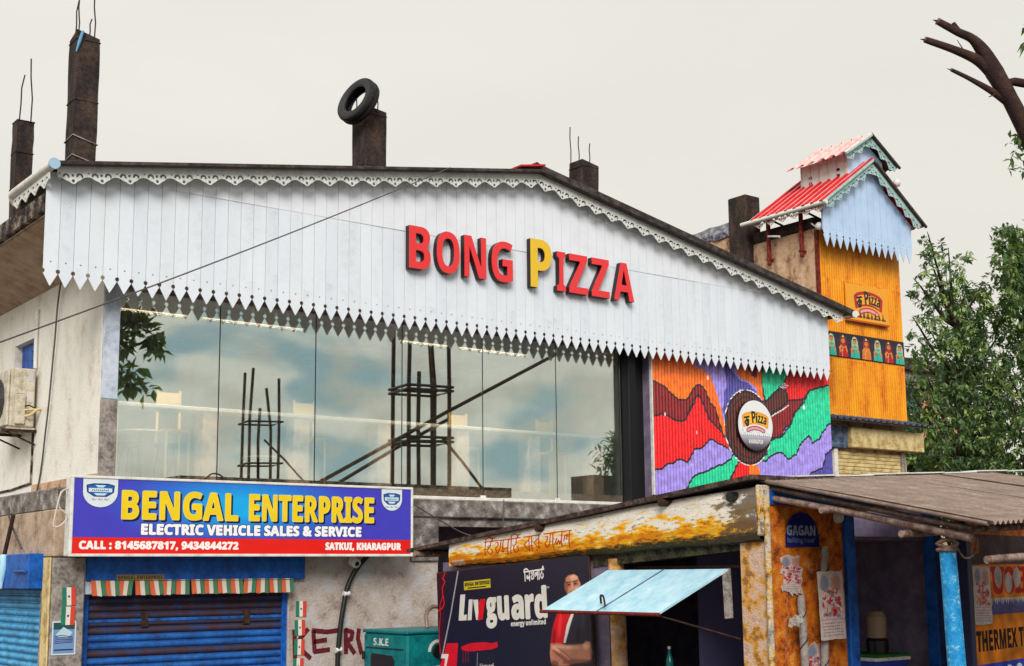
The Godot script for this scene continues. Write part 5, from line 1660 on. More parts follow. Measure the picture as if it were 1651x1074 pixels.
	put(g, "awning_sheet", M.sheet_blue, t)
	slab_part("awning_edge", Vector3(22.2, 5.76, -0.60), Vector3(25.5, 5.80, -0.56), M.roof_dark, t)
	slab_part("cream_box", Vector3(23.16, 5.24, -1.05), Vector3(25.74, 5.68, -0.80), M.cream, t, 0.012)
	slab_part("grey_box", Vector3(22.56, 5.22, -1.05), Vector3(23.15, 5.70, -0.90), M.sheet_blue, t, 0.012)
	for k in 9:
		slab_part("shutter_slat", Vector3(22.86, 4.42 + k * 0.083, -1.045), Vector3(25.1, 4.498 + k * 0.083, -1.0 + 0.006 * (k % 2)), M.cream, t, 0.012)
	slab_part("shutter_rail", Vector3(22.74, 4.2, -1.04), Vector3(22.86, 5.22, -0.95), M.white_paint, t, 0.01)
	slab_part("shutter_rail", Vector3(25.1, 4.2, -1.04), Vector3(25.22, 5.22, -0.95), M.plaster_grey, t, 0.01)
	for q in [[23.05, 4.56], [24.1, 4.50], [24.75, 4.52]]:
		slab_part("shutter_lock", Vector3(q[0], q[1], -0.99), Vector3(q[0] + 0.16, q[1] + 0.035, -0.97), M.iron, t)

# ------------------------------------------------------------------ the kiosk in front
const AD := {
	"bolt": [0.216, -0.012, 0.142, 0.074, 0.193, 0.123, 0.119, 0.21, 0.135, 0.302, 0.16, 0.409, 0.116, 0.467, 0.011, 0.508],
	"bolt2": [0.135, 0.302, 0.049, 0.434, 0.055, 0.555, 0.026, 0.705, 0.008, 0.855, 0.02, 1.081],
	"line": [0.516, 0.001, 0.314, 0.537, 0.075, 1.082],
	"redbox": [0.193, 0.943, 0.451, 0.95, 0.358, 1.455, -0.045, 1.454, -0.004, 1.245],
	"whitebolt": [0.03, 1.141, 0.048, 1.082, 0.218, 1.088, 0.128, 1.306, 0.091, 1.454, 0.05, 1.454, 0.133, 1.143],
	"clamp": [0.521, 0.996, 0.732, 0.958, 1.037, 0.952, 1.234, 0.972, 1.333, 0.953, 1.34, 1.024, 1.203, 1.049, 0.673, 1.066, 0.531, 1.041],
	"battery": [0.889, 1.078, 1.263, 1.072, 1.258, 1.46, 0.836, 1.458],
	"big_l": [0.548, 0.317, 0.663, 0.319, 0.608, 0.587, 0.681, 0.583, 0.67, 0.659, 0.484, 0.657],
	"big_i": [0.739, 0.391, 0.829, 0.393, 0.784, 0.661, 0.691, 0.66],
	"big_v": [0.836, 0.4, 0.951, 0.403, 0.945, 0.551, 0.957, 0.668, 0.886, 0.662],
	"red_v": [1.002, 0.401, 1.115, 0.403, 1.033, 0.664, 0.919, 0.666, 0.963, 0.508, 0.953, 0.45],
	"neck": [2.81, 0.451, 2.958, 0.459, 2.989, 0.58, 2.896, 0.681, 2.772, 0.649],
	"torso": [2.421, 1.199, 3.159, 1.212, 3.155, 1.469, 2.399, 1.465],
	"dark_shirt": [2.887, 0.661, 3.112, 0.599, 3.196, 0.694, 3.204, 0.825, 3.178, 1.006, 3.01, 1.04, 2.706, 1.032, 2.776, 0.835],
	"red_shirt": [2.578, 0.647, 2.887, 0.661, 2.758, 0.808, 2.675, 1.018, 2.416, 1.008, 2.462, 0.851, 2.515, 0.745],
	"stripe": [2.844, 0.672, 2.897, 0.668, 2.811, 0.81, 2.708, 1.012, 2.672, 1.005, 2.747, 0.808],
	"arms": [2.416, 1.008, 2.59, 1.009, 2.738, 1.033, 3.032, 1.028, 3.086, 0.997, 3.167, 1.005, 3.197, 1.123, 3.169, 1.212, 3.033, 1.242, 2.845, 1.252, 2.716, 1.283, 2.545, 1.281, 2.407, 1.239, 2.394, 1.131],
	"arm_fold": [2.564, 1.055, 2.73, 1.125, 2.849, 1.207, 2.824, 1.258, 2.684, 1.164, 2.55, 1.095],
	"face": [2.741, 0.312, 2.754, 0.232, 2.801, 0.195, 2.888, 0.177, 2.981, 0.194, 3.03, 0.244, 3.051, 0.305, 3.059, 0.385, 3.002, 0.435, 2.935, 0.477, 2.87, 0.494, 2.809, 0.464, 2.771, 0.408, 2.743, 0.366],
	"hair": [2.728, 0.291, 2.745, 0.218, 2.813, 0.182, 2.91, 0.169, 3.003, 0.189, 3.05, 0.245, 3.065, 0.319, 3.035, 0.297, 3.009, 0.236, 2.938, 0.204, 2.831, 0.211, 2.775, 0.24, 2.748, 0.306],
}
func advert_picture() -> Image:
	var s := 480.0
	var im := canvas(1536, 792, Color(0.075, 0.065, 0.15))
	var P := func(k): return scaled(pairs(AD[k]), Vector2(s, s))
	fill(im, pairs([0, 0, 0.08 * s, 0, 0.22 * s, 0.0, 0.05 * s, 1.65 * s, 0, 1.65 * s]), Color(0.20, 0.03, 0.09))
	stroke(im, P.call("bolt"), 14, Color(0.55, 0.03, 0.08))
	stroke(im, P.call("bolt"), 6, Color(0.92, 0.10, 0.12))
	stroke(im, P.call("bolt2"), 6, Color(0.86, 0.10, 0.14))
	fill(im, P.call("redbox"), Color(0.82, 0.02, 0.08))
	stroke(im, P.call("line"), 14, Color(0.62, 0.60, 0.62))
	fill(im, P.call("whitebolt"), Color(0.85, 0.84, 0.82))
	fill(im, P.call("clamp"), Color(0.80, 0.03, 0.10))
	fill(im, P.call("battery"), Color(0.10, 0.09, 0.14))
	stroke(im, pairs([0.885 * s, 1.09 * s, 0.84 * s, 1.46 * s]), 5, Color(0.60, 0.58, 0.60))
	for k in 3:
		stroke(im, pairs([(0.56 + k * 0.06) * s, 1.06 * s, (0.55 + k * 0.06) * s, 1.2 * s]), 8, Color(0.50, 0.03, 0.08))
	letter(im, "Livguard", Rect2(0.93 * s, 1.22 * s, 0.30 * s, 0.1 * s), Color(0.80, 0.78, 0.76))
	letter(im, "12V", Rect2(1.18 * s, 1.36 * s, 0.09 * s, 0.06 * s), Color(0.76, 0.74, 0.72))
	var white := Color(0.84, 0.83, 0.80)
	for k in ["big_l", "big_i", "big_v"]:
		fill(im, P.call(k), white)
	fill(im, P.call("red_v"), Color(0.84, 0.02, 0.08))
	for q in [["g", 1.125, 0.40, 0.215, 0.37], ["u", 1.38, 0.395, 0.225, 0.285], ["a", 1.675, 0.40, 0.235, 0.285], ["r", 1.965, 0.405, 0.155, 0.28], ["d", 2.155, 0.315, 0.225, 0.375]]:
		letter(im, q[0], Rect2(q[1] * s, q[2] * s, q[3] * s, q[4] * s), white, "bold", 7)
	letter(im, "energy unlimited", Rect2(1.64 * s, 0.71 * s, 0.71 * s, 0.082 * s), white, "bold", 1)
	letter(im, "TM", Rect2(2.40 * s, 0.32 * s, 0.05 * s, 0.025 * s), white)
	im.fill_rect(Rect2i(int(0.64 * s), int(0.15 * s), int(0.6 * s), int(0.115 * s)), Color(0.78, 0.70, 0.10))
	letter(im, "BENGAL ENTERPRISE", Rect2(0.66 * s, 0.17 * s, 0.56 * s, 0.045 * s), Color(0.12, 0.10, 0.06), "bold", 1)
	im.fill_rect(Rect2i(int(0.72 * s), int(0.235 * s), int(0.42 * s), 8), Color(0.20, 0.17, 0.06))
	bengali(im, ["i", "la", "bha", "ga", "aa", "da"], Vector2(1.96 * s, 0.115 * s), 0.12 * s, 1.12, 9, Color(0.88, 0.87, 0.86), -0.02)
	# the printed figure: crossed arms, red and dark shirt. First its flat areas (and a mask of them), then soft tones of the print inside that mask
	var skin := Color(0.78, 0.52, 0.41)
	var mask := canvas(1536, 792, Color.BLACK)
	for q in [["torso", Color(0.10, 0.09, 0.13)], ["neck", Color(0.62, 0.38, 0.29)], ["dark_shirt", Color(0.15, 0.13, 0.19)], ["red_shirt", Color(0.80, 0.02, 0.08)], ["stripe", Color(0.88, 0.86, 0.84)], ["arms", skin], ["face", skin], ["hair", Color(0.09, 0.06, 0.07)]]:
		fill(im, P.call(q[0]), q[1])
		if q[0] != "hair" and q[0] != "stripe":
			fill(mask, P.call(q[0]), Color.WHITE)
	var soft := im.duplicate()
	var lit := Color(0.93, 0.72, 0.60)
	var dim := Color(0.46, 0.25, 0.19)
	var E := func(x: float, y: float, rx: float, ry: float, c: Color, turn := 0.0): fill(soft, circle(Vector2(x, y) * s, rx * s, 20, ry * s, turn), c)
	E.call(2.93, 0.245, 0.075, 0.035, lit)
	E.call(2.775, 0.36, 0.035, 0.10, dim)
	E.call(2.83, 0.325, 0.045, 0.022, dim)
	E.call(2.955, 0.32, 0.045, 0.022, dim)
	E.call(2.97, 0.39, 0.035, 0.04, lit)
	E.call(2.895, 0.36, 0.014, 0.06, lit)
	E.call(2.88, 0.465, 0.08, 0.022, dim)
	E.call(2.885, 0.425, 0.05, 0.012, Color(0.50, 0.28, 0.22))
	E.call(2.87, 0.55, 0.09, 0.05, dim)
	E.call(2.75, 1.06, 0.22, 0.022, lit, 0.05)
	E.call(3.08, 1.06, 0.06, 0.04, lit)
	E.call(2.52, 1.08, 0.09, 0.04, lit, 0.4)
	E.call(2.62, 1.17, 0.20, 0.022, dim, 0.45)
	E.call(2.9, 1.235, 0.28, 0.03, dim)
	E.call(2.47, 1.25, 0.09, 0.04, dim)
	E.call(3.17, 1.15, 0.02, 0.10, dim)
	E.call(2.62, 0.80, 0.035, 0.16, Color(0.95, 0.20, 0.22), 0.25)
	E.call(2.50, 0.92, 0.03, 0.10, Color(0.45, 0.0, 0.05), 0.2)
	E.call(2.73, 0.92, 0.02, 0.09, Color(0.45, 0.0, 0.05), 0.3)
	E.call(3.06, 0.75, 0.04, 0.12, Color(0.25, 0.22, 0.30), 0.2)
	E.call(2.95, 0.92, 0.03, 0.10, Color(0.06, 0.05, 0.08), 0.2)
	E.call(3.15, 0.88, 0.02, 0.12, Color(0.06, 0.05, 0.08))
	var x0 := int(2.36 * s)
	var y0 := int(0.15 * s)
	var cut: Image = soft.get_region(Rect2i(x0, y0, 1536 - x0, 792 - y0))
	var size := cut.get_size()
	for f in [3, 6, 10]:
		cut.resize(size.x / f, size.y / f, Image.INTERPOLATE_LANCZOS)
		cut.resize(size.x, size.y, Image.INTERPOLATE_BILINEAR)
	for y in size.y:
		for x in size.x:
			if mask.get_pixel(x0 + x, y0 + y).r > 0.5:
				im.set_pixel(x0 + x, y0 + y, cut.get_pixel(x, y).lerp(im.get_pixel(x0 + x, y0 + y), 0.25))
	fill(im, P.call("stripe"), Color(0.88, 0.86, 0.84))
	fill(im, P.call("hair"), Color(0.09, 0.06, 0.07))
	for q in [[2.83, 0.325], [2.955, 0.32]]:
		fill(im, circle(Vector2(q[0] * s, q[1] * s), 11, 12, 4), Color(0.13, 0.08, 0.07))
		stroke(im, pairs([(q[0] - 0.045) * s, (q[1] - 0.026) * s, (q[0] + 0.045) * s, (q[1] - 0.032) * s]), 5, Color(0.16, 0.09, 0.08))
	stroke(im, pairs([2.85 * s, 0.436 * s, 2.925 * s, 0.434 * s]), 4, Color(0.42, 0.18, 0.16))
	stroke(im, pairs([2.55 * s, 1.06 * s, 2.70 * s, 1.13 * s, 2.84 * s, 1.225 * s]), 4, Color(0.44, 0.22, 0.17))
	for k in 4:
		stroke(im, pairs([(2.44 + k * 0.03) * s, (1.13 + k * 0.018) * s, (2.50 + k * 0.03) * s, (1.165 + k * 0.018) * s]), 3, Color(0.48, 0.25, 0.20))
	speckle(im, 0.06, 14, "coarse", 0.10)
	return im

# flaking paint on the kiosk's roof band: white above, yellow patches, red brushed letters, mould along the lower rim
func band_picture() -> Image:
	var w := 1536
	var h := 192
	var im := canvas(w, h, Color.WHITE)
	var d := im.get_data()
	var c := noise_bytes("coarse")
	var m := noise_bytes("medium")
	var f := noise_bytes("fine")
	for y in h:
		for x in w:
			var a := c[(y * 2 % 512) * 512 + x % 512] / 255.0 - 0.5
			var b := m[(y * 2 % 512) * 512 + (x * 2 / 3) % 512] / 255.0 - 0.5
			var e := f[(y % 512) * 512 + x % 512] / 255.0 - 0.5
			var v := y / float(h) + a * 0.75 + b * 0.45 + e * 0.10
			var col := Color(0.87, 0.84, 0.79).lerp(Color(0.76, 0.73, 0.70), clampf(0.5 + a * 2.2 + e * 0.8, 0.0, 1.0) * 0.6)
			col = col.lerp(Color(0.90, 0.66, 0.12), smoothstep(0.40, 0.56, v))
			col = col.lerp(Color(0.84, 0.50, 0.06), smoothstep(0.60, 0.80, v))
			col = col.lerp(Color(0.70, 0.34, 0.10), smoothstep(0.10, 0.30, b + e * 0.4) * 0.5 * smoothstep(0.3, 0.6, y / float(h)))
			var rim := lerpf(0.97, 0.84, smoothstep(420.0, 900.0, x + a * 300.0))
			col = col.lerp(Color(0.27, 0.25, 0.16), smoothstep(rim - 0.06, rim + 0.05, y / float(h) + b * 0.24 + e * 0.14))
			col = col.lerp(Color(0.45, 0.42, 0.40), smoothstep(0.20, 0.34, b * 0.8 + e * 0.5 - a * 0.2) * 0.7)
			col = col.lerp(Color(0.36, 0.32, 0.29), smoothstep(-0.05, 0.15, a * 0.8 + b * 0.5 + e * 0.4 + (x - w + 130) / 330.0) * 0.8)
			var k := 1.0 + e * 0.22
			var o := (y * w + x) * 3
			d[o] = clampi(int(col.r * 255 * k), 0, 255)
			d[o + 1] = clampi(int(col.g * 255 * k), 0, 255)
			d[o + 2] = clampi(int(col.b * 255 * k), 0, 255)
	im.set_data(w, h, false, Image.FORMAT_RGB8, d)
	var red := Color(0.70, 0.24, 0.10)
	bengali(im, ["i", "ta", "e", "ma", "i", "ta", "gap", "ba", "aa", "ra", "gap", "bha", "aa", "la", "ga"], Vector2(230, 62), 84, 0.80, 6, red)
	letter(im, "GAGAN", Rect2(20, 150, 70, 30), Color(0.80, 0.82, 0.86))
	return im

func build_kiosk() -> void:
	var k := thing("roadside_kiosk", "weathered orange and yellow roadside kiosk with open window flap and tin roof", "kiosk", Vector3(10.26, 0, 8.26))
	M.kiosk = k
	var W := func(x: float, y: float, z: float) -> Vector3: return Vector3(x - 10.26, y, z - 8.26)
	slab_part("corner_post", W.call(10.26, 0, 7.87), W.call(10.52, 2.9, 8.26), M.flaking_pink, k, 0.015)
	tube_part("corner_pipe", [W.call(10.25, 0, 8.29), W.call(10.24, 1.6, 8.285), W.call(10.25, 3.42, 8.28)], 0.035, M.flaking, k, 8)
	tube_part("round_post", [W.call(10.33, 0, 5.92), W.call(10.32, 1.4, 5.90), W.call(10.33, 2.75, 5.85)], 0.095, M.flaking_pink, k, 12)
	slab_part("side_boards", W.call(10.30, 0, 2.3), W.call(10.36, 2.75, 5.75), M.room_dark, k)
	slab_part("window_sill", W.call(10.22, 1.12, 5.95), W.call(10.60, 1.2, 7.87), M.blue_paint, k, 0.01)
	slab_part("sill_wall", W.call(10.30, 0, 5.95), W.call(10.40, 1.12, 7.87), M.orange_wall, k)
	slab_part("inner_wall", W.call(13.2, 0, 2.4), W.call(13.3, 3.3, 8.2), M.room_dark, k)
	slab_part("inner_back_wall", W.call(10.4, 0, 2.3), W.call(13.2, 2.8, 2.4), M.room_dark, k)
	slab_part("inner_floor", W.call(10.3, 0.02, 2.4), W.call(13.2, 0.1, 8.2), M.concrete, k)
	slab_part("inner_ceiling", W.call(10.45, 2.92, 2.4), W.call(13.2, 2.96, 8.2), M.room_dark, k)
	slab_part("inner_shelf", W.call(11.6, 1.35, 5.9), W.call(11.9, 1.38, 8.0), M.sheet_blue, k)
	# roof band: a bulging beam that rises towards the street corner
	var g := Geo.new()
	var steps := 12
	var prof := [[0.0, 1.0], [-0.06, 0.97], [-0.10, 0.85], [-0.125, 0.6], [-0.13, 0.38], [-0.11, 0.16], [-0.06, 0.03], [0.02, 0.0], [0.2, 0.02]]
	for i in steps:
		var rows := []
		for e in 2:
			var t := (i + e) / float(steps)
			var z := lerpf(2.67, 8.24, t)
			var lo := lerpf(2.68, 2.90, t) + 0.012 * sin(t * 19.0)
			var hi := lerpf(3.06, 3.48, t) + 0.01 * sin(t * 11.0)
			var row := []
			for q in prof:
				row.append([W.call(10.26 + q[0] + 0.012 * sin(t * 23.0 + q[1] * 3.0), lerpf(lo, hi, q[1]), z), Vector2(t, 1.0 - q[1])])
			rows.append(row)
		for j in prof.size() - 1:
			var dn := Vector2(prof[j + 1][0] - prof[j][0], (prof[j + 1][1] - prof[j][1]) * 0.5)
			var nr := Vector3(dn.y, -dn.x, 0).normalized()
			if nr.x > 0.05:
				nr = -nr
			g.tri(rows[0][j][0], rows[1][j][0], rows[1][j + 1][0], nr, nr, nr, rows[0][j][1], rows[1][j][1], rows[1][j + 1][1])
			g.tri(rows[0][j][0], rows[1][j + 1][0], rows[0][j + 1][0], nr, nr, nr, rows[0][j][1], rows[1][j + 1][1], rows[0][j + 1][1])
	put(g, "roof_band", printed(band_picture(), 0.9, 0.3), k)
	slab_part("band_end", W.call(10.15, 2.95, 8.215), W.call(10.46, 3.47, 8.262), M.flaking, k, 0.015)
	slab_part("band_back_end", W.call(10.16, 2.69, 2.64), W.call(10.46, 3.05, 2.672), M.flaking, k, 0.01)
	tube_part("drain_hole", [W.call(10.08, 3.36, 7.93), W.call(10.2, 3.36, 7.93)], 0.055, M.black, k, 12)
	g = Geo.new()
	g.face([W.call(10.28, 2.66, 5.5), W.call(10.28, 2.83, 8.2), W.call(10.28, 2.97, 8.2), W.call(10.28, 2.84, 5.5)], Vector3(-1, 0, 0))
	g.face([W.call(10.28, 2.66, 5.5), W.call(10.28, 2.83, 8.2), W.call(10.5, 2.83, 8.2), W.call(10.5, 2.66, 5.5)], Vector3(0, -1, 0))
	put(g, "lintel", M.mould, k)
	# side roof sheet that falls to the rear, with its poles
	var fall := Vector3(0, 3.53 - 2.90, 8.24 - 1.70)
	var mid: Vector3 = W.call(11.3, 3.235, 4.97)
	for s in 2:
		g = Geo.new()
		g.box(mid + Vector3(-0.60 + s * 1.2, 0.012 * s, 0), Vector3(1.22, 0.05, fall.length()), Basis(Vector3.RIGHT, -atan2(fall.y, fall.z)))
		put(g, "side_roof_sheet", M.rust_tin, k)
	for q in [[1.95, 0.0], [4.7, 0.05], [6.9, 0.0]]:
		tube_part("rafter_end", [W.call(10.06, 2.88 + (q[0] - 1.7) * 0.0963 - 0.03, q[0]), W.call(12.4, 2.90 + (q[0] - 1.7) * 0.0963 - 0.04, q[0] + 0.1)], 0.045, M.bamboo if q[0] < 2 else M.iron, k, 8)
	# the window flap, hinged along its upper edge and propped open
	var fl := part("window_flap", k)
	var hinge: Vector3 = W.call(10.20, 2.62, 6.8)
	var out: Vector3 = W.call(9.40, 2.175, 6.57)
	var span := out - hinge
	var bx := Basis(Vector3(span.x, span.y, 0).normalized(), Vector3.ZERO, Vector3(0, 0, 1))
	bx.y = bx.z.cross(bx.x)
	bx.z = Vector3(0, 0, 1)
	var lenf := Vector2(span.x, span.y).length()
	for s in 2:
		g = Geo.new()
		var p := []
		for q in [[0.0, -0.955 + s * 0.957], [1.0, -0.955 + s * 0.957], [1.0, -0.002 + s * 0.957], [0.0, -0.002 + s * 0.957]]:
			p.append(hinge + bx.x * lenf * q[0] + Vector3(0, 0, q[1] + (out.z - hinge.z) * q[0]))
		var nr := bx.y if bx.y.y > 0 else -bx.y
		g.face(p, nr)
		g.face([p[0] - nr * 0.02, p[1] - nr * 0.02, p[2] - nr * 0.02, p[3] - nr * 0.02], -nr)
		for e in 4:
			var o: Vector3 = ((p[e] + p[(e + 1) % 4]) / 2 - (p[0] + p[2]) / 2).normalized()
			g.face([p[e], p[(e + 1) % 4], p[(e + 1) % 4] - nr * 0.02, p[e] - nr * 0.02], o)
		put(g, "flap_board", M.flap, fl)
	tube_part("flap_seam", [hinge + Vector3(0, 0.004, 0), out + Vector3(0, 0.004, 0)], 0.008, M.sheet_blue, fl, 5)
	tube_part("flap_edge", [out + Vector3(0, -0.01, -0.97), out + Vector3(0, -0.01, 0.97)], 0.022, M.red_iron, fl, 6)
	tube_part("flap_handle", bent([out + Vector3(0.12, 0.09, -0.06), out + Vector3(0.08, 0.17, -0.02), out + Vector3(0.05, 0.16, 0.06), out + Vector3(0.02, 0.06, 0.12)], 5), 0.012, M.iron, fl, 6)
	tube_part("prop_rod", [out + Vector3(0.06, -0.02, 0.88), W.call(10.24, 1.9, 7.86)], 0.010, M.iron, fl, 5)
	# things on the sill
	for q in [[10.7, 6.32, "green glass bottle standing inside the kiosk window beside the round post"], [10.7, 7.74, "clear bottle standing inside the kiosk window beside the corner post"]]:
		var bt := thing("bottle", q[2], "bottle", Vector3(q[0], 1.38, q[1]), "bottles inside the kiosk window")
		g = Geo.new()
		g.lathe([Vector2(0.001, 0), Vector2(0.04, 0), Vector2(0.045, 0.02), Vector2(0.045, 0.20), Vector2(0.03, 0.26), Vector2(0.016, 0.30), Vector2(0.016, 0.34), Vector2(0.001, 0.34)], 14)
		put(g, "body", plain(Color(0.05, 0.45, 0.45) if q[1] < 7 else Color(0.42, 0.48, 0.42), 0.15), bt)
		tube_part("cap", [Vector3(0, 0.34, 0), Vector3(0, 0.37, 0)], 0.018, M.white_paint, bt, 8)
	slab_part("bottle_shelf", W.call(10.5, 1.34, 5.98), W.call(10.9, 1.378, 7.86), M.room_dark, k)
	g = Geo.new()
	g.face([Vector3(0, 0.28, -0.07), Vector3(0, 0.28, 0.06), Vector3(0.01, -0.26, 0.07), Vector3(0.01, -0.27, -0.06)], Vector3(-1, 0, 0))
	var slip := put(g, "paper_slip", M.paper)
	slip.position = Vector3(10.50, 2.36, 7.45)
	tag(slip, "grey paper slip hanging in the kiosk's dark window opening", "paper")
	slab_part("slip_rail", W.call(10.49, 2.63, 6.0), W.call(10.52, 2.66, 7.87), M.iron, k)
	# the advertising banner
	var ad := thing("advert_banner", "dark battery advertising banner with a printed man in red and black shirt", "banner", Vector3(10.2, 2.599, 2.293))
	var dz := Vector3(0, sin(0.0632), cos(0.0632))
	var dv := Vector3(0, -cos(0.0632), sin(0.0632))
	g = Geo.new()
	g.panel(Vector3.ZERO, dz * 3.2, dz * 3.2 + dv * 1.65, dv * 1.65)
	put(g, "printed_sheet", printed(advert_picture(), 0.35), ad)
	for q in [[Vector3(0.02, 0, 0), Vector3(0.02, 0, 0) + dz * 3.2], [Vector3(0.02, 0, 0) + dv * 1.65, Vector3(0.02, 0, 0) + dz * 3.2 + dv * 1.65], [Vector3(0.02, 0, 0), Vector3(0.02, 0, 0) + dv * 1.65], [Vector3(0.02, 0, 0) + dz * 3.2, Vector3(0.02, 0, 0) + dz * 3.2 + dv * 1.65]]:
		tube_part("frame_bar", q, 0.018, M.iron, ad, 6)

# a printed god calendar: two figures in arches and lines of writing
func calendar_picture(seed_: int) -> Image:
	var im := canvas(160, 320, Color(0.74, 0.68, 0.66))
	var r := RandomNumberGenerator.new()
	r.seed = seed_
	for x in [44.0, 112.0]:
		fill(im, circle(Vector2(x, 60), 24, 16, 38), Color(0.46, 0.48, 0.56) if x < 80 else Color(0.72, 0.50, 0.46))
		stroke(im, circle(Vector2(x, 60), 28, 18, 44), 3, Color(0.60, 0.36, 0.36), true)
	for k in 90:
		var c: Color = [Color(0.70, 0.20, 0.26), Color(0.74, 0.44, 0.30), Color(0.56, 0.46, 0.52), Color(0.80, 0.66, 0.60), Color(0.62, 0.10, 0.20)][r.randi() % 5]
		fill(im, circle(Vector2(r.randf_range(22, 138), r.randf_range(90, 214)), r.randf_range(4, 13), 9, r.randf_range(4, 13)), c)
	stroke(im, pairs([8, 226, 152, 226]), 3, Color(0.56, 0.44, 0.44))
	for k in 5:
		for j in 9:
			im.fill_rect(Rect2i(16 + j * 14 + r.randi() % 4, 240 + k * 14, 6 + r.randi() % 7, 5), Color(0.62, 0.28, 0.32) if k < 2 else Color(0.52, 0.44, 0.44))
	speckle(im, 0.14, seed_, "medium", 0.2)
	return im

func pasted(called: String, label: String, category: String, at: Transform3D, w: float, h: float, m: Material, ragged := 0.0, seed_ := 1) -> void:
	var r := RandomNumberGenerator.new()
	r.seed = seed_
	var p := PackedVector2Array()
	for e in [[Vector2(0, 0), Vector2(w, 0)], [Vector2(w, 0), Vector2(w, h)], [Vector2(w, h), Vector2(0, h)], [Vector2(0, h), Vector2(0, 0)]]:
		for i in 7:
			p.append(e[0].lerp(e[1], i / 7.0) + Vector2(r.randf_range(-1, 1), r.randf_range(-1, 1)) * ragged)
	var g := Geo.new()
	g.prism(p, 0.003)
	var o := put(g, called, m)
	o.transform = at
	tag(o, label, category)

func build_kiosk_porch() -> void:
	var k: Node3D = M.kiosk
	var W := func(x: float, y: float, z: float) -> Vector3: return Vector3(x - 10.26, y, z - 8.26)
	slab_part("orange_wall", W.call(10.525, 0, 8.16), W.call(11.46, 3.30, 8.258), M.orange_wall, k, 0.008)
	slab_part("orange_wall_edge", W.call(10.27, 0, 8.262), W.call(10.53, 3.30, 8.272), M.orange_wall, k, 0.003)
	slab_part("blue_top_band", W.call(10.28, 3.27, 8.262), W.call(13.4, 3.42, 8.30), M.blue_paint, k)
	slab_part("door_frame", W.call(11.47, 0, 8.14), W.call(11.62, 3.25, 8.30), M.blue_paint, k, 0.01)
	slab_part("door_frame", W.call(13.02, 0, 8.14), W.call(13.16, 3.25, 8.30), M.blue_paint, k, 0.01)
	slab_part("inner_blue_wall", W.call(11.7, 0, 5.8), W.call(13.1, 3.0, 5.86), plain(Color(0.44, 0.43, 0.60), 0.9), k)
	# painted half-round cement advertisement
	var im := canvas(256, 192, Color(0.07, 0.12, 0.42))
	letter(im, "GAGAN", Rect2(14, 74, 214, 54), Color(0.58, 0.60, 0.68), "bold", 1.5)
	letter(im, "building tower", Rect2(16, 140, 206, 36), Color(0.42, 0.47, 0.62), "thin", 1.0)
	speckle(im, 0.2, 22, "medium", 0.4)
	var g := Geo.new()
	g.at = Transform3D(Basis(), W.call(10.52, 2.84, 8.2775))
	var arch := PackedVector2Array([Vector2(0, 0), Vector2(0.53, 0), Vector2(0.53, 0.12)])
	for i in 11:
		var a := PI * i / 10.0
		arch.append(Vector2(0.265 + cos(a) * 0.25, 0.14 + sin(a) * 0.22))
	arch.append(Vector2(0, 0.12))
	g.prism(arch, 0.002)
	put(g, "painted_mark", printed(im, 0.85, 0.3), k)
	pasted("god_calendar", "creased calendar poster with two red figures on the orange kiosk wall", "poster", Transform3D(Basis(Vector3(0, 0, 1), 0.03), Vector3(10.84, 1.88, 8.425)), 0.40, 0.70, printed(calendar_picture(2), 0.8), 0.006, 3)
	pasted("torn_poster", "torn grey poster scrap below the painted blue half-round mark", "poster", Transform3D(Basis(), Vector3(10.44, 2.36, 8.279)), 0.30, 0.40, printed(calendar_picture(31), 0.85), 0.035, 5)
	pasted("torn_poster", "narrow torn grey poster strip hanging left of the calendar poster", "poster", Transform3D(Basis(Vector3(0, 0, 1), -0.1), Vector3(10.50, 2.05, 8.283)), 0.17, 0.36, M.paper, 0.035, 6)
	pasted("torn_poster", "ragged whitish paper patch low on the orange wall at the kiosk corner", "poster", Transform3D(Basis(Vector3(0, 0, 1), 0.05), Vector3(10.30, 1.72, 8.279)), 0.20, 0.44, M.paper, 0.045, 8)
	pasted("torn_poster", "pale torn paper strip crossing the spiral-striped pole on the orange wall", "poster", Transform3D(Basis(Vector3(0, 0, 1), 0.2), Vector3(10.40, 2.02, 8.40)), 0.26, 0.10, M.paper, 0.03, 21)
	pasted("torn_poster", "small torn paper scrap just above the calendar poster on the orange wall", "poster", Transform3D(Basis(), Vector3(10.86, 2.60, 8.279)), 0.12, 0.10, M.paper, 0.02, 23)
	pasted("torn_poster", "ragged grey paper patch low on the wall beneath the calendar poster", "poster", Transform3D(Basis(), Vector3(10.78, 1.35, 8.279)), 0.34, 0.50, printed(calendar_picture(33), 0.85), 0.04, 9)
	# leaning striped pole behind the calendar
	var sp := thing("striped_pole", "grey pole with black spiral stripe leaning left of the calendar poster", "pole", Vector3(0, 0, 8.36))
	var sp2 := thing("striped_pole", "grey striped pole whose top shows above the calendar poster on the orange wall", "pole", Vector3(0, 0, 8.33), "striped poles on the orange kiosk wall")
	sp.set_meta("group", "striped poles on the orange kiosk wall")
	for q in [[sp, Vector3(10.65, 2.34, -0.02), Vector3(10.42, 0.0, 0.25)], [sp2, Vector3(11.07, 2.84, 0.0), Vector3(10.86, 0.0, 0.02)]]:
		var a0: Vector3 = q[1]
		var b0: Vector3 = q[2]
		tube_part("shaft", [a0, b0], 0.042, M.plaster_grey, q[0], 12)
		var spiral := []
		var dirp := (b0 - a0).normalized()
		var s1 := dirp.cross(Vector3(0, 0, 1)).normalized()
		var s2 := dirp.cross(s1)
		for i in 121:
			var t := i / 120.0
			spiral.append(a0.lerp(b0, t) + (s1 * cos(t * TAU * 9.0) + s2 * sin(t * TAU * 9.0)) * 0.0405)
		tube_part("spiral_stripe", spiral, 0.008, M.black, q[0], 5)
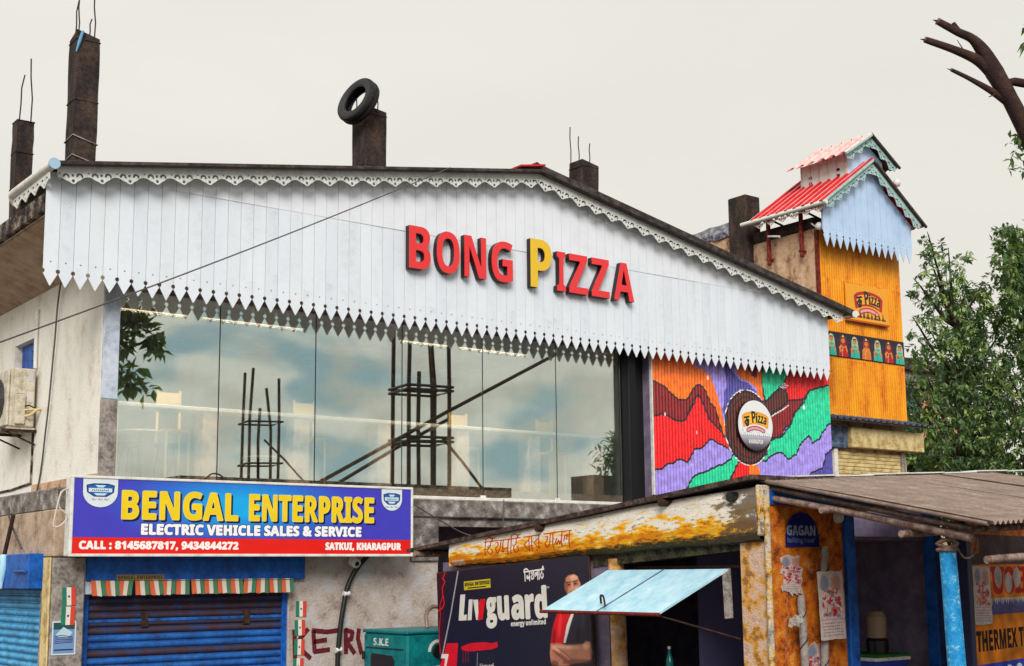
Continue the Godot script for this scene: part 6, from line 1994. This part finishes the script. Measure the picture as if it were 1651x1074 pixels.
	# round lamp under the eave
	var lm := thing("eave_lamp", "small round white lamp holder under the kiosk eave above the doorway", "lamp", Vector3(11.30, 3.16, 8.33))
	g = Geo.new()
	g.at = Transform3D(Basis(Vector3.RIGHT, PI / 2), Vector3.ZERO)
	g.lathe([Vector2(0.001, 0.06), Vector2(0.03, 0.055), Vector2(0.035, 0.04), Vector2(0.065, 0.035), Vector2(0.07, 0.0)], 16)
	put(g, "holder", M.white_paint, lm)
	# counter with green cloth and a jar
	var ct := thing("shop_counter", "small counter with green cloth inside the kiosk doorway", "counter", Vector3(12.0, 0, 7.6))
	slab_part("counter_top", Vector3(0, 1.60, 0), Vector3(0.62, 1.64, 0.6), M.white_paint, ct, 0.008)
	slab_part("green_cloth", Vector3(0.01, 1.641, 0.01), Vector3(0.61, 1.67, 0.61), plain(Color(0.05, 0.42, 0.12), 0.8), ct, 0.01)
	slab_part("counter_body", Vector3(0.02, 0, 0.02), Vector3(0.58, 1.60, 0.57), plain(Color(0.10, 0.22, 0.62), 0.6), ct)
	var jr := thing("tall_jar", "tall pale jar on the green cloth inside the kiosk doorway", "jar", Vector3(12.36, 1.67, 7.95))
	g = Geo.new()
	g.lathe([Vector2(0.001, 0), Vector2(0.12, 0), Vector2(0.125, 0.14), Vector2(0.105, 0.17)], 18)
	put(g, "dark_base", plain(Color(0.08, 0.06, 0.08), 0.4), jr)
	g = Geo.new()
	g.lathe([Vector2(0.105, 0.17), Vector2(0.11, 0.40), Vector2(0.08, 0.46), Vector2(0.001, 0.47)], 18)
	put(g, "pale_body", plain(Color(0.62, 0.52, 0.42), 0.5), jr)
	# porch roof: corrugated sheets that fall towards the street
	var ridge := Vector3(10.32, 3.53, 8.10)
	var down := Vector3(-0.53, -0.56, 3.06)
	var along := Vector3(1, 0.055, 0)
	for s in 4:
		g = Geo.new()
		var pitch := 0.076
		var up := along.cross(-down).normalized()
		if up.y < 0:
			up = -up
		for r in 14:
			for e in 6:
				var q := []
				var nn := []
				for f in 2:
					var t := (e + f) / 6.0
					q.append(ridge + along * ((s * 14 - s * 0.6 + r + t) * pitch) + up * (0.018 * cos(t * TAU) + 0.004 * (s % 2)))
					nn.append((up + along.normalized() * 0.018 * TAU / pitch * sin(t * TAU)).normalized())
				for h in 2:
					var wob := Vector3(0, 0.012 * sin(s * 2.0 + h * 2.0), 0)
					var d0 := down * (h * 0.5) + wob * h
					var d1 := down * (h * 0.5 + 0.5) + (Vector3(0, 0.012 * sin(s * 2.0 + 2.0), 0) if h == 0 else Vector3.ZERO)
					g.tri(q[0] + d0, q[1] + d0, q[1] + d1, nn[0], nn[1], nn[1])
					g.tri(q[0] + d0, q[1] + d1, q[0] + d1, nn[0], nn[1], nn[0])
		put(g, "porch_roof_sheet", M.tin, k).position = Vector3(-10.26, 0, -8.26)
	g = Geo.new()
	for i in 9:
		g.box(W.call(10.5 + i * 0.66, 3.565 + i * 0.0363 + 0.006 * sin(i * 2.3), 8.08), Vector3(0.67, 0.014, 0.20), Basis(Vector3(0, 0, 1), 0.055 + 0.02 * sin(i * 3.1)))
	put(g, "ridge_cap", M.trim, k)
	tube_part("verge_roll", [W.call(10.33, 3.53, 8.12), W.call(9.82, 2.97, 11.1)], 0.022, M.tin, k, 8)
	tube_part("verge_shadow_board", [W.call(10.36, 3.45, 8.2), W.call(9.90, 2.93, 10.9)], 0.03, M.rust_tin, k, 6)
	tube_part("bamboo_rafter", [W.call(10.35, 3.33, 8.30), W.call(10.18, 3.14, 9.4), W.call(9.95, 2.86, 10.85)], [0.032, 0.036, 0.04], M.bamboo, k, 10)
	for q in [1.3, 2.7, 4.0]:
		tube_part("cross_pole", [W.call(10.2 - q * 0.1, 3.41 - q * 0.185, 8.2 + q * 0.72), W.call(14.2, 3.62 - q * 0.185, 8.2 + q * 0.72)], 0.035, M.bamboo, k, 7)
	for q in [[0.02, 0.0], [-0.02, 0.035], [0.0, -0.035]]:
		var ring := []
		for i in 13:
			ring.append(W.call(10.11 + cos(TAU * i / 12.0) * 0.085, 2.80 + q[1] + q[0] * sin(TAU * i / 12.0 * 2.0), 10.49 + sin(TAU * i / 12.0) * 0.085))
		tube_part("rope_lashing", ring, 0.018, M.bamboo, k, 6)
	tube_part("rope_end", bent([W.call(10.12, 2.84, 10.55), W.call(10.18, 2.70, 10.6), W.call(10.3, 2.72, 10.62), W.call(10.40, 2.86, 10.6)], 4), 0.01, M.bamboo, k, 5)
	tube_part("porch_post", [W.call(10.25, 0, 10.45), W.call(10.18, 1.76, 10.47), W.call(10.11, 2.80, 10.49)], [0.085, 0.08, 0.072], M.post_cyan, k, 14)
	# side wall of the porch with painted advertising
	var sw := thing("painted_side_wall", "dim orange wall with painted black and red advertising beyond the bright blue post", "wall", Vector3(12.83, 0, 8.85))
	sw.rotation.y = deg_to_rad(12.86)
	im = canvas(640, 512, Color(0.80, 0.46, 0.09))
	im.fill_rect(Rect2i(0, 0, 640, 110), Color(0.30, 0.24, 0.25))
	im.fill_rect(Rect2i(20, 12, 80, 60), Color(0.62, 0.34, 0.10))
	im.fill_rect(Rect2i(0, 236, 640, 60), Color(0.30, 0.29, 0.48))
	for i in 40:
		fill(im, pairs([i * 16, 236, i * 16 + 8, 252 + (i % 3) * 6, i * 16 + 16, 236]), Color(0.74, 0.70, 0.66))
	im.fill_rect(Rect2i(0, 110, 640, 122), Color(0.80, 0.45, 0.09))
	letter(im, "USH", Rect2(190, 124, 330, 92), Color(0.66, 0.10, 0.09), "serif", 6)
	for q in [[250, 126], [340, 150], [420, 130]]:
		fill(im, circle(Vector2(q[0], q[1] + 30), 34, 12, 40), Color(0.66, 0.61, 0.60))
	letter(im, "THERMEX TMT", Rect2(36, 352, 520, 70), Color(0.10, 0.06, 0.05), "bold", 2)
	im.fill_rect(Rect2i(0, 470, 640, 42), Color(0.18, 0.24, 0.68))
	for i in 5:
		fill(im, circle(Vector2(120 + i * 90, 500), 28, 12, 16), Color(0.78, 0.82, 0.90))
	speckle(im, 0.16, 30, "coarse", 0.5)
	g = Geo.new()
	g.panel(Vector3(0, 2.98, 0.001), Vector3(2.3, 2.98, 0.001), Vector3(2.3, 1.42, 0.001), Vector3(0, 1.42, 0.001))
	put(g, "painted_face", printed(im, 0.85, 0.3), sw)
	slab_part("wall_core", Vector3(0, 0, -0.12), Vector3(3.4, 3.2, -0.003), M.orange_wall, sw)
	slab_part("blue_jamb", Vector3(-0.14, 0, -0.10), Vector3(-0.005, 3.1, 0.05), plain(Color(0.06, 0.08, 0.26), 0.7), sw, 0.01)
	pasted("god_calendar", "narrow calendar poster with red figures on the dim wall beyond the blue post", "poster", Transform3D(Basis(Vector3.UP, deg_to_rad(12.86)) * Basis(Vector3(0, 0, 1), -0.02), Vector3(12.90, 1.99, 8.855)), 0.52, 0.64, printed(calendar_picture(7), 0.8), 0.005, 12)

# ------------------------------------------------------------------ trees
# leaves in sprigs: each sprig has a twig direction and leaves to both sides of it
func leaf_mesh(spots: Array, per: int, size: float, slim: float, r: RandomNumberGenerator, droop := 0.4) -> ArrayMesh:
	var v := PackedVector3Array()
	var n := PackedVector3Array()
	for s in spots:
		var c: Vector3 = s
		var d := Vector3(r.randf_range(-1, 1), r.randf_range(-0.9, 0.5), r.randf_range(-1, 1)).normalized()
		for k in per:
			var t := (k + r.randf()) / per
			var base := c + d * size * 1.9 * (t - 0.4)
			var out := (d.cross(Vector3(r.randf_range(-1, 1), r.randf_range(-1, 1), r.randf_range(-1, 1))).normalized() + d * 0.6 - Vector3(0, droop * r.randf(), 0)).normalized()
			var side := out.cross(Vector3(r.randf_range(-0.6, 0.6), 1, r.randf_range(-0.6, 0.6))).normalized()
			var l := size * r.randf_range(0.55, 1.5)
			var w := l * slim
			var up := side.cross(out).normalized()
			var tip := base + out * l - up * l * 0.12
			var a := base + out * l * 0.42 + side * w * 0.5 + up * w * 0.12
			var b := base + out * l * 0.42 - side * w * 0.5 + up * w * 0.12
			for q in [[base, a, tip], [base, tip, b]]:
				var nr: Vector3 = (q[1] - q[0]).cross(q[2] - q[0]).normalized()
				v.append_array([q[0], q[2], q[1]])
				n.append_array([nr, nr, nr])
	var arr := []
	arr.resize(Mesh.ARRAY_MAX)
	arr[Mesh.ARRAY_VERTEX] = v
	arr[Mesh.ARRAY_NORMAL] = n
	var m := ArrayMesh.new()
	m.add_surface_from_arrays(Mesh.PRIMITIVE_TRIANGLES, arr)
	return m

func leaf_material(c: Color) -> StandardMaterial3D:
	var m := plain(c, 0.55, 0.0, 0.4)
	m.backlight_enabled = true
	m.backlight = Color(0.30, 0.42, 0.10)
	return m

# base on the ground; lumps: [centre, radius, sprigs] of the crown, all relative to the base
func tree(called: String, label: String, base: Vector3, trunk: Array, radii: Array, lumps: Array, greens: Array, leaf: float, slim: float, seed_: int, group: String, per := 9) -> Node3D:
	var t := thing(called, label, "tree", base, group)
	var r := RandomNumberGenerator.new()
	r.seed = seed_
	tube_part("trunk", bent(trunk, 5), spread_radii(radii, 5), M.bark, t, 9)
	var spots := []
	for g in greens:
		spots.append([])
	for q in lumps:
		var c: Vector3 = q[0]
		var rad: float = q[1]
		# a limb from the trunk to the lump
		var best: Vector3 = trunk[0]
		for p in trunk:
			if p.distance_to(c) < best.distance_to(c) and p.y < c.y:
				best = p
		tube_part("limb", bent([best, best.lerp(c, 0.5) + Vector3(0, -0.1, 0), c, c + (c - best).normalized() * rad * 0.7], 4), [0.06, 0.055, 0.05, 0.048, 0.045, 0.04, 0.035, 0.03, 0.026, 0.02, 0.016, 0.012, 0.008], M.bark, t, 6)
		for i in q[2]:
			var d := Vector3(r.randfn(), r.randfn(), r.randfn()).normalized()
			var p := c + d * rad * pow(r.randf(), 0.45) * Vector3(1, 0.8, 1)
			spots[r.randi() % greens.size()].append(p)
	for i in greens.size():
		put(leaf_mesh(spots[i], per, leaf, slim, r), "crown", greens[i], t)
	return t

func spread_radii(radii: Array, per: int) -> Array:
	var out := []
	for i in radii.size() - 1:
		for k in per:
			out.append(lerpf(radii[i], radii[i + 1], float(k) / per))
	out.append(radii[-1])
	return out

func build_trees() -> void:
	var dark := leaf_material(Color(0.27, 0.35, 0.25))
	var mid := leaf_material(Color(0.37, 0.47, 0.29))
	var light := leaf_material(Color(0.54, 0.62, 0.37))
	var grp := "trees beyond the tower"
	var r := RandomNumberGenerator.new()
	r.seed = 31
	# the loose, airy tree right beside the tower
	var lumps := []
	for q in [[-1.25, 11.3, 0.3, 0.4, 9], [-0.9, 10.7, 0.1, 0.5, 16], [-0.3, 10.9, 0.2, 0.5, 16], [-1.5, 10.1, 0.1, 0.45, 12], [-1.0, 9.7, 0.1, 0.5, 22], [-0.4, 10.0, 0.2, 0.6, 34], [0.4, 10.0, 0.1, 0.6, 40], [-0.2, 9.2, 0.3, 0.7, 44], [0.4, 9.0, 0.0, 0.6, 50], [-1.1, 8.6, 0.2, 0.55, 26], [-0.6, 8.2, 0.1, 0.7, 60], [0.2, 8.1, 0.3, 0.8, 90], [0.9, 8.2, 0.2, 0.7, 80], [-1.3, 7.4, 0.1, 0.6, 46], [-0.6, 7.1, 0.3, 0.8, 90], [0.3, 7.0, 0.1, 0.9, 110], [1.0, 7.0, 0.2, 0.8, 90], [-1.2, 6.3, 0.2, 0.6, 54], [-0.4, 6.0, 0.3, 0.8, 90], [0.5, 6.0, 0.0, 0.9, 100], [-1.4, 5.5, 0.2, 0.6, 60], [-0.5, 5.0, 0.2, 0.8, 90], [0.4, 5.0, 0.1, 0.8, 80], [1.2, 5.6, 0.1, 0.8, 70], [1.1, 10.3, 0.1, 0.5, 22], [1.6, 9.8, 0.1, 0.5, 30], [1.0, 9.4, 0.1, 0.5, 30], [1.6, 8.9, 0.2, 0.6, 40], [1.8, 7.8, 0.1, 0.7, 50], [1.7, 6.6, 0.2, 0.7, 50], [-1.7, 9.0, 0.1, 0.4, 12], [-1.8, 8.0, 0.2, 0.5, 20], [-1.8, 6.8, 0.1, 0.5, 26]]:
		lumps.append([Vector3(q[0], q[1], q[2]), q[3] * 1.28, int(q[4] * 0.80)])
	tree("leafy_tree", "airy green tree with gaps in its crown right beside the yellow tower", Vector3(31.3, 0, -3.6), [Vector3(0.5, 0, 0), Vector3(0.4, 2.5, 0), Vector3(0.2, 5.0, 0.1), Vector3(0.0, 7.5, 0.1), Vector3(-0.1, 9.2, 0.1)], [0.16, 0.13, 0.10, 0.07, 0.03], lumps, [dark, mid, light, dark], 0.155, 0.42, 41, grp, 13)
	# the denser tree at the picture's edge
	lumps = []
	for q in [[-0.3, 11.0, 0, 0.55, 60], [0.4, 10.9, 0, 0.8, 90], [-0.6, 10.2, 0.1, 0.6, 70], [0.2, 10.0, 0.1, 0.9, 130], [1.0, 10.2, 0, 0.9, 90], [-0.5, 9.2, 0, 0.7, 80], [0.5, 9.0, 0.2, 0.9, 110], [-0.4, 8.1, 0.2, 0.7, 60], [0.4, 7.9, 0, 0.8, 80], [-0.8, 7.0, 0, 0.8, 70], [0.1, 6.8, 0.2, 0.8, 70], [0.9, 7.4, 0, 0.9, 70], [-0.9, 6.0, 0.1, 0.7, 60], [0.0, 5.6, 0.1, 0.9, 80], [1.0, 6.2, 0, 0.9, 60], [-0.6, 4.9, 0, 0.8, 60], [0.5, 4.7, 0, 0.8, 60]]:
		lumps.append([Vector3(q[0], q[1], q[2]), q[3] * 1.2, int(q[4] * 0.85)])
	tree("leafy_tree", "dense green tree with dark trunk, highest of the greenery at the picture's edge", Vector3(32.75, 0.5, -2.3), [Vector3(0.5, 0, 0), Vector3(0.35, 3, 0), Vector3(0.15, 6, 0), Vector3(0.1, 8.5, 0), Vector3(0.2, 10.4, 0)], [0.24, 0.2, 0.15, 0.1, 0.04], lumps, [mid, dark, light], 0.155, 0.44, 43, grp, 13)
	lumps = []
	for i in 16:
		lumps.append([Vector3(r.randf_range(-3.2, 3.2), r.randf_range(3.8, 7.0), r.randf_range(-0.6, 0.6)), 1.0, 70])
	tree("leafy_tree", "low dark tree filling the gap behind the two taller ones", Vector3(36.5, 0, -7.5), [Vector3(0, 0, 0), Vector3(0.1, 2.5, 0), Vector3(0, 5.2, 0)], [0.2, 0.16, 0.06], lumps, [dark, dark, mid], 0.22, 0.45, 47, grp)
	# pruned roadside tree: its cut branch reaches into the picture
	var p := thing("pruned_tree", "bare brown sawn branches reaching in from the picture's upper edge", "tree", Vector3(8.4, 0, 13.4))
	var o := Vector3(8.4, 0, 13.4)
	var L := func(a: Array) -> Array:
		var out := []
		for q in a:
			out.append(Vector3(q[0], q[1], q[2]) - o)
		return out
	tube_part("trunk", bent(L.call([[8.4, 0, 13.4], [8.42, 1.6, 13.42], [8.35, 3.2, 13.3], [8.05, 4.5, 13.12], [7.60, 5.40, 13.0]]), 5), spread_radii([0.21, 0.17, 0.14, 0.10, 0.062], 5), M.bark, p, 12)
	tube_part("limb", bent(L.call([[7.62, 5.37, 13.0], [7.50, 5.60, 12.96], [7.41, 5.77, 12.92], [7.35, 5.90, 12.89], [7.28, 5.985, 12.86], [7.20, 6.03, 12.81], [7.09, 6.10, 12.74]]), 4), spread_radii([0.058, 0.052, 0.060, 0.046, 0.030, 0.027, 0.022], 4), M.bark, p, 10)
	tube_part("limb", bent(L.call([[7.44, 5.72, 12.93], [7.33, 5.84, 12.87], [7.19, 5.91, 12.79], [7.03, 5.98, 12.68]]), 5), spread_radii([0.05, 0.036, 0.026, 0.021], 5), M.bark, p, 9)
	tube_part("limb", bent(L.call([[7.50, 5.58, 12.95], [7.40, 5.655, 12.89], [7.28, 5.73, 12.82], [7.18, 5.785, 12.76]]), 5), spread_radii([0.034, 0.022, 0.015, 0.012], 5), M.bark, p, 8)
	tube_part("limb", L.call([[7.46, 5.70, 12.95], [7.52, 5.71, 12.99], [7.70, 5.68, 13.1]]), [0.02, 0.028, 0.03], M.bark, p, 9)
	tube_part("cut_stub", L.call([[7.355, 5.90, 12.895], [7.335, 5.955, 12.885]]), [0.034, 0.02], M.bark, p, 8)
	tube_part("cut_stub", L.call([[7.20, 6.03, 12.81], [7.17, 6.09, 12.80]]), [0.026, 0.012], M.bark, p, 7)
	for q in [[7.03, 5.98, 12.68, 0.021, -0.16, 0.07, -0.11], [7.18, 5.785, 12.76, 0.012, -0.12, 0.06, -0.06], [7.09, 6.10, 12.74, 0.026, -0.11, 0.07, -0.07]]:
		var c0 := Vector3(q[0], q[1], q[2]) - o
		var dd := Vector3(q[4], q[5], q[6]).normalized()
		tube_part("sawn_end", [c0 - dd * 0.004, c0 + dd * 0.006], q[3] * 0.92, M.bamboo, p, 8)
		tube_part("splinter", [c0, c0 + dd * 0.035 + Vector3(0, -0.008, 0)], [q[3] * 0.4, 0.002], M.bark, p, 5)
	for q in [[7.47, 5.66, 12.94, 7.36, 5.60, 12.9, 0.010], [7.33, 5.93, 12.88, 7.33, 6.02, 12.86, 0.008], [7.25, 5.88, 12.82, 7.20, 5.98, 12.80, 0.006]]:
		tube_part("twig", [Vector3(q[0], q[1], q[2]) - o, Vector3((q[0] + q[3]) / 2 + 0.012, (q[1] + q[4]) / 2, (q[2] + q[5]) / 2) - o, Vector3(q[3], q[4], q[5]) - o], [q[6], q[6] * 0.7, q[6] * 0.3], M.bark, p, 6)
	var sprigs := []
	for i in 26:
		sprigs.append(Vector3(7.64 + r.randf_range(-0.09, 0.13), 5.25 + r.randf_range(-0.13, 0.16), 12.98 + r.randf_range(-0.1, 0.1)) - o)
	put(leaf_mesh(sprigs, 5, 0.055, 0.5, r), "leaf_cluster", mid, p)
	sprigs = []
	for q in [[7.63, 6.10, 13.05], [7.62, 5.99, 13.05], [7.72, 6.05, 13.08]]:
		sprigs.append(Vector3(q[0], q[1], q[2]) - o)
	put(leaf_mesh(sprigs, 5, 0.11, 0.36, r), "leaf_cluster", dark, p)
	tube_part("twig", bent(L.call([[7.62, 5.36, 13.0], [7.78, 5.30, 13.02], [7.68, 5.24, 12.98]]), 4), 0.008, M.bark, p, 5)
	tube_part("twig", bent(L.call([[7.70, 5.68, 13.1], [7.80, 5.9, 13.12], [7.70, 6.05, 13.07]]), 4), 0.008, M.bark, p, 5)
	# a house half hidden behind the trees
	var h := thing("far_house", "distant house with dark roof and salmon wall half hidden by the trees", "house", Vector3(39.5, 0, -12.0))
	slab_part("wall", Vector3(-2.2, 0, -3), Vector3(5.0, 9.4, 0), plain(Color(0.78, 0.52, 0.42), 0.9), h)
	slab_part("roof", Vector3(-2.5, 9.75, -3.4), Vector3(5.4, 10.2, 0.6), M.roof_dark, h, 0.03)
	slab_part("roof_fascia", Vector3(-2.4, 9.4, -3.2), Vector3(5.2, 9.75, 0.4), M.plaster_grey, h)
	slab_part("blue_awning", Vector3(-2.4, 8.15, 0), Vector3(0.6, 8.55, 0.9), plain(Color(0.12, 0.50, 0.62), 0.7), h, 0.03)
	for q in [[-1.6, 6.2], [0.6, 6.2], [2.8, 6.2], [0.9, 8.2], [2.9, 8.2]]:
		var wn := slab_part("window", Vector3(q[0], q[1], 0.001), Vector3(q[0] + 1.0, q[1] + 1.1, 0.04), M.white_paint, h)
		slab_part("pane", Vector3(q[0] + 0.08, q[1] + 0.08, 0.041), Vector3(q[0] + 0.92, q[1] + 1.02, 0.05), M.black_metal, wn)
	slab_part("yellow_wall", Vector3(-2.1, 0.0, 0.001), Vector3(5.0, 4.8, 0.06), M.cream, h)

# ------------------------------------------------------------------ across the street: what the glass mirrors
func rebar_cage(label: String, at: Vector3, sx: float, sz: float, heights: Array, ties: Array, thick: float) -> Node3D:
	var t := thing("rebar_cage", label, "rebar cage", at, "rebar cages on the roof across the street")
	var k := 0
	for c in [[0, 0], [1, 0], [1, 1], [0, 1], [0.45, 0.5], [0.7, 0.2]]:
		if k < heights.size():
			var hgt: float = heights[k]
			tube_part("bar", [Vector3(sx * c[0], 0, sz * c[1]), Vector3(sx * c[0] + 0.06 * sin(k * 3.0), hgt * 0.55, sz * c[1]), Vector3(sx * c[0] + 0.18 * sin(k * 2.0 + 1.0), hgt, sz * c[1] + 0.1)], thick, M.iron, t, 7)
		k += 1
	for y in ties:
		for e in ([0.0, 0.16] if sx > 1.5 else [0.0]):
			tube_part("tie", [Vector3(-0.1, y + e, -0.1), Vector3(sx + 0.12, y + e + 0.05, -0.1), Vector3(sx + 0.1, y + e, sz + 0.1), Vector3(-0.1, y + e - 0.05, sz + 0.1), Vector3(-0.1, y + e, -0.1)], thick * 0.7, M.iron, t, 6)
	return t

func build_opposite_side() -> void:
	var b := thing("unfinished_house", "unfinished concrete house across the street, seen mirrored in the glass", "building", Vector3(18.5, 0, 24))
	slab_part("wall", Vector3(0, 0, 0.2), Vector3(13.3, 5.6, 3), M.plaster_grey, b)
	slab_part("roof_slab", Vector3(-0.5, 5.6, -0.3), Vector3(13.6, 5.98, 3.3), M.concrete, b)
	slab_part("stair_head", Vector3(18.3, 0, 0.1), Vector3(24, 6.72, 1.6), M.pillar, b)
	rebar_cage("lower dark rebar cage mirrored in the second glass pane", Vector3(20.72, 5.98, 24.1), 1.15, 0.6, [4.0, 3.7, 3.4, 3.9, 2.6], [2.05, 0.55], 0.055)
	rebar_cage("tall dark rebar cage mirrored in the middle of the glass front", Vector3(27.5, 5.98, 24.2), 1.9, 1.2, [7.4, 7.2, 7.6, 7.0, 4.6, 7.2], [3.75, 1.72], 0.085)
	var names := ["long thin pole mirrored as a diagonal across the glass front", "second pole close under the long diagonal one, mirrored in the glass", "short leaning pole mirrored beside the tall rebar cage", "short leaning pole mirrored at the foot of the low rebar cage"]
	var k := 0
	for q in [[Vector3(23.6, 5.98, 24.1), Vector3(34.8, 11.75, 24.1), 0.075], [Vector3(24.6, 5.98, 24.6), Vector3(29.6, 8.7, 24.6), 0.07], [Vector3(29.0, 7.9, 24.1), Vector3(30.9, 5.98, 24.1), 0.06], [Vector3(21.3, 7.4, 24.1), Vector3(22.9, 5.98, 24.1), 0.04]]:
		var g := Geo.new()
		g.tube([q[0], (q[0] + q[1]) / 2 + Vector3(0, 0.05, 0), q[1]], q[2], 8)
		tag(put(g, "leaning_pole", M.iron), names[k], "pole", "poles on the roof across the street")
		k += 1
	var dark := leaf_material(Color(0.22, 0.30, 0.18))
	var lumps := []
	for q in [[-3.1, 9.9, -0.9, 0.6, 13], [-2.4, 10.5, -0.9, 0.6, 14], [-1.9, 10.0, -1.0, 0.45, 8], [-3.0, 8.7, -1.0, 0.4, 8], [-2.5, 8.4, -1.0, 0.3, 4], [-3.4, 10.8, -0.6, 0.9, 40], [-4.6, 11.9, 0, 1.2, 70], [-5.8, 11.0, 0.4, 1.2, 70], [-4.2, 9.2, -0.9, 0.7, 30]]:
		lumps.append([Vector3(q[0], q[1], q[2]), q[3], q[4]])
	tree("broadleaf_tree", "broad-leaved street tree mirrored at the upper corner of the first glass pane", Vector3(17.4, 0, 21.0), [Vector3(-6.0, 0, 0), Vector3(-6.0, 4, 0), Vector3(-5.6, 8.0, -0.2), Vector3(-4.6, 10.8, -0.6)], [0.22, 0.18, 0.13, 0.06], lumps, [dark, dark], 0.38, 0.55, 53, "trees across the street", 7)
	lumps = []
	for q in [[0, 1.0, 0, 0.6, 22], [0.3, 1.6, 0, 0.5, 16], [-0.3, 0.5, 0, 0.5, 14]]:
		lumps.append([Vector3(q[0], q[1], q[2]), q[3], q[4]])
	tree("potted_shrub", "leafy shrub mirrored at the last glass pane beside the black post", Vector3(38.2, 6.75, 24.3), [Vector3(0, 0, 0), Vector3(0.05, 0.8, 0), Vector3(0, 1.6, 0)], [0.05, 0.04, 0.02], lumps, [dark], 0.36, 0.3, 59, "trees across the street", 7)

# ------------------------------------------------------------------ wires
func build_wires() -> void:
	var spec := [
		[sag(Vector3(11.77, 9.16, 0.36), Vector3(2.6, 4.34, 4.9), 0.06, 20), 0.009, "thin service wire running from the gable edge down across the glass corner", M.grey_cable],
		[bent([Vector3(6.0, 7.49, -0.3), Vector3(6.33, 7.0, -2.1), Vector3(6.36, 6.05, -2.39), Vector3(6.36, 4.93, -2.59), Vector3(6.36, 3.82, -3.0), Vector3(5.80, 3.6, -2.4), Vector3(5.74, 3.0, -1.5)], 8), 0.013, "dark wire hanging down the white side wall past the air conditioner", M.grey_cable],
		[bent([Vector3(11.3, 3.76, -0.2), Vector3(11.97, 3.42, -0.16), Vector3(12.5, 3.2, -0.1), Vector3(13.2, 3.1, 0.4)], 6), 0.011, "thin wire sagging from the floor slab beside the signboard", M.grey_cable],
		[bent([Vector3(13.3, 3.82, -0.3), Vector3(13.25, 3.6, -0.25), Vector3(13.2, 3.1, -0.2)], 6), 0.009, "short thin wire hanging below the glass front", M.grey_cable],
	]
	for q in spec:
		var g := Geo.new()
		g.tube(q[0], q[1], 6)
		tag(put(g, "wire", q[3]), q[2], "wire", "wires on the building")
